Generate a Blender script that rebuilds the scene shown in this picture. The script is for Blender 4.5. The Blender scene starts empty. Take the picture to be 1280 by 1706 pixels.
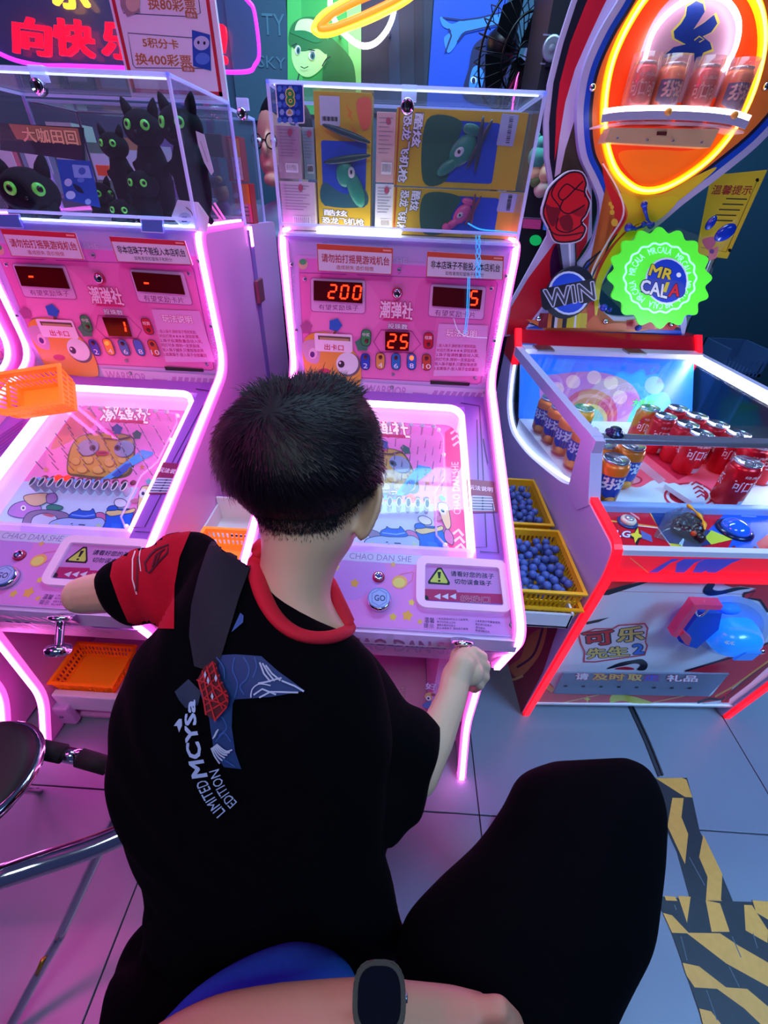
import bpy, bmesh, math, random
from math import sin, cos, pi, radians
from mathutils import Vector as V3, Matrix
from mathutils.bvhtree import BVHTree
random.seed(7)
SC = bpy.context.scene
COL = SC.collection

# ---------------------------------------------------------------- camera
FPX = 714.0
CAMZ = 1.28
_p, _r, _y = radians(37.1), radians(2.6), radians(-1.12)
_f = V3((sin(_y)*cos(_p), cos(_y)*cos(_p), -sin(_p)))
_rt0 = V3((cos(_y), -sin(_y), 0))
_up0 = _rt0.cross(_f)
_rt = _rt0*cos(_r) + _up0*sin(_r)
_up = -_rt0*sin(_r) + _up0*cos(_r)
CAM = V3((0, 0, CAMZ))
cd = bpy.data.cameras.new('camera')
cam = bpy.data.objects.new('camera', cd)
COL.objects.link(cam)
m = Matrix((( _rt.x, _up.x, -_f.x), (_rt.y, _up.y, -_f.y), (_rt.z, _up.z, -_f.z))).to_4x4()
m.translation = CAM
cam.matrix_world = m
cd.sensor_fit = 'VERTICAL'
cd.sensor_height = 24.0
cd.lens = 24.0*FPX/1706.0
cd.clip_start = 0.02
SC.camera = cam

# ---------------------------------------------------------------- light
SC.view_settings.view_transform = 'Standard'
SC.view_settings.look = 'None'
SC.view_settings.gamma = 1.0
SC.view_settings.exposure = 0.12
SC.view_settings.use_curve_mapping = False
w = bpy.data.worlds.new('world'); SC.world = w
w.use_nodes = True
bg = w.node_tree.nodes['Background']
bg.inputs[0].default_value = (0.12, 0.16, 0.46, 1)
bg.inputs[1].default_value = 0.20

def area(name, loc, target, size, power, color, sizey=None, spread=180):
    l = bpy.data.lights.new(name, 'AREA'); l.spread = radians(spread); l.energy = power; l.color = color
    l.size = size
    if sizey: l.shape = 'RECTANGLE'; l.size_y = sizey
    o = bpy.data.objects.new(name, l); COL.objects.link(o)
    o.location = loc
    o.rotation_euler = (V3(target)-V3(loc)).to_track_quat('-Z', 'Y').to_euler()
    return o
area('overhead_light', (1.9, -0.5, 2.75), (1.25, 0.45, 0.2), 1.2, 15, (0.24, 0.54, 1.0), 0.5, 66)
area('overhead_light', (-0.1, -0.6, 2.75), (-0.2, 0.8, 0.6), 0.8, 3.6, (0.80, 0.97, 1.0), 0.5, 90)
area('overhead_light', (-1.7, 0.2, 2.75), (-0.9, 0.6, 0.2), 0.7, 17, (1.0, 0.04, 0.50), 0.5)  # added magenta lamp, tints the floor at the left; no such fixture is known
area('overhead_light', (0.2, 1.6, 2.75), (0.1, 2.5, 1.2), 1.6, 46, (0.45, 0.74, 1.0), 0.5)

# ---------------------------------------------------------------- helpers
def ray(x, y): return _rt*((x-640)/FPX) - _up*((y-853)/FPX) + _f
def atd(x, y, d): return CAM + ray(x, y)*d            # point at view depth d
def hitp(p, P0, N):
    d = ray(*p); return CAM + d*(((P0-CAM).dot(N))/d.dot(N))
def proj(P):
    d = P-CAM; z = d.dot(_f); return (640+FPX*d.dot(_rt)/z, 853-FPX*d.dot(_up)/z)

def lin(h):
    h = h.lstrip('#'); h = h if len(h) == 6 else ''.join(q*2 for q in h); c = [int(h[i:i+2], 16)/255 for i in (0, 2, 4)]
    return tuple((v/12.92 if v <= .04045 else ((v+.055)/1.055)**2.4) for v in c) + (1,)
MATS = {}
def M(hexc, rough=.45, metal=0.0, emit=0.0, ehex=None, spec=.5, coat=0.0, sss=0.0, noise=0.0, nscale=60, bump=0.0, name=None):
    key = (hexc, rough, metal, emit, ehex, spec, coat, sss, noise, nscale, bump)
    if key in MATS: return MATS[key]
    m = bpy.data.materials.new(name or 'mat_'+hexc.strip('#')); m.use_nodes = True
    nt = m.node_tree; b = nt.nodes['Principled BSDF']
    b.inputs['Base Color'].default_value = lin(hexc)
    b.inputs['Roughness'].default_value = rough
    b.inputs['Metallic'].default_value = metal
    b.inputs['Specular IOR Level'].default_value = spec
    b.inputs['Coat Weight'].default_value = coat
    if sss:
        b.inputs['Subsurface Weight'].default_value = sss
        b.inputs['Subsurface Radius'].default_value = (.01, .004, .002)
    if emit:
        b.inputs['Emission Color'].default_value = lin(ehex or hexc)
        b.inputs['Emission Strength'].default_value = emit
    if noise or bump:
        tc = nt.nodes.new('ShaderNodeTexCoord'); nz = nt.nodes.new('ShaderNodeTexNoise')
        nz.inputs['Scale'].default_value = nscale; nz.inputs['Detail'].default_value = 4
        nt.links.new(tc.outputs['Object'], nz.inputs['Vector'])
        if noise:
            mx = nt.nodes.new('ShaderNodeMix'); mx.data_type = 'RGBA'
            c = lin(hexc)
            mx.inputs[6].default_value = tuple(v*(1-noise) for v in c[:3])+(1,)
            mx.inputs[7].default_value = tuple(min(1, v*(1+noise)) for v in c[:3])+(1,)
            nt.links.new(nz.outputs['Fac'], mx.inputs[0]); nt.links.new(mx.outputs[2], b.inputs['Base Color'])
        if bump:
            bp = nt.nodes.new('ShaderNodeBump'); bp.inputs['Strength'].default_value = bump
            bp.inputs['Distance'].default_value = .002
            nt.links.new(nz.outputs['Fac'], bp.inputs['Height']); nt.links.new(bp.outputs[0], b.inputs['Normal'])
    MATS[key] = m
    return m
def clear(tint='#ffffff', alpha=.06, rough=.03, white=.0, name='clear_acrylic', ior=1.45):
    key = ('clear', tint, alpha, rough, white, ior)
    if key in MATS: return MATS[key]
    m = bpy.data.materials.new(name); m.use_nodes = True; nt = m.node_tree; nt.nodes.clear()
    out = nt.nodes.new('ShaderNodeOutputMaterial'); tr = nt.nodes.new('ShaderNodeBsdfTransparent')
    gl = nt.nodes.new('ShaderNodeBsdfGlossy'); mx = nt.nodes.new('ShaderNodeMixShader'); lw = nt.nodes.new('ShaderNodeLayerWeight'); lw.inputs[0].default_value = .5
    pw = nt.nodes.new('ShaderNodeMath'); pw.operation = 'POWER'; pw.inputs[1].default_value = 4; nt.links.new(lw.outputs['Facing'], pw.inputs[0])
    fr = nt.nodes.new('ShaderNodeMath'); fr.operation = 'MULTIPLY_ADD'; fr.inputs[1].default_value = .45; fr.inputs[2].default_value = .022; nt.links.new(pw.outputs[0], fr.inputs[0])
    tr.inputs[0].default_value = lin(tint); gl.inputs['Roughness'].default_value = rough
    nt.links.new(fr.outputs[0], mx.inputs[0]); nt.links.new(tr.outputs[0], mx.inputs[1]); nt.links.new(gl.outputs[0], mx.inputs[2])
    last = mx
    if white:
        df = nt.nodes.new('ShaderNodeBsdfTranslucent'); d2 = nt.nodes.new('ShaderNodeBsdfDiffuse'); ad = nt.nodes.new('ShaderNodeAddShader')
        df.inputs[0].default_value = tuple(.5*v for v in lin(tint)[:3])+(1,); d2.inputs[0].default_value = lin(tint)
        nt.links.new(df.outputs[0], ad.inputs[0]); nt.links.new(d2.outputs[0], ad.inputs[1])
        m2 = nt.nodes.new('ShaderNodeMixShader'); m2.inputs[0].default_value = white
        nt.links.new(mx.outputs[0], m2.inputs[1]); nt.links.new(ad.outputs[0], m2.inputs[2]); last = m2
    nt.links.new(last.outputs[0], out.inputs[0])
    MATS[key] = m
    return m
ACR = clear('#f8fcff', white=.012)
EDGE = clear('#dfe9ff', white=.45, rough=.15, name='acrylic_edge')
GLASS = clear('#f4fbff', white=.0)
CHROME = M('#d8dce6', .12, 1.0, name='chrome')
STEEL = M('#9aa0b0', .3, 1.0, name='steel')
BLACK = M('#0b0b10', .5)
WHITE = M('#e8e8f0', .45)

def empty(name, loc, label=None, cat=None, group=None):
    o = bpy.data.objects.new(name, None); COL.objects.link(o); o.location = loc
    o.empty_display_size = .05
    tag(o, label, cat, group); return o
def tag(o, label=None, cat=None, group=None, kind=None):
    if label: o['label'] = label
    if cat: o['category'] = cat
    if group: o['group'] = group
    if kind: o['kind'] = kind
    return o
def wloc(o):
    p = V3(o.location)
    if o.parent: p = p + wloc(o.parent)
    return p
def copy_tree(o, parent=None):
    c = o.copy(); COL.objects.link(c); c.parent = parent
    for ch in list(o.children): copy_tree(ch, c)
    return c

class MB:
    """mesh collector in world coordinates"""
    def __init__(s): s.v = []; s.f = []; s.m = []; s.mats = []; s.sm = []
    def mi(s, m):
        if m not in s.mats: s.mats.append(m)
        return s.mats.index(m)
    def add(s, vs, fs, mat, smooth=False):
        b = len(s.v); s.v += [V3(v) for v in vs]; k = s.mi(mat)
        for f in fs: s.f.append([b+i for i in f]); s.m.append(k); s.sm.append(smooth)
        return s
    def box(s, a, b, mat, bev=0.0):
        (x0, y0, z0), (x1, y1, z1) = [min(a[i], b[i]) for i in range(3)], [max(a[i], b[i]) for i in range(3)]
        return s.hexa([(x0,y0,z0),(x1,y0,z0),(x1,y1,z0),(x0,y1,z0)], [(x0,y0,z1),(x1,y0,z1),(x1,y1,z1),(x0,y1,z1)], mat, bev)
    def hexa(s, bot, top, mat, bev=0.0):
        if bev:
            bm = bmesh.new(); vs = [bm.verts.new(v) for v in list(bot)+list(top)]
            for f in ((3,2,1,0),(4,5,6,7),(0,1,5,4),(1,2,6,5),(2,3,7,6),(3,0,4,7)): bm.faces.new([vs[i] for i in f])
            bmesh.ops.bevel(bm, geom=bm.edges[:], offset=bev, segments=2, affect='EDGES', profile=.5)
            return s.bm(bm, mat)
        return s.add(list(bot)+list(top), [(3,2,1,0),(4,5,6,7),(0,1,5,4),(1,2,6,5),(2,3,7,6),(3,0,4,7)], mat)
    def bm(s, bm, mat, smooth=False):
        bm.verts.index_update()
        s.add([v.co.copy() for v in bm.verts], [[v.index for v in f.verts] for f in bm.faces], mat, smooth); bm.free(); return s
    def prism(s, pts, off, mat, bev=0.0):
        """pts: world polygon, off: extrusion vector"""
        n = len(pts); off = V3(off); a = [V3(p) for p in pts]; b = [p+off for p in a]
        fs = [list(range(n))[::-1], list(range(n, 2*n))] + [(i, (i+1) % n, n+(i+1) % n, n+i) for i in range(n)]
        if bev:
            bm = bmesh.new(); vs = [bm.verts.new(v) for v in a+b]
            for f in fs: bm.faces.new([vs[i] for i in f])
            bmesh.ops.bevel(bm, geom=bm.edges[:], offset=bev, segments=2, affect='EDGES')
            return s.bm(bm, mat)
        return s.add(a+b, fs, mat)
    def tube(s, pts, r, mat, n=10, closed=False, flat=1.0, caps=True, upv=None):
        pts = [V3(p) for p in pts]; N = len(pts); rr = r if isinstance(r, (list, tuple)) else [r]*N
        vs = []; prev = None
        for i, p in enumerate(pts):
            if closed: t = pts[(i+1) % N]-pts[i-1]
            else: t = pts[min(i+1, N-1)]-pts[max(i-1, 0)]
            t.normalize()
            if upv is not None: u = V3(upv)-t*V3(upv).dot(t)
            elif prev is None:
                u = V3((0, 0, 1))-t*t.z
                if u.length < .1: u = V3((1, 0, 0))-t*t.x
            else: u = prev-t*prev.dot(t)
            u.normalize(); prev = u; w2 = t.cross(u)
            for k in range(n):
                a = 2*pi*k/n; vs.append(p+u*(cos(a)*rr[i]*flat)+w2*(sin(a)*rr[i]))
        fs = []
        for i in range(N if closed else N-1):
            j = (i+1) % N
            for k in range(n): fs.append((i*n+k, i*n+(k+1) % n, j*n+(k+1) % n, j*n+k))
        if not closed and caps: fs += [list(range(n))[::-1], [(N-1)*n+k for k in range(n)]]
        return s.add(vs, fs, mat, True)
    def strip(s, pts, w_, h_, mat, side, closed=False):
        """rectangular section swept along pts; 'side' is the width axis"""
        pts = [V3(p) for p in pts]; N = len(pts); side = V3(side).normalized(); vs = []
        for i in range(N):
            if closed: t = pts[(i+1) % N]-pts[i-1]
            else: t = pts[min(i+1, N-1)]-pts[max(i-1, 0)]
            t.normalize(); n_ = t.cross(side).normalized()
            for a, b in ((-1,-1),(1,-1),(1,1),(-1,1)): vs.append(pts[i]+side*(a*w_/2)+n_*(b*h_/2))
        fs = []
        for i in range(N if closed else N-1):
            j = (i+1) % N
            for k in range(4): fs.append((i*4+k, i*4+(k+1) % 4, j*4+(k+1) % 4, j*4+k))
        if not closed: fs += [(3,2,1,0), tuple(range((N-1)*4, N*4))]
        return s.add(vs, fs, mat)
    def lathe(s, prof, c, axis, mat, n=20):
        """prof: (radius, height) along axis from c"""
        ax = V3(axis).normalized(); u = ax.orthogonal().normalized(); w2 = ax.cross(u); c = V3(c); vs = []
        for r, h in prof:
            for k in range(n):
                a = 2*pi*k/n; vs.append(c+ax*h+u*(cos(a)*r)+w2*(sin(a)*r))
        fs = []
        for i in range(len(prof)-1):
            for k in range(n): fs.append((i*n+k, i*n+(k+1) % n, (i+1)*n+(k+1) % n, (i+1)*n+k))
        fs += [list(range(n))[::-1], [(len(prof)-1)*n+k for k in range(n)]]
        return s.add(vs, fs, mat, True)
    def ball(s, c, r, mat, nu=14, nv=8, rot=None):
        c = V3(c); r = V3((r, r, r)) if isinstance(r, (int, float)) else V3(r); vs = []; fs = []
        for i in range(1, nv):
            th = pi*i/nv
            for k in range(nu):
                a = 2*pi*k/nu; v = V3((r.x*sin(th)*cos(a), r.y*sin(th)*sin(a), r.z*cos(th)))
                vs.append(c+(rot @ v if rot else v))
        t = V3((0, 0, r.z)); top = len(vs); vs.append(c+(rot @ t if rot else t)); vs.append(c-(rot @ t if rot else t))
        for i in range(nv-2):
            for k in range(nu): fs.append((i*nu+k, (i+1)*nu+k, (i+1)*nu+(k+1) % nu, i*nu+(k+1) % nu))
        for k in range(nu):
            fs.append((top, k, (k+1) % nu)); b = (nv-2)*nu; fs.append((top+1, b+(k+1) % nu, b+k))
        return s.add(vs, fs, mat, True)
    def mesh(s, name, org=(0, 0, 0)):
        o = V3(org); me = bpy.data.meshes.new(name)
        me.from_pydata([tuple(v-o) for v in s.v], [], s.f)
        for m_ in s.mats: me.materials.append(m_)
        me.polygons.foreach_set('material_index', s.m); me.polygons.foreach_set('use_smooth', s.sm)
        me.update(); return me
    def build(s, name, parent=None, label=None, cat=None, group=None, kind=None, fix=True):
        if parent is not None: org = wloc(parent)
        else:
            if s.v:
                xs = [v.x for v in s.v]; ys = [v.y for v in s.v]; zs = [v.z for v in s.v]
                org = V3(((min(xs)+max(xs))/2, (min(ys)+max(ys))/2, min(zs)))
            else: org = V3((0, 0, 0))
        me = s.mesh(name, org)
        if fix:
            bm = bmesh.new(); bm.from_mesh(me); bmesh.ops.recalc_face_normals(bm, faces=bm.faces[:]); bm.to_mesh(me); bm.free()
        o = bpy.data.objects.new(name, me); COL.objects.link(o)
        if parent is not None: o.parent = parent
        else: o.location = org
        tag(o, label, cat, group, kind); return o

def catmull(pts, closed=True, n=6):
    out = []; N = len(pts)
    P = lambda i: pts[i % N] if closed else pts[max(0, min(N-1, i))]
    for i in range(N if closed else N-1):
        a, b, c, d = [tuple(P(i+k)) for k in (-1, 0, 1, 2)]
        for j in range(n):
            t = j/n
            out.append(tuple(.5*(2*b[k]+(c[k]-a[k])*t+(2*a[k]-5*b[k]+4*c[k]-d[k])*t*t+(3*b[k]-a[k]-3*c[k]+d[k])*t**3) for k in range(len(b))))
    if not closed: out.append(tuple(pts[-1]))
    return out

TXT = {}
def text_geo(s, bold=0.0, res=1):
    k = (s, bold, res)
    if k in TXT: return TXT[k]
    if bold >= .03:                                          # heavier strokes and outlines: the glyphs stamped round a small circle
        b0, f0 = text_geo(s, .0, res); vs = []; fs = []; n = 4 if bold < .07 else 8; e = bold*.62
        for i in range(n):
            q = 2*pi*(i+.5)/n; o_ = len(vs); vs += [(v[0]+e*cos(q), v[1]+e*sin(q), i) for v in b0]; fs += [tuple(j+o_ for j in f) for f in f0]
        TXT[k] = (vs, fs); return TXT[k]
    cu = bpy.data.curves.new('t', 'FONT'); cu.body = s; cu.offset = 0.0; cu.resolution_u = max(res, 2)
    ob = bpy.data.objects.new('t', cu); me = ob.to_mesh()
    vs = [(v.co.x, v.co.y) for v in me.vertices]; fs = [tuple(p.vertices) for p in me.polygons]
    ob.to_mesh_clear(); bpy.data.objects.remove(ob); bpy.data.curves.remove(cu)
    TXT[k] = (vs, fs); return TXT[k]

class Art:
    """flat print laid on a real plane (or, with surf, on a real surface); shapes given in photo pixels, each a hair above the last"""
    def __init__(s, P0, N, dz=.00005, surf=None, base=.0004, inflate=0.0):
        s.P0 = V3(P0); s.N = V3(N).normalized()
        if s.N.dot(CAM-s.P0) < 0: s.N = -s.N
        s.k = 0; s.dz = dz; s.mb = MB(); s.dx = V3((0, 0, 0)); s.surf = surf; s.base = base
    def L(s, on=True): s.dx = V3((.70, 0, 0)) if on else V3((0, 0, 0)); return s
    def w(s, p):
        h = s.base+s.dz*s.k+(p[2]*5e-6 if len(p) > 2 else 0); p = p[:2]
        if s.surf:
            d = ray(*p).normalized(); r = s.surf.ray_cast(CAM, d)
            if r[0] is None: return None
            n = r[1] if r[1].dot(d) < 0 else -r[1]
            return r[0]+n*h*.6-d*h*.6
        return hitp(p, s.P0, s.N)+s.dx+s.N*h
    def faces(s, pts, fs, mat):
        if s.surf:
            bm = bmesh.new(); vs = [bm.verts.new((p[0], p[1], p[2] if len(p) > 2 else 0)) for p in pts]
            for f in fs:
                try: bm.faces.new([vs[i] for i in f])
                except Exception: pass
            bmesh.ops.triangulate(bm, faces=bm.faces[:])
            for _ in range(6):
                es = [e for e in bm.edges if e.calc_length() > 9]
                if not es: break
                bmesh.ops.subdivide_edges(bm, edges=es, cuts=1); bmesh.ops.triangulate(bm, faces=bm.faces[:])
            bm.verts.index_update()
            pts = [tuple(v.co) for v in bm.verts]; fs = [tuple(v.index for v in f.verts) for f in bm.faces]; bm.free()
        W = [s.w(p) for p in pts]
        fs = [f for f in fs if all(W[i] is not None for i in f)]
        W = [x if x is not None else CAM for x in W]
        used = sorted({i for f in fs for i in f}); mp = {i: k for k, i in enumerate(used)}
        s.mb.add([W[i] for i in used], [tuple(mp[i] for i in f) for f in fs], mat); return s
    def poly(s, pts, mat, smooth=False, up=True):
        if smooth: pts = catmull(pts)
        if up: s.k += 1
        return s.faces(pts, [tuple(range(len(pts)))], mat)
    def ell(s, cx, cy, rx, ry, mat, rot=0, n=24, a0=0, a1=360, up=True):
        c, q = cos(radians(rot)), sin(radians(rot)); P = []
        for i in range(n):
            a = radians(a0+(a1-a0)*i/(n if a1-a0 == 360 else n-1)); x, y = rx*cos(a), ry*sin(a); P.append((cx+x*c-y*q, cy+x*q+y*c))
        return s.poly(P, mat, up=up)
    def rr(s, tl, tr, br, bl, rad, mat, up=True):
        P = []; Q = [V3((*p, 0)) for p in (tl, tr, br, bl)]
        for i in range(4):
            a, b, c = Q[i-1], Q[i], Q[(i+1) % 4]; u = (a-b).normalized()*rad; w_ = (c-b).normalized()*rad
            for t in (0, .25, .5, .75, 1): P.append(tuple((b+u*(1-t)**2+w_*t**2)[:2]))
        return s.poly(P, mat, up=up)
    def line(s, pts, wd, mat, closed=False, smooth=False, up=True):
        if smooth: pts = catmull(pts, closed)
        if up: s.k += 1
        N = len(pts); ws = wd if isinstance(wd, (list, tuple)) else [wd]*N; A = []; B = []
        for i in range(N):
            a = pts[(i-1) % N] if closed or i else pts[i]; b = pts[(i+1) % N] if closed or i < N-1 else pts[i]
            t = V3((b[0]-a[0], b[1]-a[1], 0)); t = t.normalized() if t.length else V3((1, 0, 0))
            A.append((pts[i][0]-t.y*ws[i]/2, pts[i][1]+t.x*ws[i]/2)); B.append((pts[i][0]+t.y*ws[i]/2, pts[i][1]-t.x*ws[i]/2))
        fs = [(i, (i+1) % N, N+(i+1) % N, N+i) for i in range(N if closed else N-1)]
        return s.faces(A+B, fs, mat)
    def star(s, cx, cy, r, mat, rot=-90, k=.5, n=5, sq=1.0):
        P = []
        for i in range(2*n):
            a = radians(rot+i*180/n); q = r if i % 2 == 0 else r*k; P.append((cx+q*cos(a), cy+q*sin(a)*sq))
        return s.poly(P, mat)
    def text(s, st, tl, tr, bl, mat, bold=0.0, out=None, obold=.05, res=1, curve=None):
        if out is not None:
            s.k += 1; s._t(st, tl, tr, bl, out, obold, res, bold, curve)
        s.k += 1; return s._t(st, tl, tr, bl, mat, bold, res, bold, curve)
    def _t(s, st, tl, tr, bl, mat, bold, res, ref, curve):
        vs, fs = text_geo(st, bold, res); rv, _ = text_geo(st, ref, res)
        x0 = min(v[0] for v in rv); x1 = max(v[0] for v in rv); y0 = min(v[1] for v in rv); y1 = max(v[1] for v in rv)
        P = []
        for q_ in vs:
            x, y = q_[:2]; lv = q_[2] if len(q_) > 2 else 0; u = (x-x0)/(x1-x0); v = (y1-y)/(y1-y0)
            if curve: P.append((*curve(u, v), lv))
            else: P.append((tl[0]+(tr[0]-tl[0])*u+(bl[0]-tl[0])*v, tl[1]+(tr[1]-tl[1])*u+(bl[1]-tl[1])*v, lv))
        return s.faces(P, fs, mat)
    def build(s, name, parent, label=None, **k):
        return s.mb.build(name, parent, label, fix=False, **k)

def pr(hexc, rough=.35): return M(hexc, rough)     # printed ink
def remeshed(mb, name, voxel, parent, mat, smooth=8, label=None, kind=None, **kw):
    o = mb.build(name, parent, label)
    r = o.modifiers.new('r', 'REMESH'); r.mode = 'VOXEL'; r.voxel_size = voxel; r.use_smooth_shade = True
    if smooth:
        s_ = o.modifiers.new('s', 'SMOOTH'); s_.factor = .5; s_.iterations = smooth
    dg = bpy.context.evaluated_depsgraph_get()
    me = bpy.data.meshes.new_from_object(o.evaluated_get(dg)); me.name = name
    o.modifiers.clear(); old = o.data; o.data = me; bpy.data.meshes.remove(old)
    me.materials.clear(); me.materials.append(mat)
    me.polygons.foreach_set('use_smooth', [True]*len(me.polygons))
    me.polygons.foreach_set('material_index', [0]*len(me.polygons))
    return o
def capsule(mb, a, b, ra, rb, mat=None, n=14):
    a = V3(a); b = V3(b); mat = mat or WHITE
    mb.tube([a, b], [ra, rb], mat, n=n); mb.ball(a, ra, mat, n, 8); mb.ball(b, rb, mat, n, 8)
def chain(mb, pts, rs, mat=None):
    for i in range(len(pts)-1): capsule(mb, pts[i], pts[i+1], rs[i], rs[i+1], mat)
def bvh(o):
    dg = None; me = o.data; off = wloc(o)
    return BVHTree.FromPolygons([v.co+off for v in me.vertices], [tuple(p.vertices) for p in me.polygons])
def loft(mb, secs, mat=None, n=28, sub=5, sq=1.0):
    """secs: (L px, R px, depth, half thickness) -> closed body whose outline follows the sections"""
    mat = mat or WHITE
    flat = [(*s[0], *s[1], s[2], s[3]) for s in secs]; fl = catmull(flat, closed=False, n=sub)
    vs = []
    for q in fl:
        A = atd(q[0], q[1], q[4]); B = atd(q[2], q[3], q[4]); c = (A+B)/2; a = (B-A)/2
        vd = (c-CAM).normalized(); t = vd-a.normalized()*vd.dot(a.normalized()); t.normalize()
        for k in range(n):
            an = 2*pi*k/n; ca, sa = cos(an), sin(an)
            ca = math.copysign(abs(ca)**sq, ca); sa = math.copysign(abs(sa)**sq, sa)
            vs.append(c+a*ca+t*(q[5]*sa))
    m_ = len(fl); fs = []
    for i in range(m_-1):
        for k in range(n): fs.append((i*n+k, i*n+(k+1) % n, (i+1)*n+(k+1) % n, (i+1)*n+k))
    fs += [list(range(n))[::-1], [(m_-1)*n+k for k in range(n)]]
    mb.add(vs, fs, mat, True); return mb

# ---------------------------------------------------------------- room
FN = V3((0, 0, 1))
slab = MB().box((-2.13, -1.98, -.06), (3.47, 4.42, -.006), M('#2c2e38', .7)).build('floor', kind='structure')
tm = M('#7e8798', .3, noise=.06, nscale=9, bump=.04, spec=.6)
tile_me = None
for i in range(7):
    for j in range(8):
        x = -2.127+.8*i; y = -1.9775+.8*j
        if tile_me is None:
            b_ = MB().box((x+.0015, y+.0015, -.006), (x+.7985, y+.7985, 0), tm, bev=.0012)
            t_ = b_.build('floor_tile', slab); o0 = (x, y); tile_me = t_.data
        else:
            t_ = bpy.data.objects.new('floor_tile', tile_me); COL.objects.link(t_); t_.parent = slab
            t_.location = (x-o0[0], y-o0[1], 0)
WY = 2.6
MB().box((-2.13, WY, 0), (3.47, WY+.1, 3.0), M('#22506a', .7, noise=.15, nscale=2)).build('wall_back', kind='structure')
MB().box((3.47, -1.98, 0), (3.57, WY+.1, 3.0), M('#1b2b44', .8)).build('wall_right', kind='structure')
MB().box((-2.23, -1.98, 0), (-2.13, WY+.1, 3.0), M('#2a2740', .8)).build('wall_left', kind='structure')

# murals on the back wall
def wall_panel(name, label, pts, col, cat='mural'):
    a = Art((0, WY, 0), (0, -1, 0), dz=.0008, base=.002)
    P = [hitp(p, V3((0, WY, 0)), V3((0, -1, 0))) for p in pts]
    xs = [p.x for p in P]; zs = [p.z for p in P]
    x0, x1, z0, z1 = min(xs), max(xs), min(zs), max(zs)
    r = empty(name, ((x0+x1)/2, WY-.012, z0), label, cat)
    MB().box((x0, WY-.014, z0), (x1, WY-.002, z1), M(col, .6, emit=.25, ehex=col)).build('board', r)
    a.P0 = V3((0, WY-.014, 0)); return r, a
r, a = wall_panel('wall_mural', 'bright green mural panel of a cartoon girl wearing a cap', [(478, -150), (602, -150), (490, 190)], '#2fae55')
lg, dg_, mg, ink = (M('#8be08a', .6, emit=.3), M('#1e7f45', .6, emit=.2), M('#5fd07a', .6, emit=.3), M('#0c3a3a', .6))
a.poly([(478,-150),(500,-150),(505,170),(480,170)], M('#3fbf5f', .6, emit=.3)).poly([(570,-150),(602,-150),(602,170),(585,170)], M('#74dc7c', .6, emit=.3))
a.poly([(545,70),(565,75),(590,110),(588,170),(540,170)], dg_, True)                       # pony tail
a.poly([(487,75),(495,62),(530,66),(545,90),(538,112),(518,128),(500,124),(488,104)], M('#a4ec9a', .6, emit=.35), True)   # face
a.poly([(482,72),(486,44),(505,30),(532,32),(544,56),(545,90),(530,82),(508,86),(496,84)], dg_, True)        # cap and hair
a.poly([(492,50),(500,34),(522,34),(528,52),(515,56),(498,54)], M('#b9f0b0', .6, emit=.3), True)
a.poly([(484,54),(500,62),(526,72),(536,66),(510,52)], M('#178a50', .6, emit=.2), True)
a.ell(497, 84, 5, 8, M('#e8fff0', .5)).ell(498, 85, 3, 6, M('#2a8f8a', .5)).ell(521, 93, 6, 8, M('#e8fff0', .5)).ell(522, 94, 4, 6, M('#2a8f8a', .5)).ell(498, 85, 1.3, 2.5, ink).ell(522, 94, 1.6, 3, ink)
a.line([(502,112),(508,115),(515,112)], 1.6, ink).line([(488,78),(496,74)], 2, ink).line([(515,84),(526,86)], 2, ink)
a.line([(500,124),(496,140),(486,150)], 2, ink).line([(538,112),(545,100),(552,96)], 2, ink, smooth=True)
a.build('printed_figure', r)
r, a = wall_panel('wall_mural', 'dark blue mural panel between the green and the bright blue one', [(603, -150), (732, -150), (640, 190)], '#132840')
a.poly([(640,-150),(660,-150),(668,170),(650,170)], M('#1b3b5c', .6)).poly([(690,-150),(705,-150),(706,170),(692,170)], M('#0f2038', .6)).build('printed_stripes', r)
r, a = wall_panel('wall_mural', 'cobalt blue mural panel of a long haired figure with spread arm', [(734, -150), (866, -150), (745, 200)], '#0c46c0')
nv, lb = M('#0a1c55', .6), M('#2f7de0', .6, emit=.3)
a.poly([(734,28),(752,40),(770,34),(800,30),(840,18),(860,14),(862,34),(830,40),(795,48),(770,56),(758,78),(746,88),(740,64),(752,52),(738,44)], lb, True)
a.line([(738,30),(770,34),(800,30),(862,14)], 2.5, nv).line([(742,88),(752,60),(748,48)], 2.5, nv).line([(762,70),(775,54),(862,34)], 2.5, nv)
a.poly([(776,165),(782,110),(790,76),(815,60),(845,64),(860,90),(858,170)], nv, True)
a.poly([(782,150),(786,118),(796,110),(806,124),(800,150)], lb, True).ell(789, 134, 5, 6, M('#dff', .5)).ell(789, 135, 3, 5, nv)
a.build('printed_figure', r)
r, a = wall_panel('wall_lettering', 'dull teal wall panel with large faded capital letters', [(395, -150), (476, -150), (400, 200)], '#1d4f66', 'sign')
pl = M('#3f7f93', .6)
a.text('TY', (436, 22), (474, 24), (438, 58), pl, .02).text('SKY', (430, 92), (476, 96), (431, 112), pl, .02).build('lettering', r, kind='stuff')

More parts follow.
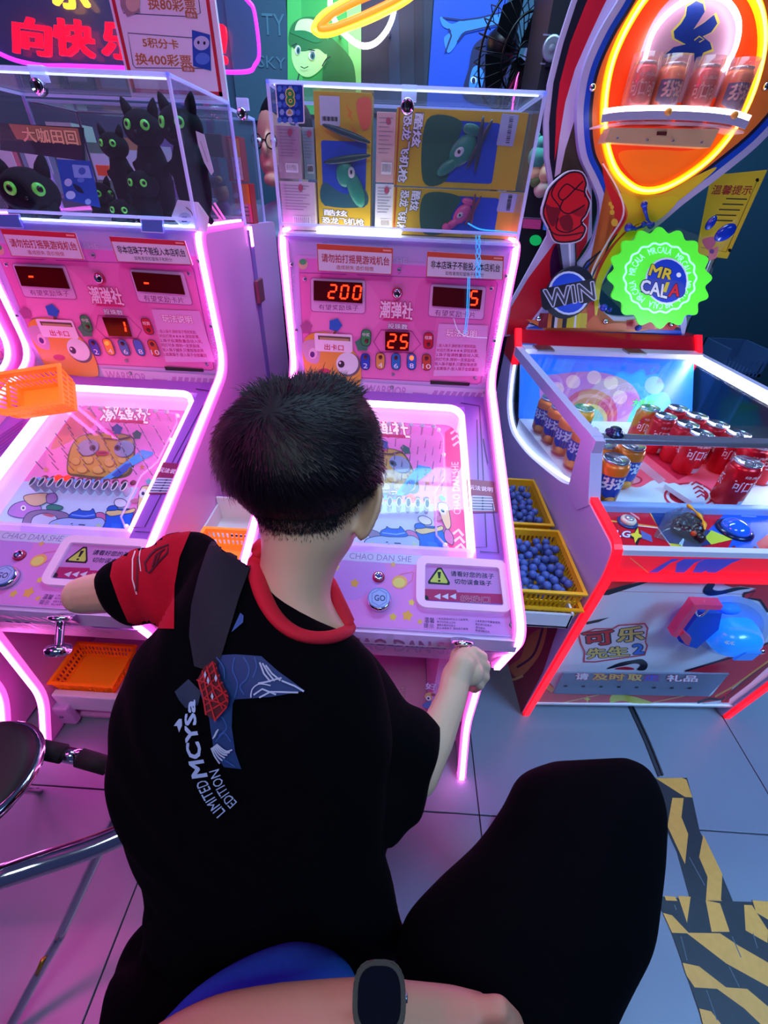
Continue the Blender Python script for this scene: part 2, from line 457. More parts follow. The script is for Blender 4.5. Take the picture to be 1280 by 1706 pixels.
# ringed planet neon on the wall
r = empty('neon_sign', tuple(hitp((610, 30), V3((0, 2.45, 0)), V3((0, -1, 0)))), 'neon sign of a white circle crossed by a tilted orange ring', 'neon sign')
def neon_px(pts, Y, rad, mat, name, parent, smooth=True, closed=False):
    pp = catmull(pts, closed, 5) if smooth else pts
    W = [hitp(p, V3((0, Y, 0)), V3((0, -1, 0))) for p in pp]
    return MB().tube(W, rad, mat, n=8, closed=closed).build(name, parent)
NW = M('#ffffff', .4, emit=7, ehex='#eef4ff'); NO = M('#ff6a20', .4, emit=5, ehex='#ff4a10'); NY = M('#ffd84a', .4, emit=4, ehex='#ffb020')
C_ = [(610+46*cos(radians(q)), 33+48*sin(radians(q))) for q in range(0, 360, 20)]
neon_px([(555,-20),(550,8),(560,38),(578,60),(602,76),(625,72),(645,50),(656,22),(655,0),(640,-22)], 2.45, .009, NW, 'white_tube', r)
neon_px([(528,55),(522,46),(540,22),(590,-5),(650,-30),(700,-40),(706,-28),(680,0),(620,32),(560,54),(538,58)], 2.44, .009, NY, 'yellow_tube', r, closed=True)
neon_px([(536,48),(534,42),(560,20),(610,-5),(660,-22),(690,-26),(670,-6),(610,24),(560,44)], 2.435, .011, NO, 'orange_tube', r, closed=True)
for q in ((560,45),(648,44)):
    P = hitp(q, V3((0, 2.45, 0)), V3((0, -1, 0))); MB().tube([P, P+V3((0, WY-2.452, 0))], .006, WHITE).build('bracket', r)

# rounded glass board with purple border and red characters
Yn = 1.72
def hy(p, Y): return hitp(p, V3((0, Y, 0)), V3((0, -1, 0)))
r = empty('neon_sign', tuple(hy((250, 115), Yn)), 'clear board with purple tube border and red glowing characters', 'neon sign')
bor = [(-40,-60),(-30,60),(5,92),(60,108),(120,110),(200,113),(300,117),(405,120),(425,108),(432,85),(424,20),(414,2),(395,-20),(380,-60)]
MB().prism([hy(p, Yn+.02) for p in catmull(bor, True, 4)], (0, .005, 0), clear('#dfe6ff', white=.03)).build('clear_board', r)
NP_ = M('#d040ff', .4, emit=3.2, ehex='#b420ff')
neon_px(bor, Yn, .005, NP_, 'border_tube', r, closed=True)
NR = M('#ff1030', .4, emit=3.0, ehex='#ff0820')
for ch, tl, tr, bl in (('向', (22, 26), (84, 34), (24, 88)), ('快', (88, 30), (155, 36), (92, 92)), ('乐', (168, 32), (235, 40), (172, 96)), ('!', (362, 40), (378, 42), (364, 106))):
    aa = Art((0, Yn, 0), (0, -1, 0), dz=.003, base=.004)
    aa.text(ch, tl, tr, bl, NR, .05); o = aa.build('character', r); o.modifiers.new('s', 'SOLIDIFY').thickness = .012
aa = Art((0, Yn, 0), (0, -1, 0), dz=.003, base=.004)
aa.text('乐', (88, -52), (148, -48), (90, 13), NY, .05); o = aa.build('character', r, 'yellow glowing character'); o.modifiers.new('s', 'SOLIDIFY').thickness = .012
# it hangs on two thin wires from the ceiling
for q in (5, 395):
    P = hy((q, -40), Yn+.022); MB().tube([(P.x, P.y, P.z), (P.x, P.y, 2.98)], .0015, STEEL).build('hanging_wire', r)

# white sign board with red border behind the left case
Yb = 1.47
P0_, P1_ = hy((186, 0), Yb), hy((376, 158), Yb)
bx0, bx1, bz0, bz1 = P0_.x-.006, P1_.x+.004, 1.436, 1.86
r = empty('sign_board', ((bx0+bx1)/2, Yb, bz0), 'white board with red border and ticket exchange rates', 'sign')
MB().box((bx0, Yb, bz0), (bx1, Yb+.012, bz1), M('#dfe6f8', .5)).build('board', r)
a = Art((0, Yb, 0), (0, -1, 0))
rd, br_ = pr('#c0283a'), pr('#a8704a')
def fr(x0, x1, z0, z1, t, mat):
    for q in ((x0, x1, z0, z0+t), (x0, x1, z1-t, z1), (x0, x0+t, z0, z1), (x1-t, x1, z0, z1)):
        a.mb.box((q[0], Yb-.0008, q[2]), (q[1], Yb-.0002, q[3]), mat)
fr(bx0+.006, bx1-.012, bz0+.012, bz1-.01, .008, rd)
def rect_outline(pts, wd, mat): a.line(pts, wd, mat, closed=True)
rect_outline([(213,55),(330,64),(338,80),(346,114),(226,113),(222,108)], 1.6, pr('#5a5f80'))
rect_outline([(196,-40),(328,-30),(334,22),(318,28),(206,22),(202,10)], 1.6, pr('#5a5f80'))
a.text('5积分卡', (236, 62), (296, 66), (239, 79), br_, .04, M('#f4efe8', .5), .09)
a.text('换400彩票', (224, 88), (318, 92), (227, 108), br_, .04, M('#f4efe8', .5), .09)
a.text('换80彩票', (245, -6), (325, 0), (248, 16), br_, .04, M('#f4efe8', .5), .09)
a.rr((303,110),(323,111),(325,120),(304,119), 2, br_).text('兑换卡', (306,112), (321,113), (307,118), M('#e8e2ea', .5), .03)
a.rr((308,19),(328,21),(330,31),(310,30), 2, br_).text('兑换卡', (311,22), (326,23), (312,29), M('#e8e2ea', .5), .03)
bl_ = pr('#1c54b8')
a.poly([(320,50),(350,58),(352,118),(322,110)], bl_).ell(336, 72, 13, 12, pr('#b8ccf0')).ell(331, 71, 2, 3, pr('#123')).ell(341, 72, 2, 3, pr('#123')).ell(338, 98, 12, 10, pr('#4d86dd'))
a.poly([(197,-20),(226,-20),(234,20),(212,28),(202,10)], pr('#9a8a90')).ell(222, 4, 12, 16, pr('#c9b8a8'))
a.build('printed_prices', r)

# dark cabinets far behind, right of the display case
r = empty('arcade_cabinet', (.62, 2.1, 0), 'dark arcade cabinet with round speaker and small lit screens behind the display case', 'arcade machine')
Yc = 1.80
x0, x1 = hy((868, 300), Yc).x, hy((1010, 300), Yc).x
MB().box((x0, Yc, 0), (x1, Yc+.28, 1.95), M('#0d1222', .5)).build('body', r)
MB().box((x0+.01, Yc-.012, hy((0+900, 112), Yc).z), (x1-.01, Yc, hy((900, 56), Yc).z), M('#121c34', .5)).build('speaker_panel', r)
P = hy((918, 83), Yc)
MB().lathe([(.026, 0), (.028, .003), (.022, .005), (.012, .001), (.008, .003)], P+V3((0, -.002, 0))+V3((0, -.01, 0)), (0, -1, 0), M('#9aa4b8', .4, .6)).build('speaker', r)
a = Art((0, Yc-.001, 0), (0, -1, 0), dz=.001)
a.line([(905,58),(940,60)], 3, pr('#8a94b0')).line([(900,106),(935,109)], 3, pr('#8a94b0'))
a.rr((872,364),(902,366),(900,382),(870,380), 2, M('#8a2a6a', .4, emit=.5)).rr((906,366),(935,368),(933,385),(904,383), 2, M('#2a5ab8', .4, emit=.5))
a.line([(868,362),(938,366)], 1.5, pr('#8a94b0'))
a.ell(892, 400, 10, 9, M('#10c060', .4, emit=.4)).ell(905, 420, 12, 6, M('#30404a', .4))
a.build('screen', r, kind='stuff')
for i, (q, c, s_) in enumerate((((896,262), '#4fae98', .03), ((893,288), '#d8c690', .022), ((906,290), '#e8d8a0', .026), ((902,315), '#d9d0b8', .024), ((893,300), '#6a8a50', .02))):
    P = hy(q, Yc-.03)
    t = empty('plush_toy', tuple(P-V3((0, 0, s_))), ['small teal plush toy hanging in the dark cabinet window', 'smallest cream plush toy in the dark cabinet window', 'yellow plush toy in the middle of the dark cabinet window', 'pale plush toy lowest in the dark cabinet window', 'olive plush toy beside the pale one in the dark cabinet'][i], 'plush toy')
    MB().ball(P, (s_, s_*.8, s_), M(c, .9)).ball(P+V3((0, 0, s_*1.1)), s_*.6, M(c, .9)).build('body', t)
    MB().ball(P+V3((-s_*.4, 0, s_*1.7)), s_*.25, M(c, .9)).ball(P+V3((s_*.4, 0, s_*1.7)), s_*.25, M(c, .9)).build('ear', t)

# black pedestal fan
r = empty('pedestal_fan', (.33, 2.25, 0), 'black pedestal fan turned sideways in front of the blue mural', 'fan')
c0 = hy((858, 84), 2.25); ax = V3((.55, -.75, -.28)).normalized()
cg = M('#0c0d12', .4, .3)
h = MB()
for k in range(28):
    an = 2*pi*k/28; u = ax.orthogonal().normalized(); v = ax.cross(u); d_ = u*cos(an)+v*sin(an)
    h.tube([c0+ax*.05+d_*.03, c0+ax*.05+d_*.10, c0+ax*.015+d_*.158, c0-ax*.03+d_*.16, c0-ax*.06+d_*.09], .0018, cg, n=4)
for rr_, q in ((.16, 0), (.1, .05), (.03, .05)):
    h.tube([c0+ax*q+(u*cos(2*pi*i/32)+v*sin(2*pi*i/32))*rr_ for i in range(32)], .004, cg, n=6, closed=True)
h.build('cage', r)
h = MB()
for k in range(4):
    an = 2*pi*k/4
    P_ = []
    for t_, rr_ in ((-.5, .03), (-.6, .13), (.1, .145), (.5, .12), (.4, .03)):
        d_ = u*cos(an+t_)+v*sin(an+t_); P_.append(c0+d_*rr_+ax*(.012*t_))
    h.prism(P_, ax*.003, M('#15161c', .3))
h.build('blade', r, kind='stuff')
MB().lathe([(.02, -.02), (.045, -.03), (.045, -.1), (.03, -.13)], c0, ax, cg).build('motor_housing', r)
MB().tube([c0-ax*.1, (.36, 2.31, 1.42), (.36, 2.31, .04)], .014, cg).build('pole', r)
MB().lathe([(.19, 0), (.19, .02), (.03, .045), (.02, .05)], (.36, 2.31, 0), (0, 0, 1), cg, 28).build('base', r)

# white slanted cabinet edge with pink neon behind the fan
r = empty('arcade_cabinet', (.52, 2.35, 0), 'white slanted cabinet side with pink light edge behind the fan', 'arcade machine')
P_ = [hy(q, 2.3) for q in ((905,38),(917,36),(888,140),(862,210),(848,215))]
zb = [V3((P_[-1].x, 2.3, 0)), V3((P_[0].x-.02, 2.3, 0))]
MB().prism([P_[0], P_[1], P_[2], V3((P_[2].x, 2.3, 0)), V3((P_[4].x-.03, 2.3, 0)), P_[4]], (0, .25, 0), M('#8c97bb', .5)).build('side', r)
MB().tube([hy((868, 105), 2.29), hy((858, 150), 2.29), hy((850, 210), 2.29)], .004, M('#ff50c0', .4, emit=3)).build('light_strip', r)

# yellow poster on a stand at the right
r = empty('notice_poster', tuple(hy((1215, 430), 1.7)), 'yellow notice with red heading tilted beside the tall marquee', 'poster')
q4 = [(1180,300),(1280,282),(1212,431),(1148,423)]
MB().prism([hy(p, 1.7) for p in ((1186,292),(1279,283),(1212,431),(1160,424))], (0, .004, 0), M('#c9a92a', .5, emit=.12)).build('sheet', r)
a = Art((0, 1.7, 0), (0, -1, 0))
a.text('温馨提示', (1190, 308), (1256, 309), (1184, 324), pr('#b02a38'), .03)
for i in range(5): a.line([(1210-i*6, 331+i*9), (1245-i*6, 332+i*9)], 2.2, pr('#4a4a3a'))
a.line([(1264,296),(1210,420),(1168,412)], 1, pr('#6a5a20')).ell(1262, 300, 3, 3, BLACK).ell(1216, 417, 3, 3, BLACK)
a.build('printed_notice', r)
MB().tube([(hy((1216, 424), 1.7).x, 1.72, 0), hy((1240, 300), 1.72)], .01, STEEL).build('stand', r)
# pale leaning panel and grey crate by the wall
r = empty('plastic_crate', (1.92, 2.2, 0), 'blue grey slatted crate on its stand by the dark wall', 'crate')
c = hy((1218, 605), 2.2); cm = M('#3d5f92', .5)
MB().box((c.x-.11, 2.1, c.z-.03), (c.x+.09, 2.3, c.z-.015), cm).box((c.x-.11, 2.1, c.z-.03), (c.x-.098, 2.3, c.z+.09), cm).box((c.x+.078, 2.1, c.z-.03), (c.x+.09, 2.3, c.z+.09), cm).box((c.x-.11, 2.29, c.z-.03), (c.x+.09, 2.3, c.z+.09), cm).build('crate_body', r)
for i in range(9): MB().box((c.x-.09+i*.019, 2.1, c.z-.028), (c.x-.083+i*.019, 2.106, c.z+.05), cm).build('slat', r)
for sx in (-.1, .08):
    MB().box((c.x+sx-.008, 2.12, 0), (c.x+sx+.008, 2.28, c.z-.03), cm).build('leg', r)
MB().box((2.2, 1.9, 0), (2.75, 2.4, .62), M('#23304e', .6), bev=.02).build('storage_box', None, 'dark blue box at the right wall behind the can machine', 'box')

# ---------------------------------------------------------------- marble machines
XC = -.016; S = .70
XR, XL = XC+.268, XC-.268
pinkw = M('#e3a6e6', .35); lilac = M('#c9a8ea', .4)
NEON = M('#ff7ae0', .4, emit=17, ehex='#ff74e2'); NEDGE = M('#ff78d8', .3, emit=1.0, ehex='#ff66d4')
CP = V3((0, .53, .666)); CN = V3((0, -.3125, 1)).normalized(); CT = V3((0, 1, .3125)).normalized()
def cons(y, off=0.0):
    return V3((0, y, .666+.3125*(y-.53)))+CN*off
def neon_edge(root, pts, X, name='neon_strip', w_=.016):
    """light tube let into the front edge of a side panel"""
    P = [V3((X, y, z)) for y, z in pts]; P = [V3(p) for p in catmull(P, False, 5)]
    MB().strip(P, .024, .012, NEDGE, (1, 0, 0)).build(name+'_casing', root)
    # the core sits proud of the casing, outward
    Q = []
    for i, p in enumerate(P):
        t = (P[min(i+1, len(P)-1)]-P[max(i-1, 0)]).normalized(); n_ = t.cross(V3((1, 0, 0))).normalized()
        Q.append(p+n_*.0062)
    MB().strip(Q, .0135, .006, NEON, (1, 0, 0)).build(name, root)

def round_poly(pts, rad, n=5):
    out = []
    N = len(pts)
    for i in range(N):
        a, b, c = V3((*pts[i-1], 0)), V3((*pts[i], 0)), V3((*pts[(i+1) % N], 0))
        r_ = rad[i] if isinstance(rad, (list, tuple)) else rad
        if r_ <= 0: out.append(tuple(pts[i])); continue
        u = (a-b); w_ = (c-b); r_ = min(r_, u.length*.45, w_.length*.45); u = u.normalized()*r_; w_ = w_.normalized()*r_
        for k in range(n+1):
            t = k/n; q = b+u*(1-t)**2+w_*t**2; out.append((q.x, q.y))
    return out

mach = empty('marble_machine', (XC, 1.1, 0), 'pink neon marble machine at which the boy plays', 'arcade machine', 'pink neon marble machines in a row')
upper = [(1.106, 1.19), (1.116, .885), (.478, .662), (.535, .49), (.70, .44), (1.73, .44), (1.73, 1.175)]
upr = round_poly(upper, [.03, .05, .03, .012, .02, .01, .02])
for X, s_ in ((XL, -1), (XR, 1)):
    x0 = X-s_*.012
    MB().prism([(x0-.011, y, z) for y, z in upr], (.022, 0, 0), pinkw).build('side_panel', mach)
    edge = round_poly([(1.40, 1.186), (1.106, 1.19), (1.116, .885), (.478, .662), (.535, .49)], [0, .035, .06, .035, 0], 6)
    pts = [(y, z) for y, z in edge]
    P = [V3((x0, y, z)) for y, z in pts]
    neon = MB().strip(P, .022, .012, NEDGE, (1, 0, 0)); neon.build('neon_casing', mach)
    Q = []
    for i, p in enumerate(P):
        t = (P[min(i+1, len(P)-1)]-P[max(i-1, 0)]).normalized(); n_ = t.cross(V3((1, 0, 0))).normalized()
        if n_.dot(V3((0, -1, .3))) < 0: n_ = -n_
        Q.append(p+n_*.0065)
    MB().strip(Q, .0115, .007, NEON, (1, 0, 0)).build('neon_strip', mach)
# lower body: two side plates with tube edges
for X, s_ in ((XC-.20, -1), (XC+.250, 1)):
    lo = round_poly([(.60, .47), (.594, .142), (.516, .012), (1.70, .012), (1.70, .47)], [.01, .03, .02, .01, .01])
    MB().prism([(X-.008, y, z) for y, z in lo], (.016, 0, 0), M('#e58ad8', .35)).build('lower_side_panel', mach)
    edge = round_poly([(.592, .46), (.586, .142), (.508, .006), (.52, -.0)], [0, .05, .01, 0], 6)
    P = [V3((X, y, max(z, .008))) for y, z in edge]
    MB().strip(P, .022, .014, NEDGE, (1, 0, 0)).build('neon_casing', mach)
    MB().strip([p+V3((0, -.007, 0)) for p in P], .0115, .008, NEON, (1, 0, 0)).build('neon_strip', mach)
# body between the side panels
D = -.062
bd = [(1.112, 1.185), (1.112, cons(1.09, 0).z+.012), (1.112, cons(1.094, D).z), (cons(.613, D).y, cons(.613, D).z), (.487, .60), (.50, .575), (.60, .50), (1.70, .46), (1.70, 1.17)]
MB().prism([(XL+.012, y, z) for y, z in bd], (.512, 0, 0), lilac).build('body', mach)
# deck frame: console block, side margins, back ledge
def deckbox(x0, x1, y0, y1, mat, name, t=.062, bev=.0, lift=0.0):
    top = [V3((x, y, cons(y).z))+CN*lift for x, y in ((x0, y0), (x1, y0), (x1, y1), (x0, y1))]
    bot = [p-CN*t for p in top]
    return MB().hexa(bot, top, mat, bev).build(name, mach)
deckbox(XL+.012, XR-.012, .485, .633, M('#c8a6ea', .3), 'console')
deckbox(.176, XR-.012, .633, 1.105, M('#9a63d6', .3), 'deck_margin')
deckbox(XL+.012, -.197, .633, 1.105, M('#9a63d6', .3), 'deck_margin')
deckbox(-.197, .176, 1.062, 1.105, M('#a56cdc', .3), 'deck_ledge')
MB().box((XL+.012, .478, .616), (XR-.012, .487, .648), M('#d0b4e4', .3)).build('console_lip', mach)
# playfield lit frame
FR = M('#ffe6fa', .35, emit=2.4, ehex='#ffd6f8')
o_ = round_poly([(-.195, .648), (.174, .648), (.174, 1.065), (-.195, 1.065)], [.01, .01, .045, .045], 5)
i_ = round_poly([(-.165, .668), (.148, .668), (.148, 1.040), (-.165, 1.040)], [.01, .01, .04, .04], 5)
def ring(mb, o_, i_, offo, t, mat):
    n = len(o_); vs = []
    for lst, of in ((o_, offo), (i_, offo), (i_, offo-t), (o_, offo-t)):
        vs += [V3((x, y, cons(y).z))+CN*of for x, y in lst]
    fs = []
    for k in range(4):
        for i in range(n): fs.append((k*n+i, k*n+(i+1) % n, ((k+1) % 4)*n+(i+1) % n, ((k+1) % 4)*n+i))
    mb.add(vs, fs, mat)
# lit at the back and left, plain translucent at the right and front
mb = MB()
def band(pts_o, pts_i, offo, t, mat, nm):
    n = len(pts_o); vs = []
    for lst, of in ((pts_o, offo), (pts_i, offo), (pts_i, offo-t), (pts_o, offo-t)):
        vs += [V3((x, y, cons(y).z))+CN*of for x, y in lst]
    fs = [(k*n+i, k*n+i+1, ((k+1) % 4)*n+i+1, ((k+1) % 4)*n+i) for k in range(4) for i in range(n-1)]
    fs += [(0, n, 2*n, 3*n), (n-1, 2*n-1, 3*n-1, 4*n-1)]
    return MB().add(vs, fs, mat).build(nm, mach)
arc = lambda cx, cy, r, a0, a1, n=7: [(cx+r*cos(radians(a0+(a1-a0)*i/(n-1))), cy+r*sin(radians(a0+(a1-a0)*i/(n-1)))) for i in range(n)]
po = [(-.195, .648), (-.195, .85)]+arc(-.155, 1.025, .04, 180, 90)+arc(.134, 1.025, .04, 90, 8)
pi_ = [(-.172, .655), (-.172, .85)]+arc(-.144, 1.026, .028, 180, 90)+arc(.132, 1.022, .032, 90, 8)
band(po, pi_, .004, .012, FR, 'lit_frame')
band([(x-.001, y+.001) for x, y in po], [(x-.002, y+.002) for x, y in pi_], -.0085, .05, M('#f2c8ea', .35, emit=.55, ehex='#f8b8ec'), 'recess_wall')
band([(.174, 1.03), (.174, .648)], [(.169, 1.03), (.169, .648)], .004, .06, M('#ffd9c8', .3, emit=2.2, ehex='#ffb8c8'), 'side_light')
band([(.174, .652), (-.195, .652)], [(.174, .645), (-.195, .645)], .003, .05, clear('#f4ecff', white=.4), 'front_frame')
# cover: inner recess wall and clear cover with notched edge
cv = [(-.165, .67), (.10, .67), (.138, .69), (.128, .80), (.150, .87), (.150, 1.0), (.12, 1.035), (-.15, 1.035), (-.165, 1.0)]
Wc = lambda x, y, of: V3((x, y, cons(y).z))+CN*of
MB().tube([Wc(.135, .672, -.048), Wc(.103, .710, -.048), Wc(.101, .824, -.048), Wc(.124, .868, -.048), Wc(.125, 1.0, -.048), Wc(.110, 1.033, -.048), Wc(.05, 1.038, -.048)], .0024, clear('#f4e8ff', white=.35), n=6).build('cover_edge', mach)
MB().prism([Wc(x, y, -.012) for x, y in ((-.19, .655), (.168, .655), (.168, 1.05), (-.19, 1.05))], CN*.003, GLASS).build('glass_cover', mach)
for q in ((.126, .945), (.122, .69), (.115, 1.03)):
    MB().lathe([(.005, 0), (.005, .006), (.003, .009)], Wc(q[0], q[1], -.056), CN, M('#f6f2ff', .3, emit=.3), 12).build('cover_bolt', mach)

# ---- playfield print
pf = Art(Wc(0, .8, D), CN)
hp_ = lambda x, y, of=D: Wc(x, y, of)
def prj(x, y, of=D): return proj(hp_(x, y, of))
pf.poly([prj(-.193, .65), prj(.172, .65), prj(.172, 1.06), prj(-.193, 1.06)], M('#ee8fd0', .35, emit=.22, ehex='#f070d0'))
pf.poly([prj(-.193, .65), prj(.10, .65), prj(.10, .80), prj(-.193, .80)], M('#cfd6f4', .35, emit=.18, ehex='#b8c4f0'))
# warm corner
pf.poly([prj(-.165, .90), prj(-.10, .98), prj(-.12, 1.03), prj(-.17, 1.03)], pr('#f09a9a'), True)
# side band with capitals and arrows
pf.poly([prj(.127, .65, -.03), prj(.168, .65, -.03), prj(.168, 1.04, -.03), prj(.127, 1.0, -.03)], M('#f05a9a', .35, emit=.25, ehex='#f04a90'))
W1 = M('#ffd0ea', .35, emit=.35, ehex='#ffb8e0')
pf.k += 1
pf.text('CHAO DAN SHE', (756, 857), (752, 770), (768, 857), W1, .0)
for cx, cy in ((763, 741), (761, 731), (759, 721)):
    pf.line([(cx-8, cy+2), (cx+1, cy-5), (cx+8, cy+5)], 4, W1)
for cx, cy in ((764, 889), (766, 901), (768, 913)):
    pf.line([(cx-9, cy+1), (cx, cy-6), (cx+8, cy+4)], 4.5, W1)
# right lower panel art and centre creature, in left machine pixels
c7 = lambda x, y: (x/3.765, 640+y/3.765)
pf.L()
pf.text('潮弹社', c7(655, 128), c7(960, 150), c7(622, 232), M('#fff0f8', .35, emit=.4), .05, pr('#e0407a'), .11)
pf.poly([c7(700, 222), c7(905, 232), c7(900, 250), c7(695, 240)], pr('#e0407a'))
ye, yd, gy = pr('#d8b650'), pr('#a8793a'), pr('#9fb0cf')
pf.poly([c7(*q) for q in ((425,560),(430,440),(480,345),(560,312),(700,305),(835,335),(850,440),(835,540),(790,585),(650,600),(500,585))], pr('#6a6a48'), True)
pf.poly([c7(*q) for q in ((432,548),(440,440),(480,350),(560,318),(700,310),(825,340),(838,440),(822,520),(780,568),(650,582),(500,568))], ye, True)
for q in ((480,490,30,26),(560,480,34,30),(690,495,36,32),(770,480,30,26),(620,545,40,26),(520,545,36,22),(720,548,38,20)):
    pf.ell(*c7(q[0], q[1]), q[2]/3.765, q[3]/3.765, yd).ell(*c7(q[0]-3, q[1]-5), q[2]/4.4, q[3]/4.4, pr('#e6c868'))
for ex, ey, rx in ((555, 400, 70), (780, 408, 66)):
    pf.ell(*c7(ex+4, ey+5), rx/3.765, 52/3.765, pr('#5c5a60'), -14).ell(*c7(ex, ey), rx/3.9, 50/3.765, gy, -14)
pf.ell(*c7(584, 404), 5.5, 5, pr('#4a5878')).ell(*c7(588, 404), 2.5, 2.5, BLACK).ell(*c7(740, 404), 5.5, 5, pr('#4a5878')).ell(*c7(736, 404), 2.5, 2.5, BLACK)
pf.ell(*c7(645, 438), 11, 4.5, pr('#c04a5a')).ell(*c7(645, 436), 8, 1.4, pr('#7a2a3a'))
pf.poly([c7(*q) for q in ((635,285),(680,283),(740,318),(745,328),(700,326),(660,305))], pr('#ff58b4'), True)
pf.star(*c7(737, 288), 10, pr('#3f6fb4'), k=.75).star(*c7(862, 322), 8.5, pr('#3d8070'), k=.75)
pf.line([c7(570, 320), c7(610, 300), c7(640, 325)], 3, pr('#7a5a50')).line([c7(640, 345), c7(760, 350), c7(830, 335)], 3, pr('#7a5a50'))
pf.poly([c7(*q) for q in ((640,600),(700,560),(895,415),(965,430),(960,450),(800,535),(700,600))], M('#48a8f0', .3, emit=.15))
pf.poly([c7(*q) for q in ((700,575),(790,505),(830,500),(800,550),(740,590))], M('#2a70d8', .3))
pf.line([c7(225, 600), c7(420, 610), c7(650, 612)], 6, M('#6ab0f4', .3, emit=.1))
pf.star(*c7(895, 524), 5, pr('#e89068')).star(*c7(292, 540), 5, pr('#e8b078'))
# bottom frieze of animals
ol = pr('#28406a')
def outl(P, col, wd=1.2): pf.poly(P, pr(col), True); pf.line(P, wd, ol, closed=True, smooth=True)
pf.poly([c7(*q) for q in ((0,900),(0,860),(140,890),(140,940),(0,960))], pr('#e8dc80'))
outl([c7(*q) for q in ((55,815),(90,760),(180,735),(250,760),(260,800),(180,840),(110,840))], '#c88ad8')
pf.ell(*c7(152, 782), 4.5, 4.5, M('#fff', .4)).ell(*c7(152, 782), 2, 2, ol)
outl([c7(*q) for q in ((160,705),(300,690),(310,735),(240,770),(180,755))], '#e8c898')
outl([c7(*q) for q in ((300,700),(350,690),(365,730),(330,755),(300,745))], '#b088c0')
outl([c7(*q) for q in ((300,770),(345,760),(400,775),(380,795),(310,795))], '#3f9a80')
outl([c7(*q) for q in ((140,900),(175,820),(260,795),(370,800),(440,830),(400,900),(300,930),(160,950))], '#9a86a8')
outl([c7(*q) for q in ((205,900),(215,840),(290,815),(360,840),(350,900),(270,915))], '#dfe4f8')
pf.poly([c7(*q) for q in ((270,822),(310,818),(350,830),(330,840),(300,834))], pr('#d87888'), True)
outl([c7(*q) for q in ((600,870),(605,820),(640,810),(670,830),(665,870))], '#d878b0')
outl([c7(*q) for q in ((310,900),(335,865),(420,845),(560,845),(640,845),(668,880),(650,925),(600,930),(560,975),(380,975),(350,925))], '#b4cdf8')
for q in ((520, 912), (462, 898)): pf.ell(*c7(*q), 2, 1.8, ol)
pf.line([c7(450, 884), c7(464, 880)], 1.4, ol).line([c7(500, 888), c7(540, 890)], 1.8, ol).line([c7(470, 922), c7(485, 934), c7(498, 924), c7(512, 938), c7(526, 928)], 1.3, ol, smooth=True)
pf.star(*c7(625, 897), 5.5, pr('#c0e0a8'), k=.6).star(*c7(362, 893), 5.5, pr('#c0e0a8'), k=.6)
outl([c7(*q) for q in ((440,842),(455,815),(492,800),(505,788),(520,800),(570,802),(588,788),(598,802),(605,845),(520,850))], '#2a6ae0')
pf.line([c7(455, 826), c7(540, 836), c7(600, 826)], 2, pr('#8ab8ff'))
outl([c7(*q) for q in ((640,930),(668,870),(680,800),(770,790),(838,800),(830,880),(800,960),(720,975),(660,960))], '#1f6ae6')
outl([c7(*q) for q in ((670,810),(720,795),(790,800),(850,785),(845,810),(770,825),(700,835))], '#ead890')
outl([c7(*q) for q in ((680,800),(690,775),(730,770),(745,795))], '#2a6ae0')
pf.rr(c7(708, 880), c7(770, 885), c7(765, 930), c7(705, 925), 2, pr('#2f7af0'))
outl([c7(*q) for q in ((830,870),(850,820),(880,805),(890,850),(860,900))], '#d47ab8')
outl([c7(*q) for q in ((870,800),(880,700),(900,650),(950,655),(935,720),(905,790))], '#ecd9a0')
pf.ell(*c7(903, 692), 6, 8, M('#eef4ff', .4), 20).ell(*c7(903, 694), 2.6, 3, ol).ell(*c7(850, 740), 7, 3.6, pr('#c87a9a'), -14)
pf.star(*c7(940, 620), 6.5, pr('#6fc0c8'), k=.6)
outl([c7(*q) for q in ((725,760),(730,735),(765,725),(800,745),(790,775),(750,780))], '#f0f2ff')
pf.L(False)
pf.build('playfield_print', mach)
# pins: joined, too small to pick apart
pm = MB(); pin = M('#b0a8c0', .25, .8)
for r_ in range(7):
    for c in range(8):
        x = -.152+c*.0385+(.019 if r_ % 2 else 0); y = .838+r_*.0225
        if x < .12 and y < .985: pm.tube([Wc(x, y, D), Wc(x, y, -.034)], .0012, pin, n=5)
pm.build('pin', mach, kind='stuff')
for c in range(9):
    x = -.135+c*.0292; P = Wc(x, 1.018, -.03)
    MB().lathe([(.0022, -.03), (.0022, 0), (.0065, .0), (.0065, .003), (.003, .005)], P, CN, M('#efe6f2', .25), 12).build('pin_cap', mach)
for c in range(11):
    x = -.132+c*.0214
    MB().lathe([(.0075, 0), (.0075, .003), (.004, .006)], Wc(x, .812, D), CN, M('#8a3a5a', .3), 12).build('slot_lamp', mach)
    b = MB(); st = clear('#dfe4f8', white=.25)
    P = [Wc(x+.0056*cos(q), .784+.0155*sin(q), D+.004) for q in [2*pi*i/16 for i in range(16)]]
    P = [Wc(x+.0056*cos(q), .784+.0125*sin(q), D+.0005) for q in [2*pi*i/16 for i in range(16)]]; P2 = [p+CN*.024 for p in P]
    b.add(P+P2, [(i, (i+1) % 16, 16+(i+1) % 16, 16+i) for i in range(16)], M('#c4c2d6', .18, .4), True); b.tube(P2, .0013, M('#f0eefa', .2), n=5, closed=True); b.build('slot_tube', mach)
    MB().box(Wc(x-.0022, .779, D+.001), Wc(x+.0022, .795, D+.010), M('#8d86a6', .25)).build('slot_shade_block', mach)  # darker block standing in for the shade inside the slot

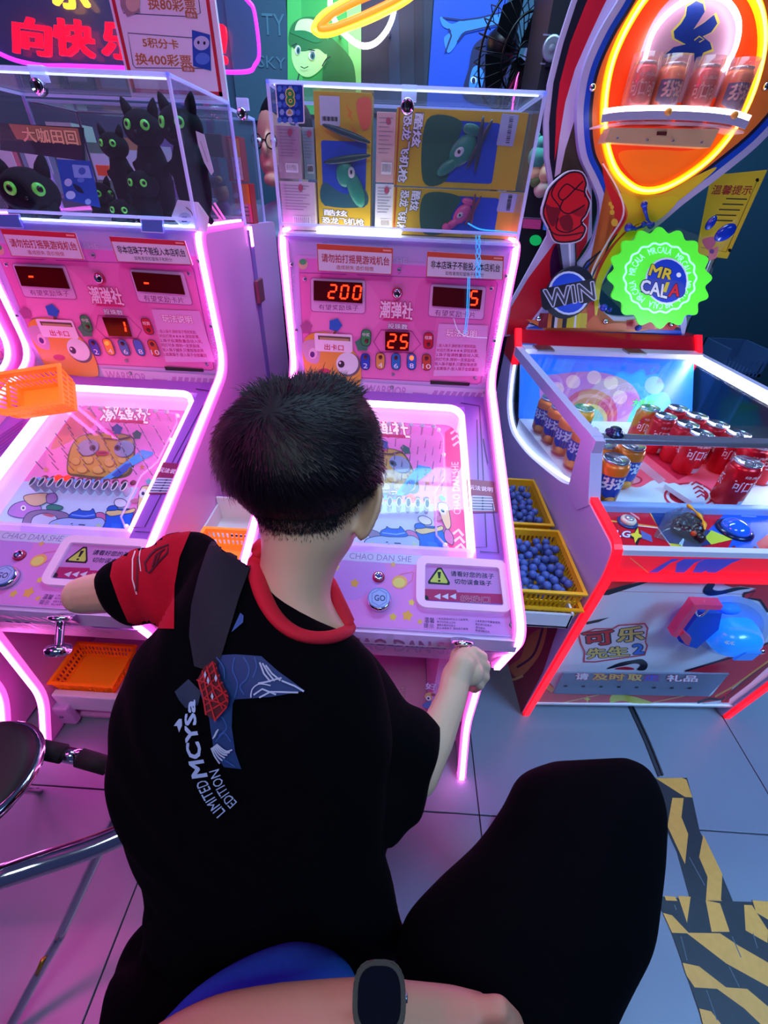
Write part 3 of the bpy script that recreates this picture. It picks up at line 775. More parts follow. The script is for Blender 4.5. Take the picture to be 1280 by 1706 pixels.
# ---- deck print (console and margins)
ck = Art(CP, CN)
ck.poly([prj(-.27, .612, 0), prj(.238, .612, 0), prj(.238, .632, 0), prj(-.27, .632, 0)], pr('#c2cdf2', .3))
ck.text('CHAO DAN SHE', (583, 921), (686, 927), (582, 931), pr('#8d7cc8'), .015)
ck.poly([prj(-.272, .487, 0), prj(.240, .487, 0), prj(.240, .611, 0), prj(-.272, .611, 0)], pr('#d28ade', .3))
ck.poly([(560,938),(600,936),(640,940),(640,960),(620,985),(590,1000),(560,990)], pr('#bb8ee6', .3), True)
for (x, y, r_, c) in ((560,945,7,'#c8cf6a'),(550,971,7,'#b8d070'),(591,972,8,'#d9b44a'),(655,941,5,'#d9b070'),(686,1004,6,'#e0cf60'),(655,1028,7,'#d9c050'),(679,1026,10,'#e0b050'),(568,1009,6,'#d98a70'),(700,1036,5,'#d9b060')):
    ck.star(x, y, r_, pr(c, .3), k=.62, rot=-80)
ck.line([(657,965),(668,957),(688,953)], 1.5, pr('#d86fa0')).line([(668,981),(686,968),(689,954)], 1.5, pr('#d86fa0')).ell(666, 970, 13, 11, pr('#e6b06a')).ell(665, 971, 10, 8, pr('#dcdc72'))
# fine print
ck.text('温馨', (707,1028), (724,1030), (707,1037), pr('#2c2c66'), .02).text('提示', (706,1038), (723,1040), (706,1046), pr('#2c2c66'), .02)
for i, t_ in enumerate(('1.本机适合3岁以上儿童使用,', '珠子切勿放入口中,', '请家长看护好孩子,', '防止误食珠子, 请勿用于赌博.')):
    ck.text(t_, (728, 1029+i*5.2), (728+len(t_)*3.5, 1031+i*5.2), (728, 1033+i*5.2), pr('#2c2c66'), .02)
for i, t_ in enumerate(('2.本机珠子可重复使用,', '离店请归还珠子,', '请勿损坏,', '敬请谅解合作.')):
    ck.text(t_, (792, 1033+i*5.2), (792+len(t_)*3.5, 1036+i*5.2), (792, 1037+i*5.2), pr('#2c2c66'), .02)
# thin seam lines in the purple margins
for off_, Lr in (((799,680),0),):
    ck.line([(768,672),(799,677),(803,745),(811,912),(787,913)], 1.4, pr('#2a1c5a'))
    ck.line([(795,700),(797,800)], 1.4, pr('#2a1c5a'))
# rules card
ck.rr((777,799),(823,803),(829,854),(782,855), 3, pr('#8a2a60'))
ck.text('玩法说明', (781,808), (821,813), (781,816), M('#e8e0ff', .4), .03)
ck.rr((786,826),(820,828),(825,852),(783,852), 3, pr('#b9c6ea'))
for i in range(5): ck.line([(787, 830+i*4.7), (822, 831+i*4.7)], 1.3, pr('#2a2a5a')).ell(804, 830.5+i*4.7, 2, 1.4, pr('#2a2a5a'), n=10)
ck.L().line([c7(1250, 250), c7(1195, 400)], 1.4, pr('#2a1c5a')).line([c7(1090, 640), c7(965, 935), c7(850, 928)], 1.4, pr('#2a1c5a'))
for i in range(6): ck.line([c7(0, 330+i*22), c7(160+i*2-i*12, 225+i*26)], 1.2, pr('#5a4ac0'))
ck.L(False)
ck.build('deck_print', mach)
# go button, lock, hatch, screw
P = hitp((632, 1002), CP, CN)
MB().lathe([(.0215, 0), (.0225, .008), (.020, .012), (.0175, .0125)], P, CN, CHROME, 36).build('button_ring', mach)
bt = MB().lathe([(.0175, .009), (.0175, .0135), (.0165, .015), (.0, .0155)], P, CN, M('#86a8e8', .3, emit=.25, ehex='#7aa0f0'), 36).build('go_button', mach)
a = Art(P+CN*.0156, CN)
a.ell(632, 996, 19, 17, pr('#5f86d4')).ell(632, 996, 17.5, 15.5, pr('#9dbcf4')); a.star(632, 996, 15, pr('#6f96e0'), k=.85, n=6).star(632, 996, 13, pr('#9dbcf4'), k=.85, n=6)
a.text('GO', (624, 991), (642, 992), (624, 1001), pr('#1c2f78'), .03); a.build('button_lettering', mach)
P = hitp((631, 962), CP, CN)
MB().lathe([(.0115, 0), (.0115, .004), (.009, .005)], P, CN, M('#b01850', .3), 24).build('lock_collar', mach)
MB().lathe([(.0085, .004), (.0085, .008), (.006, .009), (.004, .006)], P, CN, CHROME, 24).build('lock_cylinder', mach)
MB().box(P+CN*.0065+V3((-.0012, -.003, 0)), P+CN*.010+V3((.0012, .003, 0)), M('#3a6ac8', .3)).build('keyhole', mach)
P = hitp((853, 1042), CP, CN)
MB().lathe([(.005, 0), (.005, .001), (.002, .002)], P, CN, STEEL, 14).build('screw', mach)
# hatch frame: thick translucent rounded frame with window
U_ = V3((1, 0, 0))
q4 = [hitp(p, CP+CN*.012, CN) for p in ((696,922),(848,929),(852,1015),(692,1008))]
hx0, hx1 = (q4[0].x+q4[3].x)/2, (q4[1].x+q4[2].x)/2; hy0, hy1 = (q4[2].y+q4[3].y)/2, (q4[0].y+q4[1].y)/2
o_ = round_poly([(hx0, hy0), (hx1, hy0), (hx1, hy1), (hx0, hy1)], .022, 6)
i_ = round_poly([(hx0+.016, hy0+.012), (hx1-.016, hy0+.012), (hx1-.017, hy1-.016), (hx0+.017, hy1-.016)], .006, 6)
mb = MB(); ring(mb, o_, i_, .010, .010, M('#e2bde8', .3, emit=.12, ehex='#e8c0f4')); mb.build('hatch_frame', mach)
a = Art(CP+CN*.003, CN)
a.rr((704,938),(836,944),(839,1005),(703,998), 3, pr('#e78fd0')).poly([(704,981),(760,983),(762,987),(838,990),(839,1006),(703,999)], pr('#cc2a66'))
a.poly([(729,946),(736,946),(750,971),(749,975),(714,973),(713,969)], BLACK).poly([(731,949),(735,949),(746,969),(745,972),(718,970),(717,968)], pr('#e2dc58'))
a.poly([(729,953),(735,953),(733.5,964),(730.5,964)], BLACK).ell(732, 968, 2.2, 1.8, BLACK)
a.text('请看好您的孩子', (751,951), (823,956), (751,960), pr('#1a2a4a'), .03).text('切勿误食珠子', (757,964), (819,968), (757,973), pr('#1a2a4a'), .03)
for i in range(3): a.poly([(723+i*13, 994), (734+i*13, 989), (734+i*13, 999)], M('#f4dcec', .4))
a.text('投珠口', (767,992), (816,994), (767,1004), pr('#c02a60'), .04, M('#f8d8e8', .4), .07)
a.poly([(704,992),(712,993),(714,999),(704,998)], BLACK, True)
a.build('hatch_sticker', mach)
MB().prism([V3((x, y, cons(y).z))+CN*.006 for x, y in ((hx0+.015, hy0+.011), (hx1-.015, hy0+.011), (hx1-.015, hy1-.014), (hx0+.015, hy1-.014))], CN*.002, GLASS).build('hatch_window', mach)

# ---- front under the console
a = Art((0, .5, 0), (0, -1, 0))
MB().hexa([(XL+.012, .535, .50), (XR-.012, .535, .50), (XR-.012, .60, .50), (XL+.012, .60, .50)], [(XL+.012, .488, .60), (XR-.012, .488, .60), (XR-.012, .60, .60), (XL+.012, .60, .60)], M('#d98ad0', .3)).build('front_apron', mach)
an_ = V3((0, -.1, -.047)).normalized()
a = Art((0, .488, .60), an_)
a.text('CHAO DAN SHE', (560, 1060), (778, 1072), (560, 1080), pr('#b878c4'), .03, pr('#dfaee4'), .07); a.build('apron_lettering', mach)
# plunger
kr = hitp((770, 1066), V3((0, .502, .58)), an_); kd = V3((.0, -.62, -.78)).normalized()
MB().lathe([(.02, 0), (.02, .004), (.012, .01)], kr, kd, CHROME, 20).build('plunger_flange', mach)
MB().lathe([(.0065, 0), (.0065, .05), (.009, .052), (.009, .055)], kr, kd, CHROME, 16).build('plunger_rod', mach)
MB().lathe([(.008, .05), (.019, .054), (.021, .06), (.019, .067), (.006, .071)], kr, kd, CHROME, 24).build('plunger_knob', mach)
# ---- lower front with collecting tray
mg_ = M('#dd6fc8', .3); mt = M('#e79ad8', .35)
LX0, LX1 = XC-.192, XC+.242
RX1 = .134; RX0 = XC-.188
MB().hexa([(RX1, .597, .13), (LX1, .597, .13), (LX1, .9, .13), (RX1, .9, .13)], [(RX1, .605, .50), (LX1, .605, .50), (LX1, .9, .50), (RX1, .9, .50)], mt).build('front_panel', mach)
MB().box((RX0, .88, .10), (RX1, .90, .50), mg_).build('tray_back', mach)
MB().box((RX0, .60, .10), (RX1, .90, .12), M('#eac0e8', .35)).build('tray_floor', mach)
MB().box((RX0, .592, .065), (RX1+.01, .612, .137), M('#e6e0f6', .35), bev=.004).build('tray_lip', mach)
MB().box((RX0, .61, .02), (LX1, .63, .075), mg_).box((LX0, .60, .012), (LX1, .70, .022), mt).build('kick_plate', mach)
MB().hexa([(RX0, .86, .30), (RX1, .86, .30), (RX1, .88, .30), (RX0, .88, .30)], [(RX0, .60, .46), (RX1, .60, .46), (RX1, .88, .47), (RX0, .88, .47)], mg_).build('chute', mach)
a = Art((0, 0, .1205), (0, 0, 1))
a.text('好运珠', (676, 1143), (675, 1172), (668, 1144), M('#f8e8f8', .4), .05, pr('#9a4a90'), .12); a.build('tray_lettering', mach)
a = Art((0, .600, .28), (0, -1, .0))
a.text('好', (709, 1137), (729, 1139), (709, 1148), M('#f0e0ff', .4), .03, pr('#b04aa8'), .1)
a.ell(716, 1160, 8, 7, pr('#e8c070')).ell(714, 1163, 4, 4, M('#f4f4ff', .4)).ell(714, 1163, 1.8, 1.8, BLACK).poly([(706,1172),(724,1166),(722,1180),(706,1178)], pr('#5a7ac8'), True).ell(722, 1157, 4, 2.5, pr('#b84a60'))
a.build('panel_print', mach)
MB().box((LX0-.02, .575, .012), (LX0+.04, .60, .095), M('#c9a0d8', .35), bev=.006).build('foot_bracket', mach)
MB().lathe([(.006, 0), (.006, .002)], (LX0+.012, .575, .055), (0, -1, 0), STEEL, 12).build('bolt', mach)

# ---- display panel
DY = 1.112
dp = MB().box((XL+.014, DY-.006, .838), (XR-.014, DY, 1.188), M('#b9a6e2', .3), bev=.001).build('display_panel', mach)
d = Art((0, DY-.0062, 0), (0, -1, 0))
PKc, PK2 = '#ea76c2', '#df7ad0'
d.rr((490,424),(862,449),(812,646),(505,626), 10, pr('#c9a2e4', .3))
d.poly([(498,446),(510,430),(845,452),(852,470),(818,628),(810,640),(512,622),(506,610)], pr(PK2, .3))
d.poly([(499,455),(828,466),(826,480),(800,640),(508,627)], pr(PKc, .3)).line([(499,454),(826,467),(829,474),(801,637),(795,640),(508,624)], 1.4, pr('#a04a98'), closed=True)
for P_, c_ in (([(560,470),(600,460),(640,520),(600,560),(560,540)], '#ee84ca'), ([(700,470),(730,480),(720,560),(690,540)], '#e46cba'), ([(520,520),(560,515),(560,560),(525,560)], '#f08ccc')):
    d.poly(P_, pr(c_, .3), True)
for st, tl, tr, bl in (('CHAO DAN SHE', (481,540), (479,456), (491,540)), ('CHAO DAN SHE', (848,470), (829,570), (840,468)), ('CHAO DAN SHE', (823,578), (811,640), (816,577)), ('SHE', (654,429), (678,431), (654,438))):
    d.text(st, tl, tr, bl, pr('#d8c8f4', .3), .0, pr('#a68ad0', .3), .05)
d.ell(505, 440, 8, 9, pr('#d8b8a0')).ell(505, 436, 6, 5, pr('#4fae70'))
# lower band
d.poly([(605,636),(812,649),(814,666),(606,658)], pr('#d9b4ea', .3)).text('WARRIOR', (611,640), (679,645), (609,655), pr('#c07ad0', .3), .03)
d.poly([(688,653),(713,655),(712,660),(687,658)], pr('#c07ad0', .3))
for i in range(8): d.poly([(724+i*10.5, 650+i*.5), (731+i*10.5, 650.5+i*.5), (726+i*10.5, 660+i*.5), (718+i*10.5, 659.5+i*.5)], pr('#c07ad0', .3))
# frames of the read-outs
fw = pr('#e4b0e4', .3)
for F_ in (((517,462),(610,466),(609,523),(518,519)), ((717,472),(811,477),(806,533),(713,527))):
    d.rr(*F_, 6, pr('#b45aa8')).rr(*[(x+(1.2 if i in (0, 3) else -1.2), y+(1.2 if i < 2 else -1.2)) for i, (x, y) in enumerate(F_)], 5, fw)
d.text('有望奖励珠子', (531,506), (598,508), (531,516), pr('#9a3a98'), .045, M('#f8e8fa', .4), .1)
d.text('有望奖励卡片', (725,515), (793,519), (724,526), pr('#9a3a98'), .045, M('#f8e8fa', .4), .1)
d.text('潮弹社', (634,500), (689,504), (632,530), M('#f4dcf4', .4), .05, pr('#d02a78'), .13)
d.poly([(640,529),(684,531),(682,535),(638,533)], pr('#d02a78'))
d.text('投珠数', (647,538), (680,540), (646,547), M('#f4f0ff', .4), .03, pr('#5a3a6a'), .09)
d.line([(623,569),(635,549),(686,551),(701,573),(687,587),(634,586)], 1.3, pr('#a83a8a'), closed=True)
# instruction block
d.poly([(731,539),(813,542),(807,626),(722,626)], pr('#e2a6e0', .3))
d.text('玩法说明', (744,547), (795,550), (743,560), M('#f4eaff', .4), .05, pr('#d03a88'), .13)
for i, t_ in enumerate(('1.投入珠子,弹射珠子得到奖励,', '对应灯亮★★★★,获取彩票,', '2.珠子投满数量自动入奖,', '同灯可多,得到一定奖励球,', '投入珠子越多,只要投珠进洞', '3.如果珠子-投入珠子全部赢回')):
    d.text(t_, (729-i*1.1, 572+i*7.6), (794-i*.6+(i % 3)*3, 574+i*7.6), (728.5-i*1.1, 578+i*7.6), pr('#c8408e'), .03)
# creature
d.poly([(505,574),(520,555),(556,556),(590,585),(601,610),(600,640),(585,650),(520,640),(508,610)], pr('#e0a23c', .3), True)
d.poly([(512,600),(504,580),(508,568),(526,566),(534,580),(530,604)], pr('#c9a0c0', .3), True).ell(522, 588, 7, 9, pr('#e2c8da', .3)).ell(521, 590, 4, 5, pr('#5a2a80'))
d.ell(581, 607, 20, 20, pr('#6a5a6a')).ell(579, 605, 18.5, 18.5, pr('#dfe2ee', .3)).ell(569, 606, 5.5, 6, pr('#2a2030')).ell(567, 604, 1.8, 2, WHITE)
d.ell(541, 618, 10, 5, pr('#c83a5a'))
d.star(559, 541, 12, pr('#2c6ac8'), k=.78, rot=-70).star(511, 545, 11, pr('#b05a98'), k=.78).star(604, 573, 13, pr('#3e8a68'), k=.78)
d.line([(560,550),(556,558)], 4, pr('#7a4a30'))
# card outlet plate
d.rr((524,554),(587,557),(588,587),(526,584), 4, M('#ece0f2', .35)).poly([(530,558),(584,561),(584,568),(531,565)], pr('#5a4a40')).poly([(533,561),(582,564),(582,568),(533,565)], pr('#b8a070'))
d.text('出卡口', (541,572), (573,574), (541,582), pr('#c8283a'), .04)
d.poly([(717,633),(783,637),(782,642),(717,639)], BLACK)
d.build('display_print', mach)
# read-out windows and lamp plates
led = M('#48040c', .15)
for nm, F_ in (('readout_screen', ((523,467),(604,471),(604,505),(523,500))), ('readout_screen', ((722,477),(804,483),(800,515),(720,509))), ('readout_screen', ((642,552),(683,554),(681,584),(642,583)))):
    MB().prism([hitp(p, V3((0, DY-.010, 0)), V3((0, -1, 0))) for p in F_], (0, -.003, 0), led).build(nm, mach)
LAMPC = {'2': ('#2c4ac0', (609, 605)), '4': ('#e0a050', (634, 604)), '6': ('#2f78c8', (660, 605)), '8': ('#2a6ad0', (686, 605)), '10': ('#c8503a', (711, 606))}
for k_, (c_, (x, y)) in LAMPC.items():
    a = Art((0, DY-.0105, 0), (0, -1, 0))
    P = hitp((x, y), V3((0, DY-.0072, 0)), V3((0, -1, 0)))
    a.rr((x-8, y-17), (x+8, y-16), (x+7.5, y+12), (x-8, y+11), 7.9, pr('#2a2a4a')).rr((x-7, y-16), (x+7, y-15), (x+6.5, y+11), (x-7, y+10), 6.9, pr(c_, .3))
    a.text(k_, (x-3.5*len(k_), y), (x+3.5*len(k_), y+.6), (x-3.5*len(k_), y+8), M('#f0f4ff', .4), .02); a.build('lamp_plate', mach)
for c_, (x, y), t_ in (('#3f9a58', (610, 567), '中奖'), ('#c8283e', (714, 572), '结算')):
    a = Art((0, DY-.0105, 0), (0, -1, 0))
    a.rr((x-8, y-19), (x+9, y-18), (x+8, y+10), (x-9, y+9), 7.9, pr('#2a2a4a')).rr((x-7, y-18), (x+8, y-17), (x+7, y+9), (x-8, y+8), 6.9, pr(c_, .3)).text(t_, (x-6, y-13), (x+6, y-12), (x-6, y-7), M('#f0f4ff', .4), .0); a.build('lamp_plate', mach)
for x, y in ((609,595),(634,595),(660,596),(686,596),(711,597),(611,568),(714,574)):
    if (x, y) == (686, 596): continue
    P = hitp((x, y), V3((0, DY-.0115, 0)), V3((0, -1, 0)))
    MB().lathe([(.0048, 0), (.0048, .002), (.003, .004)], P, (0, -1, 0), M('#5a0c1c', .3), 14).build('lamp', mach)
P = hitp((662, 488), V3((0, DY-.009, 0)), V3((0, -1, 0)))
MB().lathe([(.0125, 0), (.0125, .003), (.010, .004)], P, (0, -1, 0), M('#b01c48', .3), 24).build('lock_collar', mach)
MB().lathe([(.0095, .003), (.0095, .008), (.007, .0095), (.005, .006)], P, (0, -1, 0), CHROME, 24).build('lock_cylinder', mach)
MB().box(P+V3((-.001, -.0085, -.003)), P+V3((.001, -.006, .003)), BLACK).build('keyhole', mach)
for x, y in ((486,441),(665,450),(844,460),(508,465),(819,481),(494,550),(824,568),(655,624),(792,630),(808,654),(653,645)):
    P = hitp((x, y), V3((0, DY-.009, 0)), V3((0, -1, 0)))
    MB().lathe([(.0045, 0), (.0042, .0015), (.002, .0022)], P, (0, -1, 0), STEEL, 12).build('screw', mach)
# side details: rear seam strip and brass hasp on the outer right side
sx = XR+.0
MB().box((sx-.002, 1.425, .45), (sx+.003, 1.455, 1.17), M('#8f6cc4', .4)).build('seam_strip', mach)
MB().box((sx, 1.415, .98), (sx+.012, 1.475, 1.045), M('#a85a70', .3, .6), bev=.004).build('hasp', mach)
MB().box((sx+.001, 1.43, 1.13), (sx+.006, 1.445, 1.178), NEON).build('light_clip', mach)

# copies: the left machine and the one beyond it
left = copy_tree(mach); left.location = (XC-S, 1.1, 0)
left['label'] = 'left pink neon marble machine with an orange basket leaning on it'
far = copy_tree(mach); far.location = (XC-1.262, 1.1, 0)
far['label'] = 'pink neon marble machine at the left edge, mostly out of frame'
def digits(root, dx, segs):
    """seven-segment figures glowing in the read-out windows"""
    red = M('#ff3a20', .4, emit=5, ehex='#ff2808')
    for ch, (x, y), (w_, h_) in segs:
        a = Art((0, DY-.0134, 0), (0, -1, 0)); a.dx = V3((dx, 0, 0))
        S7 = {'0': 'abcdef', '2': 'abged', '5': 'afgcd', '1': 'bc', '-': 'g'}[ch]
        L_, R_, T_, B_ = x-w_, x+w_, y-h_, y+h_; sl = 1.5
        seg = {'a': ((L_+sl, T_), (R_+sl, T_+.4)), 'b': ((R_+sl, T_+.4), (R_+.5, y)), 'c': ((R_+.5, y), (R_-sl, B_)), 'd': ((L_-sl, B_-.4), (R_-sl, B_)), 'e': ((L_+.2, y), (L_-sl, B_-.4)), 'f': ((L_+sl, T_), (L_+.2, y)), 'g': ((L_+.3, y), (R_+.3, y+.4))}
        for k in S7:
            p, q = seg[k]; u = (q[0]-p[0], q[1]-p[1]); a.line([(p[0]+u[0]*.1, p[1]+u[1]*.1), (p[0]+u[0]*.9, p[1]+u[1]*.9)], 2.7, red, up=False)
        a.build('lit_digit', root)
digits(mach, 0, [('2', (554, 485.5), (5.5, 11)), ('0', (574, 486.5), (5.5, 11)), ('0', (595, 487.5), (5.5, 11)), ('5', (790, 496.5), (5.5, 11.5)), ('2', (653, 568), (5.5, 11)), ('5', (673, 569), (5.5, 11))])
digits(left, -S, [('-', (545, 485), (5, 10)), ('-', (741, 496), (5, 10)), ('1', (672, 568), (4, 9))])
for root, dx, q in ((mach, 0, (686, 596)), (left, -S, (634, 595))):
    P = hitp(q, V3((0, DY-.0115, 0)), V3((0, -1, 0)))+V3((dx, 0, 0))
    MB().lathe([(.0052, 0.0), (.0052, .004), (.003, .006)], P, (0, -1, 0), M('#ff5a30', .4, emit=9, ehex='#ff3010'), 14).build('lit_lamp', root, 'glowing red lamp')
P = Wc(.046, .812, D+.004)
MB().lathe([(.0088, 0), (.0088, .003), (.004, .006)], P, CN, M('#ff3020', .4, emit=7, ehex='#ff1808'), 14).build('lit_slot_lamp', mach, 'glowing red slot lamp')
MB().lathe([(.010, 0), (.010, .004), (.006, .006)], Wc(.0027, .822, D+.006), CN, CHROME, 18).build('ball_spinner', mach)
for i, x in enumerate((-.098, -.077)):
    MB().lathe([(.0085, 0), (.0085, .003), (.004, .006)], Wc(x-S, .812, D+.004), CN, M('#ff3020', .4, emit=4, ehex='#ff1808'), 14).build('lit_slot_lamp', left, 'glowing red slot lamp')

# ---------------------------------------------------------------- acrylic display cases
def acrylic_case(x0, x1, y0, y1, z0, z1, label, lock_px, front_open=0.0):
    r = empty('display_case', ((x0+x1)/2, (y0+y1)/2, z0), label, 'display case')
    t = .004
    MB().box((x0, y0, z0), (x1, y0+t, z1), ACR).build('front_panel', r)
    MB().box((x0, y1-t, z0), (x1, y1, z1), ACR).build('back_panel', r)
    MB().box((x0, y0+t, z0), (x0+t, y1-t, z1), ACR).build('side_panel', r)
    MB().box((x1-t, y0+t, z0), (x1, y1-t, z1), ACR).build('side_panel', r)
    MB().box((x0, y0, z1), (x1, y1, z1+t), ACR).build('lid', r)
    e = MB(); k = .0028
    for a, b in (((x0,y0,z0),(x0,y0,z1)), ((x1,y0,z0),(x1,y0,z1)), ((x0,y1,z0),(x0,y1,z1)), ((x1,y1,z0),(x1,y1,z1)),
                 ((x0,y0,z1),(x1,y0,z1)), ((x0,y1,z1),(x1,y1,z1)), ((x0,y0,z1),(x0,y1,z1)), ((x1,y0,z1),(x1,y1,z1)),
                 ((x0,y0,z0),(x1,y0,z0)), ((x0,y0,z0+.018),(x1,y0,z0+.018))):
        a = V3(a); b = V3(b); q = V3((k, k, k))
        e.box(tuple(a-q), tuple(b+q), EDGE)
    e.build('glued_edges', r)
    P = hitp(lock_px, V3((0, y0, 0)), V3((0, -1, 0)))
    MB().lathe([(.013, -.004), (.013, .006), (.010, .011), (.0095, .011), (.008, .008)], P, (0, -1, 0), CHROME, 24).build('cam_lock', r)
    MB().box(P+V3((-.0012, -.0115, -.006)), P+V3((.0012, -.009, .006)), BLACK).build('keyhole', r)
    MB().box(P+V3((-.012, .002, .008)), P+V3((.016, .014, .03)), EDGE).build('hinge_block', r)
    return r
CZ0, CZ1 = 1.192, 1.428
cA = acrylic_case(-.272, .238, 1.098, 1.34, CZ0, CZ1, 'clear acrylic display case on the centre machine holding toy boxes', (679, 178))
# sticker card in its upper left corner
a = Art((0, 1.0975, 0), (0, -1, 0))
a.rr((458,139),(506,140),(508,206),(463,205), 3, pr('#e4ecff')).rr((460,141),(504,142),(506,204),(465,203), 3, pr('#1c3fa8'))
for i in range(5):
    for j in range(5):
        cx = 466+i*9+(4 if j % 2 else 0); cy = 148+j*13+i*.2
        if cx < 502: a.ell(cx, cy, 4.3, 5.5, pr(('#4f86e8', '#2a5fd0', '#86aef4', '#3f6ad8')[(i*3+j*2) % 4]), n=6)
a.text('8', (476,148), (490,149), (478,176), pr('#2f9a5a'), .03, pr('#f0e060'), .1).ell(483, 188, 6, 6, pr('#c8d4e8')).poly([(483,180),(487,190),(479,190)], pr('#b8a860'))
o = a.build('corner_sticker', cA)
LB = MB().box((-.20, 1.13, CZ0+.002), (-.012, 1.165, CZ0+.014), M('#fffdf0', .4, emit=4, ehex='#fff2dc')).build('light_base', cA)
MB().box((-.262, 1.102, CZ1-.004), (.228, 1.108, CZ1-.001), M('#ffffff', .4, emit=1.6, ehex='#dfe8ff')).build('lid_fill_light', cA)  # added glowing strip to brighten the toy boxes; the lid has no lamp
MB().box((-.265, 1.105, CZ0), (.232, 1.335, CZ0+.002), M('#cfd6ee', .4)).build('floor_plate', cA)

cB = acrylic_case(-.972, -.457, 1.098, 1.43, CZ0, CZ1+.004, 'long clear acrylic display case on the left machine full of black plush cats', (66, 145))
MB().box((-.965, 1.104, CZ0), (-.463, 1.425, CZ0+.002), M('#a8b2d8', .4)).build('floor_plate', cB)
MB().box((-.962, 1.104, CZ0+.002), (-.466, 1.110, CZ0+.006), M('#e8f0ff', .4, emit=7, ehex='#b8d0ff')).build('floor_light', cB)
MB().box((-.962, 1.104, CZ1-.002), (-.466, 1.110, CZ1+.001), M('#e8f0ff', .4, emit=1.2, ehex='#d0dcff')).build('lid_fill_light', cB)  # same added strip, brightens the plush; not a real fitting of the case
cC = acrylic_case(-.972, -.457, 1.436, 1.64, CZ0-.012, CZ1-.006, 'rear acrylic case behind the plush case with orange snack boxes', (404, 190))

# ---- plates hung on the case fronts
def plate(px4, dx, label, top, sub, colr, parent=None):
    Y = 1.088
    P = [hitp(p, V3((0, Y, 0)), V3((0, -1, 0)))+V3((dx, 0, 0)) for p in px4]
    r = empty('notice_plate', tuple((P[2]+P[3])/2), label, 'sign', 'notice plates hung on the display cases')
    MB().prism(P, (0, .004, 0), M('#e8dfe2', .35)).build('plate', r)
    x0 = px4[0]; a = Art((0, Y, 0), (0, -1, 0)); a.dx = V3((dx, 0, 0))
    L4 = lambda u, v: tuple(px4[0][k]*(1-u)*(1-v)+px4[1][k]*u*(1-v)+px4[2][k]*u*v+px4[3][k]*(1-u)*v for k in (0, 1))
    a.poly(px4, pr('#c86a50', .3)).poly([L4(.012, .02), L4(.988, .02), L4(.988, .975), L4(.012, .975)], M('#dcdcf0', .35))
    a.poly([L4(.0, .0), L4(1, .0), L4(1, .20), L4(0, .20)], pr('#d05a40' if dx == 0 else '#c83048', .3))
    a.poly([L4(.87, .07), L4(.98, .07), L4(.98, .13), L4(.87, .13)], M('#f0b8a8', .4))
    a.text(top, L4(.055, .34), L4(.955, .34), L4(.055, .66), pr(colr), .03)
    a.text(sub, L4(.25, .74), L4(.75, .74), L4(.25, .9), pr(colr), .02); a.build('plate_print', r)
    h = MB()
    for u in (.1, .9):
        q = P[0]*(1-u)+P[1]*u; h.box(q+V3((-.004, 0, -.004)), q+V3((.004, .012, .003)), ACR)
    h.build('hook', r)
SL = ((528,406),(655,413.5),(653,457.5),(530,451.5)); SR = ((712,419),(840,427),(838,466.5),(710,461))
T1, T2, T3, T4 = '请勿拍打摇晃游戏机台', '造成损失 造价赔偿', '非本店珠子不能投入本店机台', '如有发现扣留珠子和积分'
plate(SL, 0, 'white plate with red writing on the centre display case', T1, T2, '#b0283a')
plate(SR, 0, 'white plate with black writing on the centre display case', T3, T4, '#14142a')
plate(SL, -S, 'white plate with red writing on the left display case', T1, T2, '#b0283a')
plate(SR, -S, 'white plate with dark writing on the left display case', T3, T4, '#14142a')

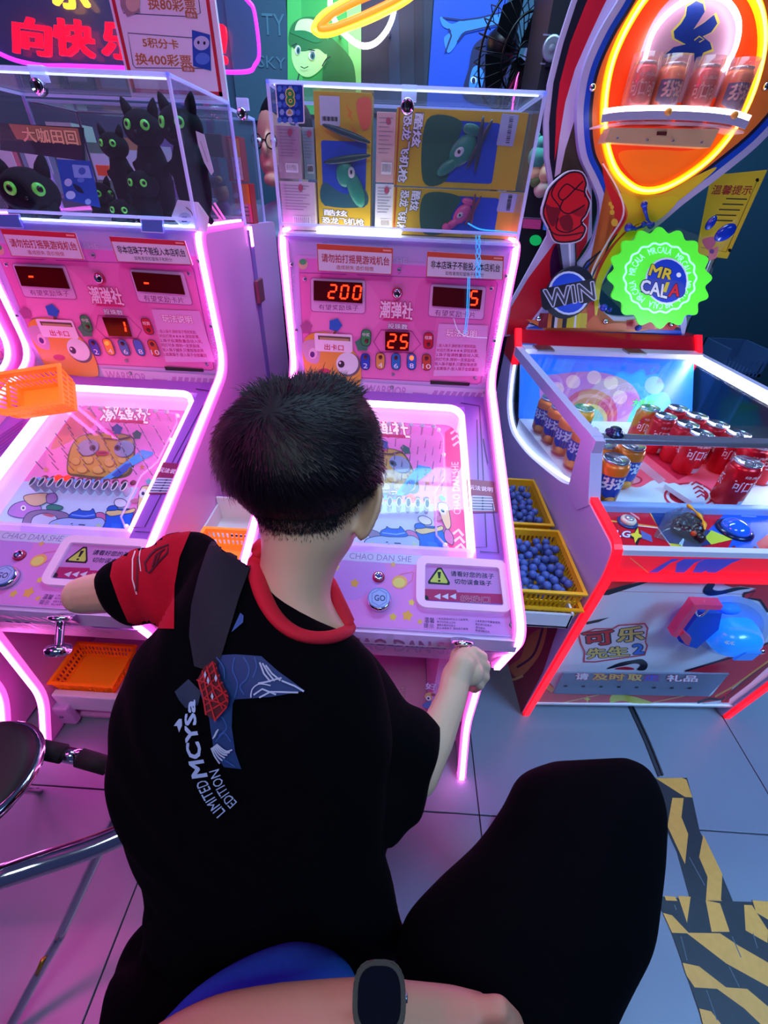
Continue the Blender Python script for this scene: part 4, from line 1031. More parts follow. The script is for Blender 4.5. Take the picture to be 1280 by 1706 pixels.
# ---- toy boxes in the centre case
YB = 1.175; yel = M('#c9a81c', .4); yel2 = M('#e0c030', .4)
def toy_box(px4, label, vert, toyc, depth=.06, Y=YB, pic=None):
    P = [hitp(p, V3((0, Y, 0)), V3((0, -1, 0))) for p in px4]
    x0 = (P[0].x+P[3].x)/2; x1 = (P[1].x+P[2].x)/2; z1 = (P[0].z+P[1].z)/2; z0 = max((P[2].z+P[3].z)/2, CZ0+.0035)
    r = empty('toy_box', ((x0+x1)/2, Y+depth/2, z0), label, 'toy box', 'yellow toy gun boxes in the centre case')
    MB().box((x0, Y, z0), (x1, Y+depth, z1), yel, bev=.001).build('carton', r)
    a = Art((0, Y-.0003, 0), (0, -1, 0))
    W_ = lambda u, v: proj(V3((x0+(x1-x0)*u, Y, z1+(z0-z1)*v)))
    wn = M('#1646c0', .25); ow = pr('#e8ecfa'); dk = pr('#20264a')
    if vert:
        a.rr(W_(.10, .32), W_(.92, .32), W_(.90, .80), W_(.10, .80), 5, wn)
        a.poly([W_(.12,.62), W_(.5,.7), W_(.89,.66), W_(.89,.79), W_(.11,.79)], pr('#155a70'), True)
        a.text('酷炫', W_(.10,.825), W_(.56,.83), W_(.10,.875), ow, .06, dk, .13)
        a.text('恐龙飞机枪', W_(.06,.885), W_(.88,.89), W_(.06,.94), ow, .06, dk, .13)
        a.rr(W_(.10,.03), W_(.45,.03), W_(.45,.22), W_(.10,.22), 2, pr('#b8c0d8'))
        for i in range(12): a.line([W_(.14+i*.023,.06+.1), W_(.14+i*.023,.06+.13)], 1+(i % 3)*.6, BLACK, up=False)
        for (u, v) in ((.55, .08), (.62, .2)):
            a.poly([W_(u,v), W_(u+.12,v+.05), W_(u+.08,v+.06), W_(u+.14,v+.11), W_(u+.03,v+.065), W_(u+.07,v+.055)], pr('#e8842a'))
        a.poly([W_(.75,.05), W_(.98,.04), W_(.98,.2), W_(.86,.24), W_(.78,.18)], pr('#e06a4a'), True)
        a.poly([W_(0,.97), W_(1,.97), W_(1,.985), W_(0,.985)], pr('#b04a20'))
        tc = V3((x0+(x1-x0)*.52, Y-.004, z1+(z0-z1)*.55)); sc = (x1-x0)
        T = empty('x', (0, 0, 0)); bpy.data.objects.remove(T)
        tm_ = M(toyc, .4); h = MB()
        h.ball(tc+V3((.0*sc, 0, .0)), (.16*sc, .007, .2*sc), tm_).ball(tc+V3((.2*sc, -.001, -.22*sc)), (.14*sc, .007, .30*sc), tm_, rot=Matrix.Rotation(-.45, 3, 'Y'))
        h.build('toy', r)
        MB().ball(tc+V3((.13*sc, -.005, .02*sc)), (.065*sc, .004, .085*sc), M('#b8b8c8', .4)).build('toy_eye', r)
        MB().ball(tc+V3((.13*sc, -.008, .025*sc)), (.022*sc, .002, .035*sc), BLACK).build('toy_pupil', r)
        b = MB()
        for an in (-.15, .25): b.ball(tc+V3((.05*sc, -.006, .34*sc+an*.1)), (.44*sc, .003, .055*sc), M('#0f3f4a', .35), rot=Matrix.Rotation(an, 3, 'Y'))
        b.build('rotor_blade', r)
    else:
        a.rr(W_(.23, .12), W_(.80, .14), W_(.80, .92), W_(.23, .92), 6, wn)
        a.poly([W_(.235,.13), W_(.5,.14), W_(.46,.5), W_(.42,.91), W_(.235,.91)], pr('#1f5a48'), True)
        # sideways lettering
        a.text('恐龙飞机枪', W_(.125,.06), W_(.105,.96), W_(.055,.06), ow, .06, dk, .13)
        a.text('酷炫', W_(.21,.06), W_(.195,.48), W_(.14,.06), ow, .06, dk, .13)
        a.rr(W_(.80,.02), W_(.93,.03), W_(.92,.42), W_(.79,.41), 2, pr('#a8b4d8'))
        for i in range(14): a.line([W_(.86,.06+i*.024), W_(.89,.06+i*.024)], 1+(i % 3)*.5, BLACK, up=False)
        a.line([W_(.02,.0), W_(.015,1)], 3, pr('#b04a20'))
        sc = (z1-z0); tc = V3((x0+(x1-x0)*.53, Y-.004, z1+(z0-z1)*.5)); tm_ = M(toyc, .4); h = MB()
        h.ball(tc+V3((0, 0, 0)), (.26*sc, .007, .17*sc), tm_, rot=Matrix.Rotation(-.8, 3, 'Y')).ball(tc+V3((-.22*sc, -.001, -.22*sc)), (.2*sc, .006, .09*sc), tm_, rot=Matrix.Rotation(-.55, 3, 'Y'))
        if pic == 'pink': h.ball(tc+V3((-.36*sc, -.002, -.30*sc)), (.12*sc, .009, .1*sc), tm_)
        h.ball(tc+V3((.12*sc, 0, .26*sc)), (.16*sc, .005, .08*sc), tm_, rot=Matrix.Rotation(.2, 3, 'Y'))
        h.build('toy', r)
        MB().ball(tc+V3((-.05*sc, -.005, -.02*sc)), (.09*sc, .004, .06*sc), M('#b8b8c8', .4), rot=Matrix.Rotation(-.6, 3, 'Y')).build('toy_eye', r)
        MB().ball(tc+V3((-.06*sc, -.008, -.02*sc)), (.028*sc, .002, .028*sc), BLACK).build('toy_pupil', r)
        b = MB()
        for an in (-1.1, -1.55): b.ball(tc+V3((.26*sc, -.006, .08*sc)), (.36*sc, .003, .045*sc), M('#24344a' if pic != 'pink' else '#6a3048', .35), rot=Matrix.Rotation(an, 3, 'Y'))
        b.build('rotor_blade', r)
    a.build('carton_print', r)
    return r
toy_box(((527,150),(623,156),(614,388),(528,383)), 'upright yellow toy box with a green toy at the left of the centre case', True, '#148a78')
toy_box(((662,178),(874,188),(866,316),(656,311)), 'upper lying yellow toy box with a green and blue toy', False, '#1c7a6a', pic='blue')
toy_box(((656,313),(878,319),(862,424),(652,413)), 'lower lying yellow toy box with a pink toy', False, '#d04a90', pic='pink')
def carton(px4, label, colr, Y=1.18, depth=.05):
    P = [hitp(p, V3((0, Y, 0)), V3((0, -1, 0))) for p in px4]
    x0 = (P[0].x+P[3].x)/2; x1 = (P[1].x+P[2].x)/2; z1 = (P[0].z+P[1].z)/2; z0 = max((P[2].z+P[3].z)/2, CZ0+.0035)
    r = empty('toy_carton', ((x0+x1)/2, Y+depth/2, z0), label, 'carton', 'pale narrow cartons in the centre case')
    MB().box((x0, Y, z0), (x1, Y+depth, z1), M(colr, .45), bev=.001).build('carton', r)
    a = Art((0, Y-.0003, 0), (0, -1, 0)); W_ = lambda u, v: proj(V3((x0+(x1-x0)*u, Y, z1+(z0-z1)*v)))
    for i in range(9):
        v = .08+i*.06; a.line([W_(.12, v), W_(.85-.1*(i % 3), v)], 1.1, pr('#8a84a0'))
    a.rr(W_(.3,.7), W_(.85,.7), W_(.85,.88), W_(.3,.88), 1, pr('#f0eef8'))
    for i in range(8): a.line([W_(.36+i*.06,.72), W_(.36+i*.06,.84)], .9, pr('#4a4a60'), up=False)
    a.ell(*W_(.6,.12), 4, 6, pr('#b04a6a')); a.build('carton_print', r)
carton(((628,186),(660,187),(657,305),(626,303)), 'pale narrow carton on top beside the upright yellow box', '#d9b0b4')
carton(((626,306),(657,307),(654,400),(624,398)), 'pale narrow carton below, between the yellow boxes', '#d8dcf0')
carton(((460,208),(500,210),(502,298),(466,297)), 'narrow carton at the upper left of the centre case', '#b8aab4', Y=1.16)
carton(((467,302),(525,303),(526,388),(473,388)), 'pale carton at the lower left of the centre case', '#d8ccd8', Y=1.16)
carton(((505,212),(524,212),(525,300),(506,299)), 'thin carton squeezed left of the upright yellow box', '#9fb6c4', Y=1.18)

# blue cord hanging at the case front
r = empty('hanging_cord', tuple(hitp((790, 470), V3((0, 1.075, 0)), V3((0, -1, 0)))), 'bright blue twisted cord hanging in front of the centre case', 'cord')
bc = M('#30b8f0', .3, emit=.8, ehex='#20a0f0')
def w75(p, Y=1.078): return hitp(p, V3((0, Y, 0)), V3((0, -1, 0)))
for i in range(3):
    MB().tube([w75((797+4*sin(k*.9+i*2.1), 392+k*6.5), 1.080) for k in range(12)], .0009, bc, n=6).build('strand', r)
MB().tube([w75((780,462)), w75((778,520)), w75((774,556))], .0012, bc, n=6).build('strand', r)
MB().tube([w75((783,462)), w75((781,520)), w75((777,556))], .0010, bc, n=6).build('strand', r)
MB().tube([w75(p) for p in catmull([(780,372),(800,382),(830,385),(862,388)], False)], .0013, bc, n=6).build('strand', r)
MB().tube([w75(p, 1.09) for p in catmull([(756,530),(763,550),(778,560),(812,563)], False)], .0006, M('#bfeaf4', .3, emit=.4), n=5).build('strand', r)
MB().box(w75((770,388), 1.094), w75((807,408), 1.090), ACR).build('clip', r)

# ---- black plush cats in the left case
blk = M('#101420', .95, noise=.4, nscale=120, bump=.6, spec=.2); bel = M('#1a2440', .95, bump=.5, nscale=120, spec=.2)
gre = M('#5fd04a', .35, emit=.15); pup = M('#050608', .3)
def plush(px, Y, hr, look, label, tilt=0.0, lying=False):
    c = hitp(px, V3((0, Y, 0)), V3((0, -1, 0)))
    zb = CZ0+.003
    bz = max(.02, c.z-zb-hr*.75)
    r = empty('plush_cat', (c.x, Y, zb if not lying else c.z-hr), label, 'plush toy', 'black plush cats in the left case')
    R_ = Matrix.Rotation(look, 3, 'Z') @ Matrix.Rotation(tilt, 3, 'Y')
    h = MB()
    h.ball((c.x, Y+hr*.15, zb+bz*.55), (hr*.95, hr*.8, bz*.62), blk, 16, 10)
    for s_ in (-1, 1):
        h.ball((c.x+s_*hr*.7, Y-hr*.35, zb+hr*.22), (hr*.3, hr*.4, hr*.24), blk, 10, 6)
        h.ball((c.x+s_*hr*.8, Y-hr*.1, zb+bz*.7), (hr*.24, hr*.24, hr*.5), blk, 10, 6, Matrix.Rotation(s_*.5, 3, 'Y'))
    remeshed(h, 'body', hr*.12, r, blk, 3)
    h = MB().ball(c, (hr*1.12, hr*.95, hr*.86), blk, 18, 12, R_)
    h.ball(c+R_ @ V3((0, -hr*.72, -hr*.28)), (hr*.45, hr*.35, hr*.3), blk, 12, 8, R_)
    remeshed(h, 'head', hr*.1, r, blk, 3)
    for s_ in (-1, 1):
        e = c+R_ @ V3((s_*hr*.72, 0, hr*.78))
        MB().lathe([(hr*.30, -hr*.2), (hr*.27, hr*.1), (hr*.15, hr*.4), (hr*.04, hr*.55)], e, R_ @ V3((s_*.35, 0, 1)), blk, 10).build('ear', r)
        e = c+R_ @ V3((s_*hr*.48, -hr*.80, hr*.12)); n_ = (R_ @ V3((s_*.45, -.85, .1))).normalized()
        MB().lathe([(hr*.24, -.002), (hr*.23, hr*.05), (hr*.12, hr*.09)], e, n_, gre, 16).build('eye', r, 'green eye')
        MB().lathe([(hr*.12, 0), (hr*.11, hr*.03), (hr*.04, hr*.04)], e+n_*hr*.085+V3((hr*.03, 0, 0)), n_, pup, 12).build('pupil', r)
    MB().ball(c+R_ @ V3((0, -hr*1.05, -hr*.18)), hr*.07, pup, 8, 6).build('nose', r)
    return r
plush((190, 243), 1.30, .030, -.1, 'small black plush cat at the back left of the plush pile')
plush((240, 215), 1.26, .040, 0, 'tallest black plush cat in the middle of the left case')
plush((302, 212), 1.19, .042, -.2, 'black plush cat pressed to the right side of the left case')
plush((238, 308), 1.17, .030, 0, 'black plush cat sitting in front of the tallest plush cat')
plush((205, 352), 1.13, .026, .1, 'smallest black plush cat, lowest at the front of the left case')
plush((50, 320), 1.14, .052, .45, 'large black plush cat at the left end of the left case')
plush((168, 325), 1.30, .030, .9, 'black plush cat turned away behind the blue card')
# clear bags over two of them are thin film sheets; cards and tags
def card(pts, Y, label, body, draw, name='card', cat='card', tilt=0.0, th=.0015):
    P = [hitp(p, V3((0, Y, 0)), V3((0, -1, 0))) for p in pts]
    for i in (0, 1): P[i] = P[i]+V3((0, tilt, 0))
    c = sum(P, V3())/len(P); r = empty(name, (c.x, c.y, min(p.z for p in P)), label, cat)
    N_ = (P[1]-P[0]).cross(P[-1]-P[0]).normalized()
    if N_.dot(CAM-c) > 0: N_ = -N_
    MB().prism(P, N_*th, body).build('sheet', r)
    a = Art(P[0], N_); draw(a); a.build('sheet_print', r); return r
def dr1(a):
    a.rr((120,274),(148,276),(154,297),(124,296), 2, pr('#8ab4f4')).ell(137, 285, 6, 6, pr('#3a6ac8')).ell(114, 304, 6.5, 6.5, pr('#b8d0f8')).ell(118, 325, 8, 7, pr('#c0d8ff')).ell(147, 336, 5, 5, pr('#9ac0f8')).poly([(122,306),(134,312),(140,322),(128,318)], pr('#0c1c48'), True).ell(135, 300, 6, 4, pr('#5a8ae0'))
card(((94,265),(150,268),(167,346),(108,333)), 1.115, 'blue card with pale round patches hanging in the left case', M('#1a4ab0', .3, emit=.1), dr1, tilt=.0)
def dr2(a): a.ell(308, 365, 11, 11, pr('#b8bcd8')).rr((303,361),(312,361),(312,370),(303,370), 1, pr('#4a5078')).line([(310,345),(318,352),(322,360)], 1.3, pr('#7a3a4a'), smooth=True)
card(((296,333),(330,337),(348,362),(345,386),(310,388),(286,360)), 1.108, 'white hexagonal swing tag at the right front of the left case', M('#e6e4f6', .4), dr2, 'swing_tag', 'tag')
def dr3(a): a.poly([(318,334),(334,338),(350,366),(340,360),(332,352),(324,346)], pr('#e8a860'))
card(((326,218),(340,224),(356,286),(352,292),(340,270),(330,240)), 1.15, 'white folded tag on the ear of the right plush cat', M('#c8cce0', .4), lambda a: a.line([(334,235),(346,270)], 1, pr('#8a90a8')), 'swing_tag', 'tag')
def label_stand(px4, label):
    P = [hitp(p, V3((0, 1.09, 0)), V3((0, -1, 0))) for p in px4]
    r = empty('label_stand', tuple((P[2]+P[3])/2), label, 'label stand', 'small clear label stands on the left machine')
    MB().prism(P, (0, .003, 0), clear('#bcd0ff', white=.3)).build('face', r)
    a = Art((0, 1.09, 0), (0, -1, 0)); a.line(list(px4), 1.6, M('#e4ecff', .3), closed=True); a.rr(*[(x*.9+sum(p[0] for p in px4)*.025, y*.9+sum(p[1] for p in px4)*.025) for x, y in px4], 1, pr('#4f7cc8')); a.build('face_print', r)
label_stand(((234,365),(272,366),(273,388),(236,386)), 'small clear label stand at the right foot of the left case')
label_stand(((-14,356),(32,357),(39,380),(-10,378)), 'small clear label stand at the far left foot of the left case')
# dark shelf sign with gold lettering inside, at the left back
r = empty('shelf_sign', tuple(hitp((70, 275), V3((0, 1.405, 0)), V3((0, -1, 0)))), 'dark header board with gold lettering at the back of the left case', 'sign')
MB().prism([hitp(p, V3((0, 1.40, 0)), V3((0, -1, 0))) for p in ((0,205),(135,212),(138,268),(0,250))], (0, .012, 0), M('#0c1024', .5)).build('board', r)
a = Art((0, 1.3995, 0), (0, -1, 0))
a.poly([(14,206),(130,214),(136,242),(28,232)], M('#9a7a44', .5)).text('大咖田回', (34,211), (126,217), (40,236), M('#e0cc80', .5), .06, pr('#3a3020'), .1); a.build('lettering', r)
# snack boxes and small things in the rear case
YR = 1.50
def snack(px4, label, colr, draw=None, Y=YR, d=.05):
    P = [hitp(p, V3((0, Y, 0)), V3((0, -1, 0))) for p in px4]
    x0 = (P[0].x+P[3].x)/2; x1 = (P[1].x+P[2].x)/2; z1 = (P[0].z+P[1].z)/2; z0 = (P[2].z+P[3].z)/2
    r = empty('snack_box', ((x0+x1)/2, Y+d/2, z0), label, 'snack box', 'snack boxes in the rear case')
    MB().box((x0, Y, z0), (x1, Y+d, z1), M(colr, .4), bev=.001).build('carton', r)
    a = Art((0, Y-.0003, 0), (0, -1, 0)); W_ = lambda u, v: proj(V3((x0+(x1-x0)*u, Y, z1+(z0-z1)*v)))
    if draw: draw(a, W_)
    a.build('carton_print', r)
def s1(a, W_):
    a.poly([W_(.3,.05), W_(.95,.05), W_(.95,.45), W_(.3,.45)], pr('#f09a30')); a.poly([W_(.35,.45), W_(.95,.45), W_(.95,.95), W_(.35,.95)], pr('#f0c8c8'))
    for v in (.55, .68, .81): a.line([W_(.5,v), W_(.78,v+.02)], 3, pr('#b02030'))
def s2(a, W_):
    a.poly([W_(.35,.02), W_(.95,.02), W_(.95,.5), W_(.35,.5)], pr('#f08020')); a.poly([W_(.35,.5), W_(.95,.5), W_(.95,.96), W_(.35,.96)], pr('#ff5a90')); [a.line([W_(.5,v), W_(.8,v)], 2.5, pr('#801030')) for v in (.58, .68, .78)]; a.ell(*W_(.15,.3), 4, 5, pr('#e8d8e8')); a.ell(*W_(.15,.7), 5, 6, pr('#3a50b0'))
snack(((370,225),(398,228),(408,303),(384,303)), 'upper red and orange snack box at the right of the rear case', '#c0202a', s1)
snack(((386,305),(414,305),(424,372),(396,374)), 'lower red and pink snack box at the right of the rear case', '#b81a28', s2)
snack(((342,222),(370,224),(372,262),(346,262)), 'faded red snack box beside the plush cats', '#8a3a4a', None, 1.45, .03)
r = empty('figurine', tuple(hitp((365,370), V3((0, 1.47, 0)), V3((0, -1, 0)))), 'small purple and brown figurine between plush cats and snack boxes', 'figurine')
q = hitp((368,320), V3((0, 1.47, 0)), V3((0, -1, 0)))
MB().ball(q+V3((0, 0, -.045)), (.022, .018, .03), M('#5a2f8a', .5)).build('body', r)
MB().ball(q+V3((0, 0, .0)), (.022, .02, .024), M('#b07a5a', .5)).build('head', r)
MB().ball(q+V3((-.006, 0, .018)), (.024, .022, .016), M('#24345a', .5)).build('cap', r)
MB().ball(q+V3((.008, -.02, .028)), (.008, .006, .008), M('#e8a060', .5)).build('bobble', r)
r = empty('pink_rack', tuple(hitp((345,378), V3((0, 1.36, 0)), V3((0, -1, 0)))), 'small bright pink wire rack at the right rear of the plush case', 'rack')
pk = M('#ff70c8', .4, emit=.6)
for a_, b_ in (((330,370),(368,367)), ((333,380),(372,378)), ((350,340),(370,368)), ((357,338),(375,366))):
    MB().tube([hitp(a_, V3((0, 1.36, 0)), V3((0, -1, 0))), hitp(b_, V3((0, 1.36, 0)), V3((0, -1, 0)))], .003, pk).build('bar', r)
snack(((160,275),(180,275),(182,292),(162,294)), 'orange small box behind the blue card', '#e06020', None, 1.36, .03)

# ---------------------------------------------------------------- trays and baskets
def basket(name, c, w_, d_, h, mat, label, rot=None, flare=.82, slots=True, group=None):
    """open basket: floor, four walls of bars between rim and floor frame, flat rim"""
    r = empty(name, tuple(c), label, 'basket', group)
    R_ = rot or Matrix.Identity(3); c = V3(c)
    W_ = lambda x, y, z: c+R_ @ V3((x, y, z))
    f = flare; hw, hd = w_/2, d_/2; t = .0025
    rp = lambda k, z, e=0: [W_(sx*(hw*k+e), sy*(hd*k+e), z) for sx, sy in ((-1,-1),(1,-1),(1,1),(-1,1))]
    MB().hexa(rp(f, 0), rp(f, t), mat).build('floor', r)
    def wallring(z0, z1, nm):
        k0 = f+(1-f)*z0/h; k1 = f+(1-f)*z1/h
        o0, o1, i0, i1 = rp(k0, z0), rp(k1, z1), rp(k0, z0, -t), rp(k1, z1, -t)
        m_ = MB(); vs = o0+o1+i1+i0; fs = []
        for q in range(4):
            for i in range(4): fs.append((q*4+i, q*4+(i+1) % 4, ((q+1) % 4)*4+(i+1) % 4, ((q+1) % 4)*4+i))
        m_.add(vs, fs, mat); return m_.build(nm, r)
    wallring(0, h*.2, 'wall_band'); wallring(h*.44, h*.54, 'wall_band'); wallring(h*.80, h*.97, 'wall_band')
    bars = MB()
    for z0, z1 in ((h*.2, h*.44), (h*.54, h*.80)):
        k0 = f+(1-f)*z0/h; k1 = f+(1-f)*z1/h
        for sx, L_, ax in ((0, w_, 0), (1, d_, 1)):
            n = int(L_/.011)
            for i in range(n+1):
                u = -1+2*i/n
                for s_ in (-1, 1):
                    if ax == 0: a_, b_ = (u*hw, s_*hd), (u*hw, s_*hd)
                    else: a_, b_ = (s_*hw, u*hd), (s_*hw, u*hd)
                    p0 = V3((a_[0]*k0, a_[1]*k0, z0)); p1 = V3((b_[0]*k1, b_[1]*k1, z1))
                    e = V3((.0024, 0, 0)) if ax == 0 else V3((0, .0024, 0)); g = V3((0, -s_*t, 0)) if ax == 0 else V3((-s_*t, 0, 0))
                    q0 = [p0-e, p0+e, p0+e+g, p0-e+g]; q1 = [p1-e, p1+e, p1+e+g, p1-e+g]
                    bars.hexa([c+R_ @ v for v in q0], [c+R_ @ v for v in q1], mat)
    bars.build('wall_bars', r, kind='stuff')
    o_, i_ = rp(1, h, .005), rp(1, h, -.003); o2, i2 = rp(1, h-.004, .005), rp(1, h-.004, -.003)
    m_ = MB(); vs = o_+i_+i2+o2; fs = []
    for q in range(4):
        for i in range(4): fs.append((q*4+i, q*4+(i+1) % 4, ((q+1) % 4)*4+(i+1) % 4, ((q+1) % 4)*4+i))
    m_.add(vs, fs, mat).build('rim', r)
    return r
org = clear('#ffc45a', white=.80, rough=.3, name='orange_plastic'); orr = clear('#ffa028', white=.9, rough=.3, name='deep_orange_plastic'); yb = M('#f0b418', .4)
# leaning basket on the left machine
u_ = (atd(144, 604, .97)-atd(32, 640, 1.0)).normalized()
RB = Matrix.Rotation(radians(10), 3, 'Z') @ Matrix.Rotation(radians(-8), 3, 'Y') @ Matrix.Rotation(radians(46), 3, 'X')
basket('basket', atd(84, 668, 1.02), .15, .085, .075, org, 'orange slatted basket leaning tilted on the left machine', RB)
# basket in the collecting tray of the left machine
basket('basket', (-.818, .674, .122), .170, .128, .05, orr, 'empty orange basket in the lower tray of the left machine', None, .88)
# shelf between left and centre machine, and its basket
def side_tray(x0, x1, y0, y1, z, label, legs=True):
    r = empty('side_tray', ((x0+x1)/2, (y0+y1)/2, z), label, 'tray')
    MB().box((x0, y0, z), (x1, y1, z+.006), WHITE).build('tray_floor', r)
    MB().box((x0, y0, z), (x1, y0+.006, z+.045), WHITE, bev=.001).build('front_wall', r)
    MB().box((x0, y1-.006, z), (x1, y1, z+.07), WHITE, bev=.001).build('rear_wall', r)
    MB().box((x0, y0, z), (x0+.005, y1, z+.05), WHITE).box((x1-.005, y0, z), (x1, y1, z+.05), WHITE).build('side_wall', r, kind='stuff')
    MB().box((x0+.02, y0+.04, z-.04), (x1-.02, y1-.04, z), M('#8a88a8', .5)).build('mounting_block', r)
    return r
t_ = side_tray(-.448, -.288, .62, .88, .565, 'white side tray between the left and the centre machine')
MB().box((-.40, .80, .5712), (-.335, .806, .572), BLACK).build('slot', t_)
basket('basket', (-.368, .70, .573), .135, .13, .052, org, 'orange basket in the tray between the two pink machines', None, .9)
t_ = side_tray(.272, .412, .63, 1.14, .505, 'white side tray between the centre machine and the can machine')
B1 = basket('basket', (.350, .755, .522), .156, .21, .078, yb, 'lower yellow basket of blue balls nearest the front', None, .86)
B2 = basket('basket', (.344, .985, .515), .146, .21, .09, yb, 'yellow basket of blue balls at the back of the side tray', None, .86)
basket('basket', (.350, .752, .5125), .160, .222, .045, yb, 'outer yellow basket nested under the front ball basket', None, .9)
ballm = M('#4a62b0', .45, noise=.15, nscale=40)
bb = MB().ball((0, 0, 0), .0098, ballm, 12, 8); bme = bb.mesh('ball')
def balls(cx, cy, w_, d_, z, n, where):
    pts = []; tries = 0
    while len(pts) < n and tries < 6000:
        tries += 1; x = random.uniform(-w_/2, w_/2); y = random.uniform(-d_/2, d_/2)
        zz = z+.0
        for lvl in (0, 1, 2):
            p = V3((cx+x, cy+y, zz+lvl*.0125))
            if all((p-q).length > .0188 for q in pts): pts.append(p); break
    for p in pts:
        o = bpy.data.objects.new('ball', bme); COL.objects.link(o); o.location = p
        tag(o, 'small matt blue ball in the '+where, 'ball', 'blue balls in the '+where)
balls(.352, .752, .118, .160, .560, 120, 'front yellow basket')
balls(.344, .985, .104, .155, .565, 95, 'back yellow basket')

# prize rack beyond the left cases, seen through the acrylic
rk = empty('prize_rack', (-1.17, 2.02, 0), 'grey shelf rack of prize boxes seen through the left cases', 'shelf')
for x in (-1.66, -.76):
    for y in (1.93, 2.13): MB().box((x-.012, y-.012, 0), (x+.012, y+.012, 1.52), STEEL).build('upright', rk)
for z in (.62, .92, 1.22): MB().box((-1.67, 1.92, z-.015), (-.75, 2.14, z), M('#7d8798', .5)).build('shelf_board', rk)
PB = [('#c8c46a','yellow green'), ('#e0708a','pink'), ('#7fa6b8','pale blue'), ('#d8d0c0','cream'), ('#5a8a6a','green'), ('#d88a4a','orange'), ('#8a6ab0','violet')]
i = 0
for z in (1.22, .92):
    xx = -1.63; k = 0
    while xx < -.88:
        w_ = .09+.03*((i*7) % 3)/2; h_ = .15+.05*((i*5) % 4)/3; c_, n_ = PB[i % 7]
        pb = MB().box((xx, 1.95, z+.0006), (xx+w_, 2.08, z+h_), M(c_, .5)).box((xx+w_*.15, 1.9485, z+h_*.3), (xx+w_*.85, 1.95, z+h_*.8), M('#e8e4f0', .5)).build('prize_box')
        tag(pb, n_+' prize box, '+['first','second','third','fourth','fifth','sixth','seventh','eighth','ninth'][k]+' from the left on the '+('top' if z > 1 else 'lower')+' board of the rack', 'prize box', 'prize boxes on the grey rack')
        xx += w_+.012; i += 1; k += 1

# ---------------------------------------------------------------- can-toppling machine at the right
O5 = V3((.44, .698, 0)); _a = radians(3); U5 = V3((cos(_a), sin(_a), 0)); V5 = V3((-sin(_a), cos(_a), 0)); WD = .653
def Q(u, v, z): return O5+U5*u+V5*v+V3((0, 0, z))
def loc5(P): d = P-O5; return (d.dot(U5), d.dot(V5), P.z)
cola = empty('can_machine', tuple(Q(WD/2, .4, 0)), 'red and white arcade machine with soda cans under glass and tall oval marquee', 'arcade machine')
redg = M('#ff1428', .4, emit=1.5, ehex='#ff0a1c'); red_ = M('#c8102a', .3); whp = M('#d6d6ec', .35); lil = M('#b9b4de', .35)
def prism5(vz, u0, u1, mat, name, bev=0.0, parent=None):
    return MB().prism([Q(u0, v, z) for v, z in vz], U5*(u1-u0), mat, bev).build(name, parent or cola)
zf = lambda v: .708-.09*(v-.17)
low = round_poly([(.004, .0), (-.050, .66), (-.044, .728), (.15, .748), (.22, .705), (.34, .672), (.52, .628), (.70, .612), (.80, .66), (.86, .80), (.86, .86), (.96, .86), (.96, .0)], [.005, .02, .02, .01, .05, .1, .1, .08, .06, .02, 0, 0, 0], 4)
T5 = .022
for s_, u0 in ((-1, 0.0), (1, WD-T5)):
    prism5(low, u0, u0+T5, lil, 'side_panel')
    prism5([(.085, .738), (.172, .8645), (.215, .8645), (.19, .70), (.12, .70)], u0-.002, u0+T5+.003, whp if s_ > 0 else lil, 'front_post')
    prism5([(.15, .832), (.15, .862), (.86, .862), (.86, .832)], u0, u0+T5, lil, 'top_beam')
    # red light edge
    P = [Q(u0+T5/2, v, z) for v, z in round_poly([(.12, .752), (-.047, .735), (-.056, .66), (-.002, .004)], [0, .03, .03, 0], 5)]
    MB().strip(P, .017, .008, redg, U5).build('light_strip', cola)
    # white lit curve round the side window
    P = [Q(u0+T5/2, v, z+.003) for v, z in catmull([(.20, .722), (.26, .70), (.36, .672), (.52, .634), (.68, .622), (.78, .66), (.83, .74), (.845, .82)], False, 4)]
    MB().strip(P, .008, .006, M('#eef6ff', .4, emit=1.6, ehex='#dcecff'), U5).build('window_light', cola)
    mb = MB().prism([Q(u0+T5/2, v, z) for v, z in ((.17,.832),(.20,.722),(.26,.70),(.36,.672),(.52,.634),(.68,.622),(.78,.66),(.83,.74),(.85,.832))], U5*.003, GLASS).build('side_window', cola)
# inside: floor and printed backboard
wf = M('#f2f0fa', .35)
MB().add([Q(T5, .105, zf(.105)), Q(WD-T5, .105, zf(.105)), Q(WD-T5, .70, zf(.70)), Q(T5, .70, zf(.70)), Q(T5, .105, .60), Q(WD-T5, .105, .60), Q(WD-T5, .70, .60), Q(T5, .70, .60)],
         [(0,1,2,3), (7,6,5,4), (0,4,5,1), (3,2,6,7), (0,3,7,4), (1,5,6,2)], wf).build('playfield_floor', cola)
BP0 = Q(T5, .70, zf(.70)); BPt = Q(T5, .84, .85); bn = (BPt-BP0).cross(U5).normalized()
MB().prism([BP0, Q(WD-T5, .70, zf(.70)), Q(WD-T5, .84, .85), BPt], V5*.012, M('#1a6ae0', .35, emit=.35, ehex='#1c74ff')).build('backboard', cola)
a = Art(BP0, bn)
a.poly([(900,640),(940,622),(1010,622),(1060,650),(1070,720),(1000,750),(920,730)], pr('#c86ab0'), True)
a.poly([(1050,690),(1070,665),(1110,655),(1120,700),(1100,740),(1040,740)], M('#3ab0d0', .35, emit=.15), True)
a.ell(983, 690, 46, 42, pr('#d02a50')).ell(983, 692, 40, 36, pr('#e06a80')).ell(983, 694, 36, 32, pr('#c81e3a')).ell(984, 698, 28, 25, pr('#d8b060')).ell(984, 700, 22, 20, pr('#8fb8a0'))
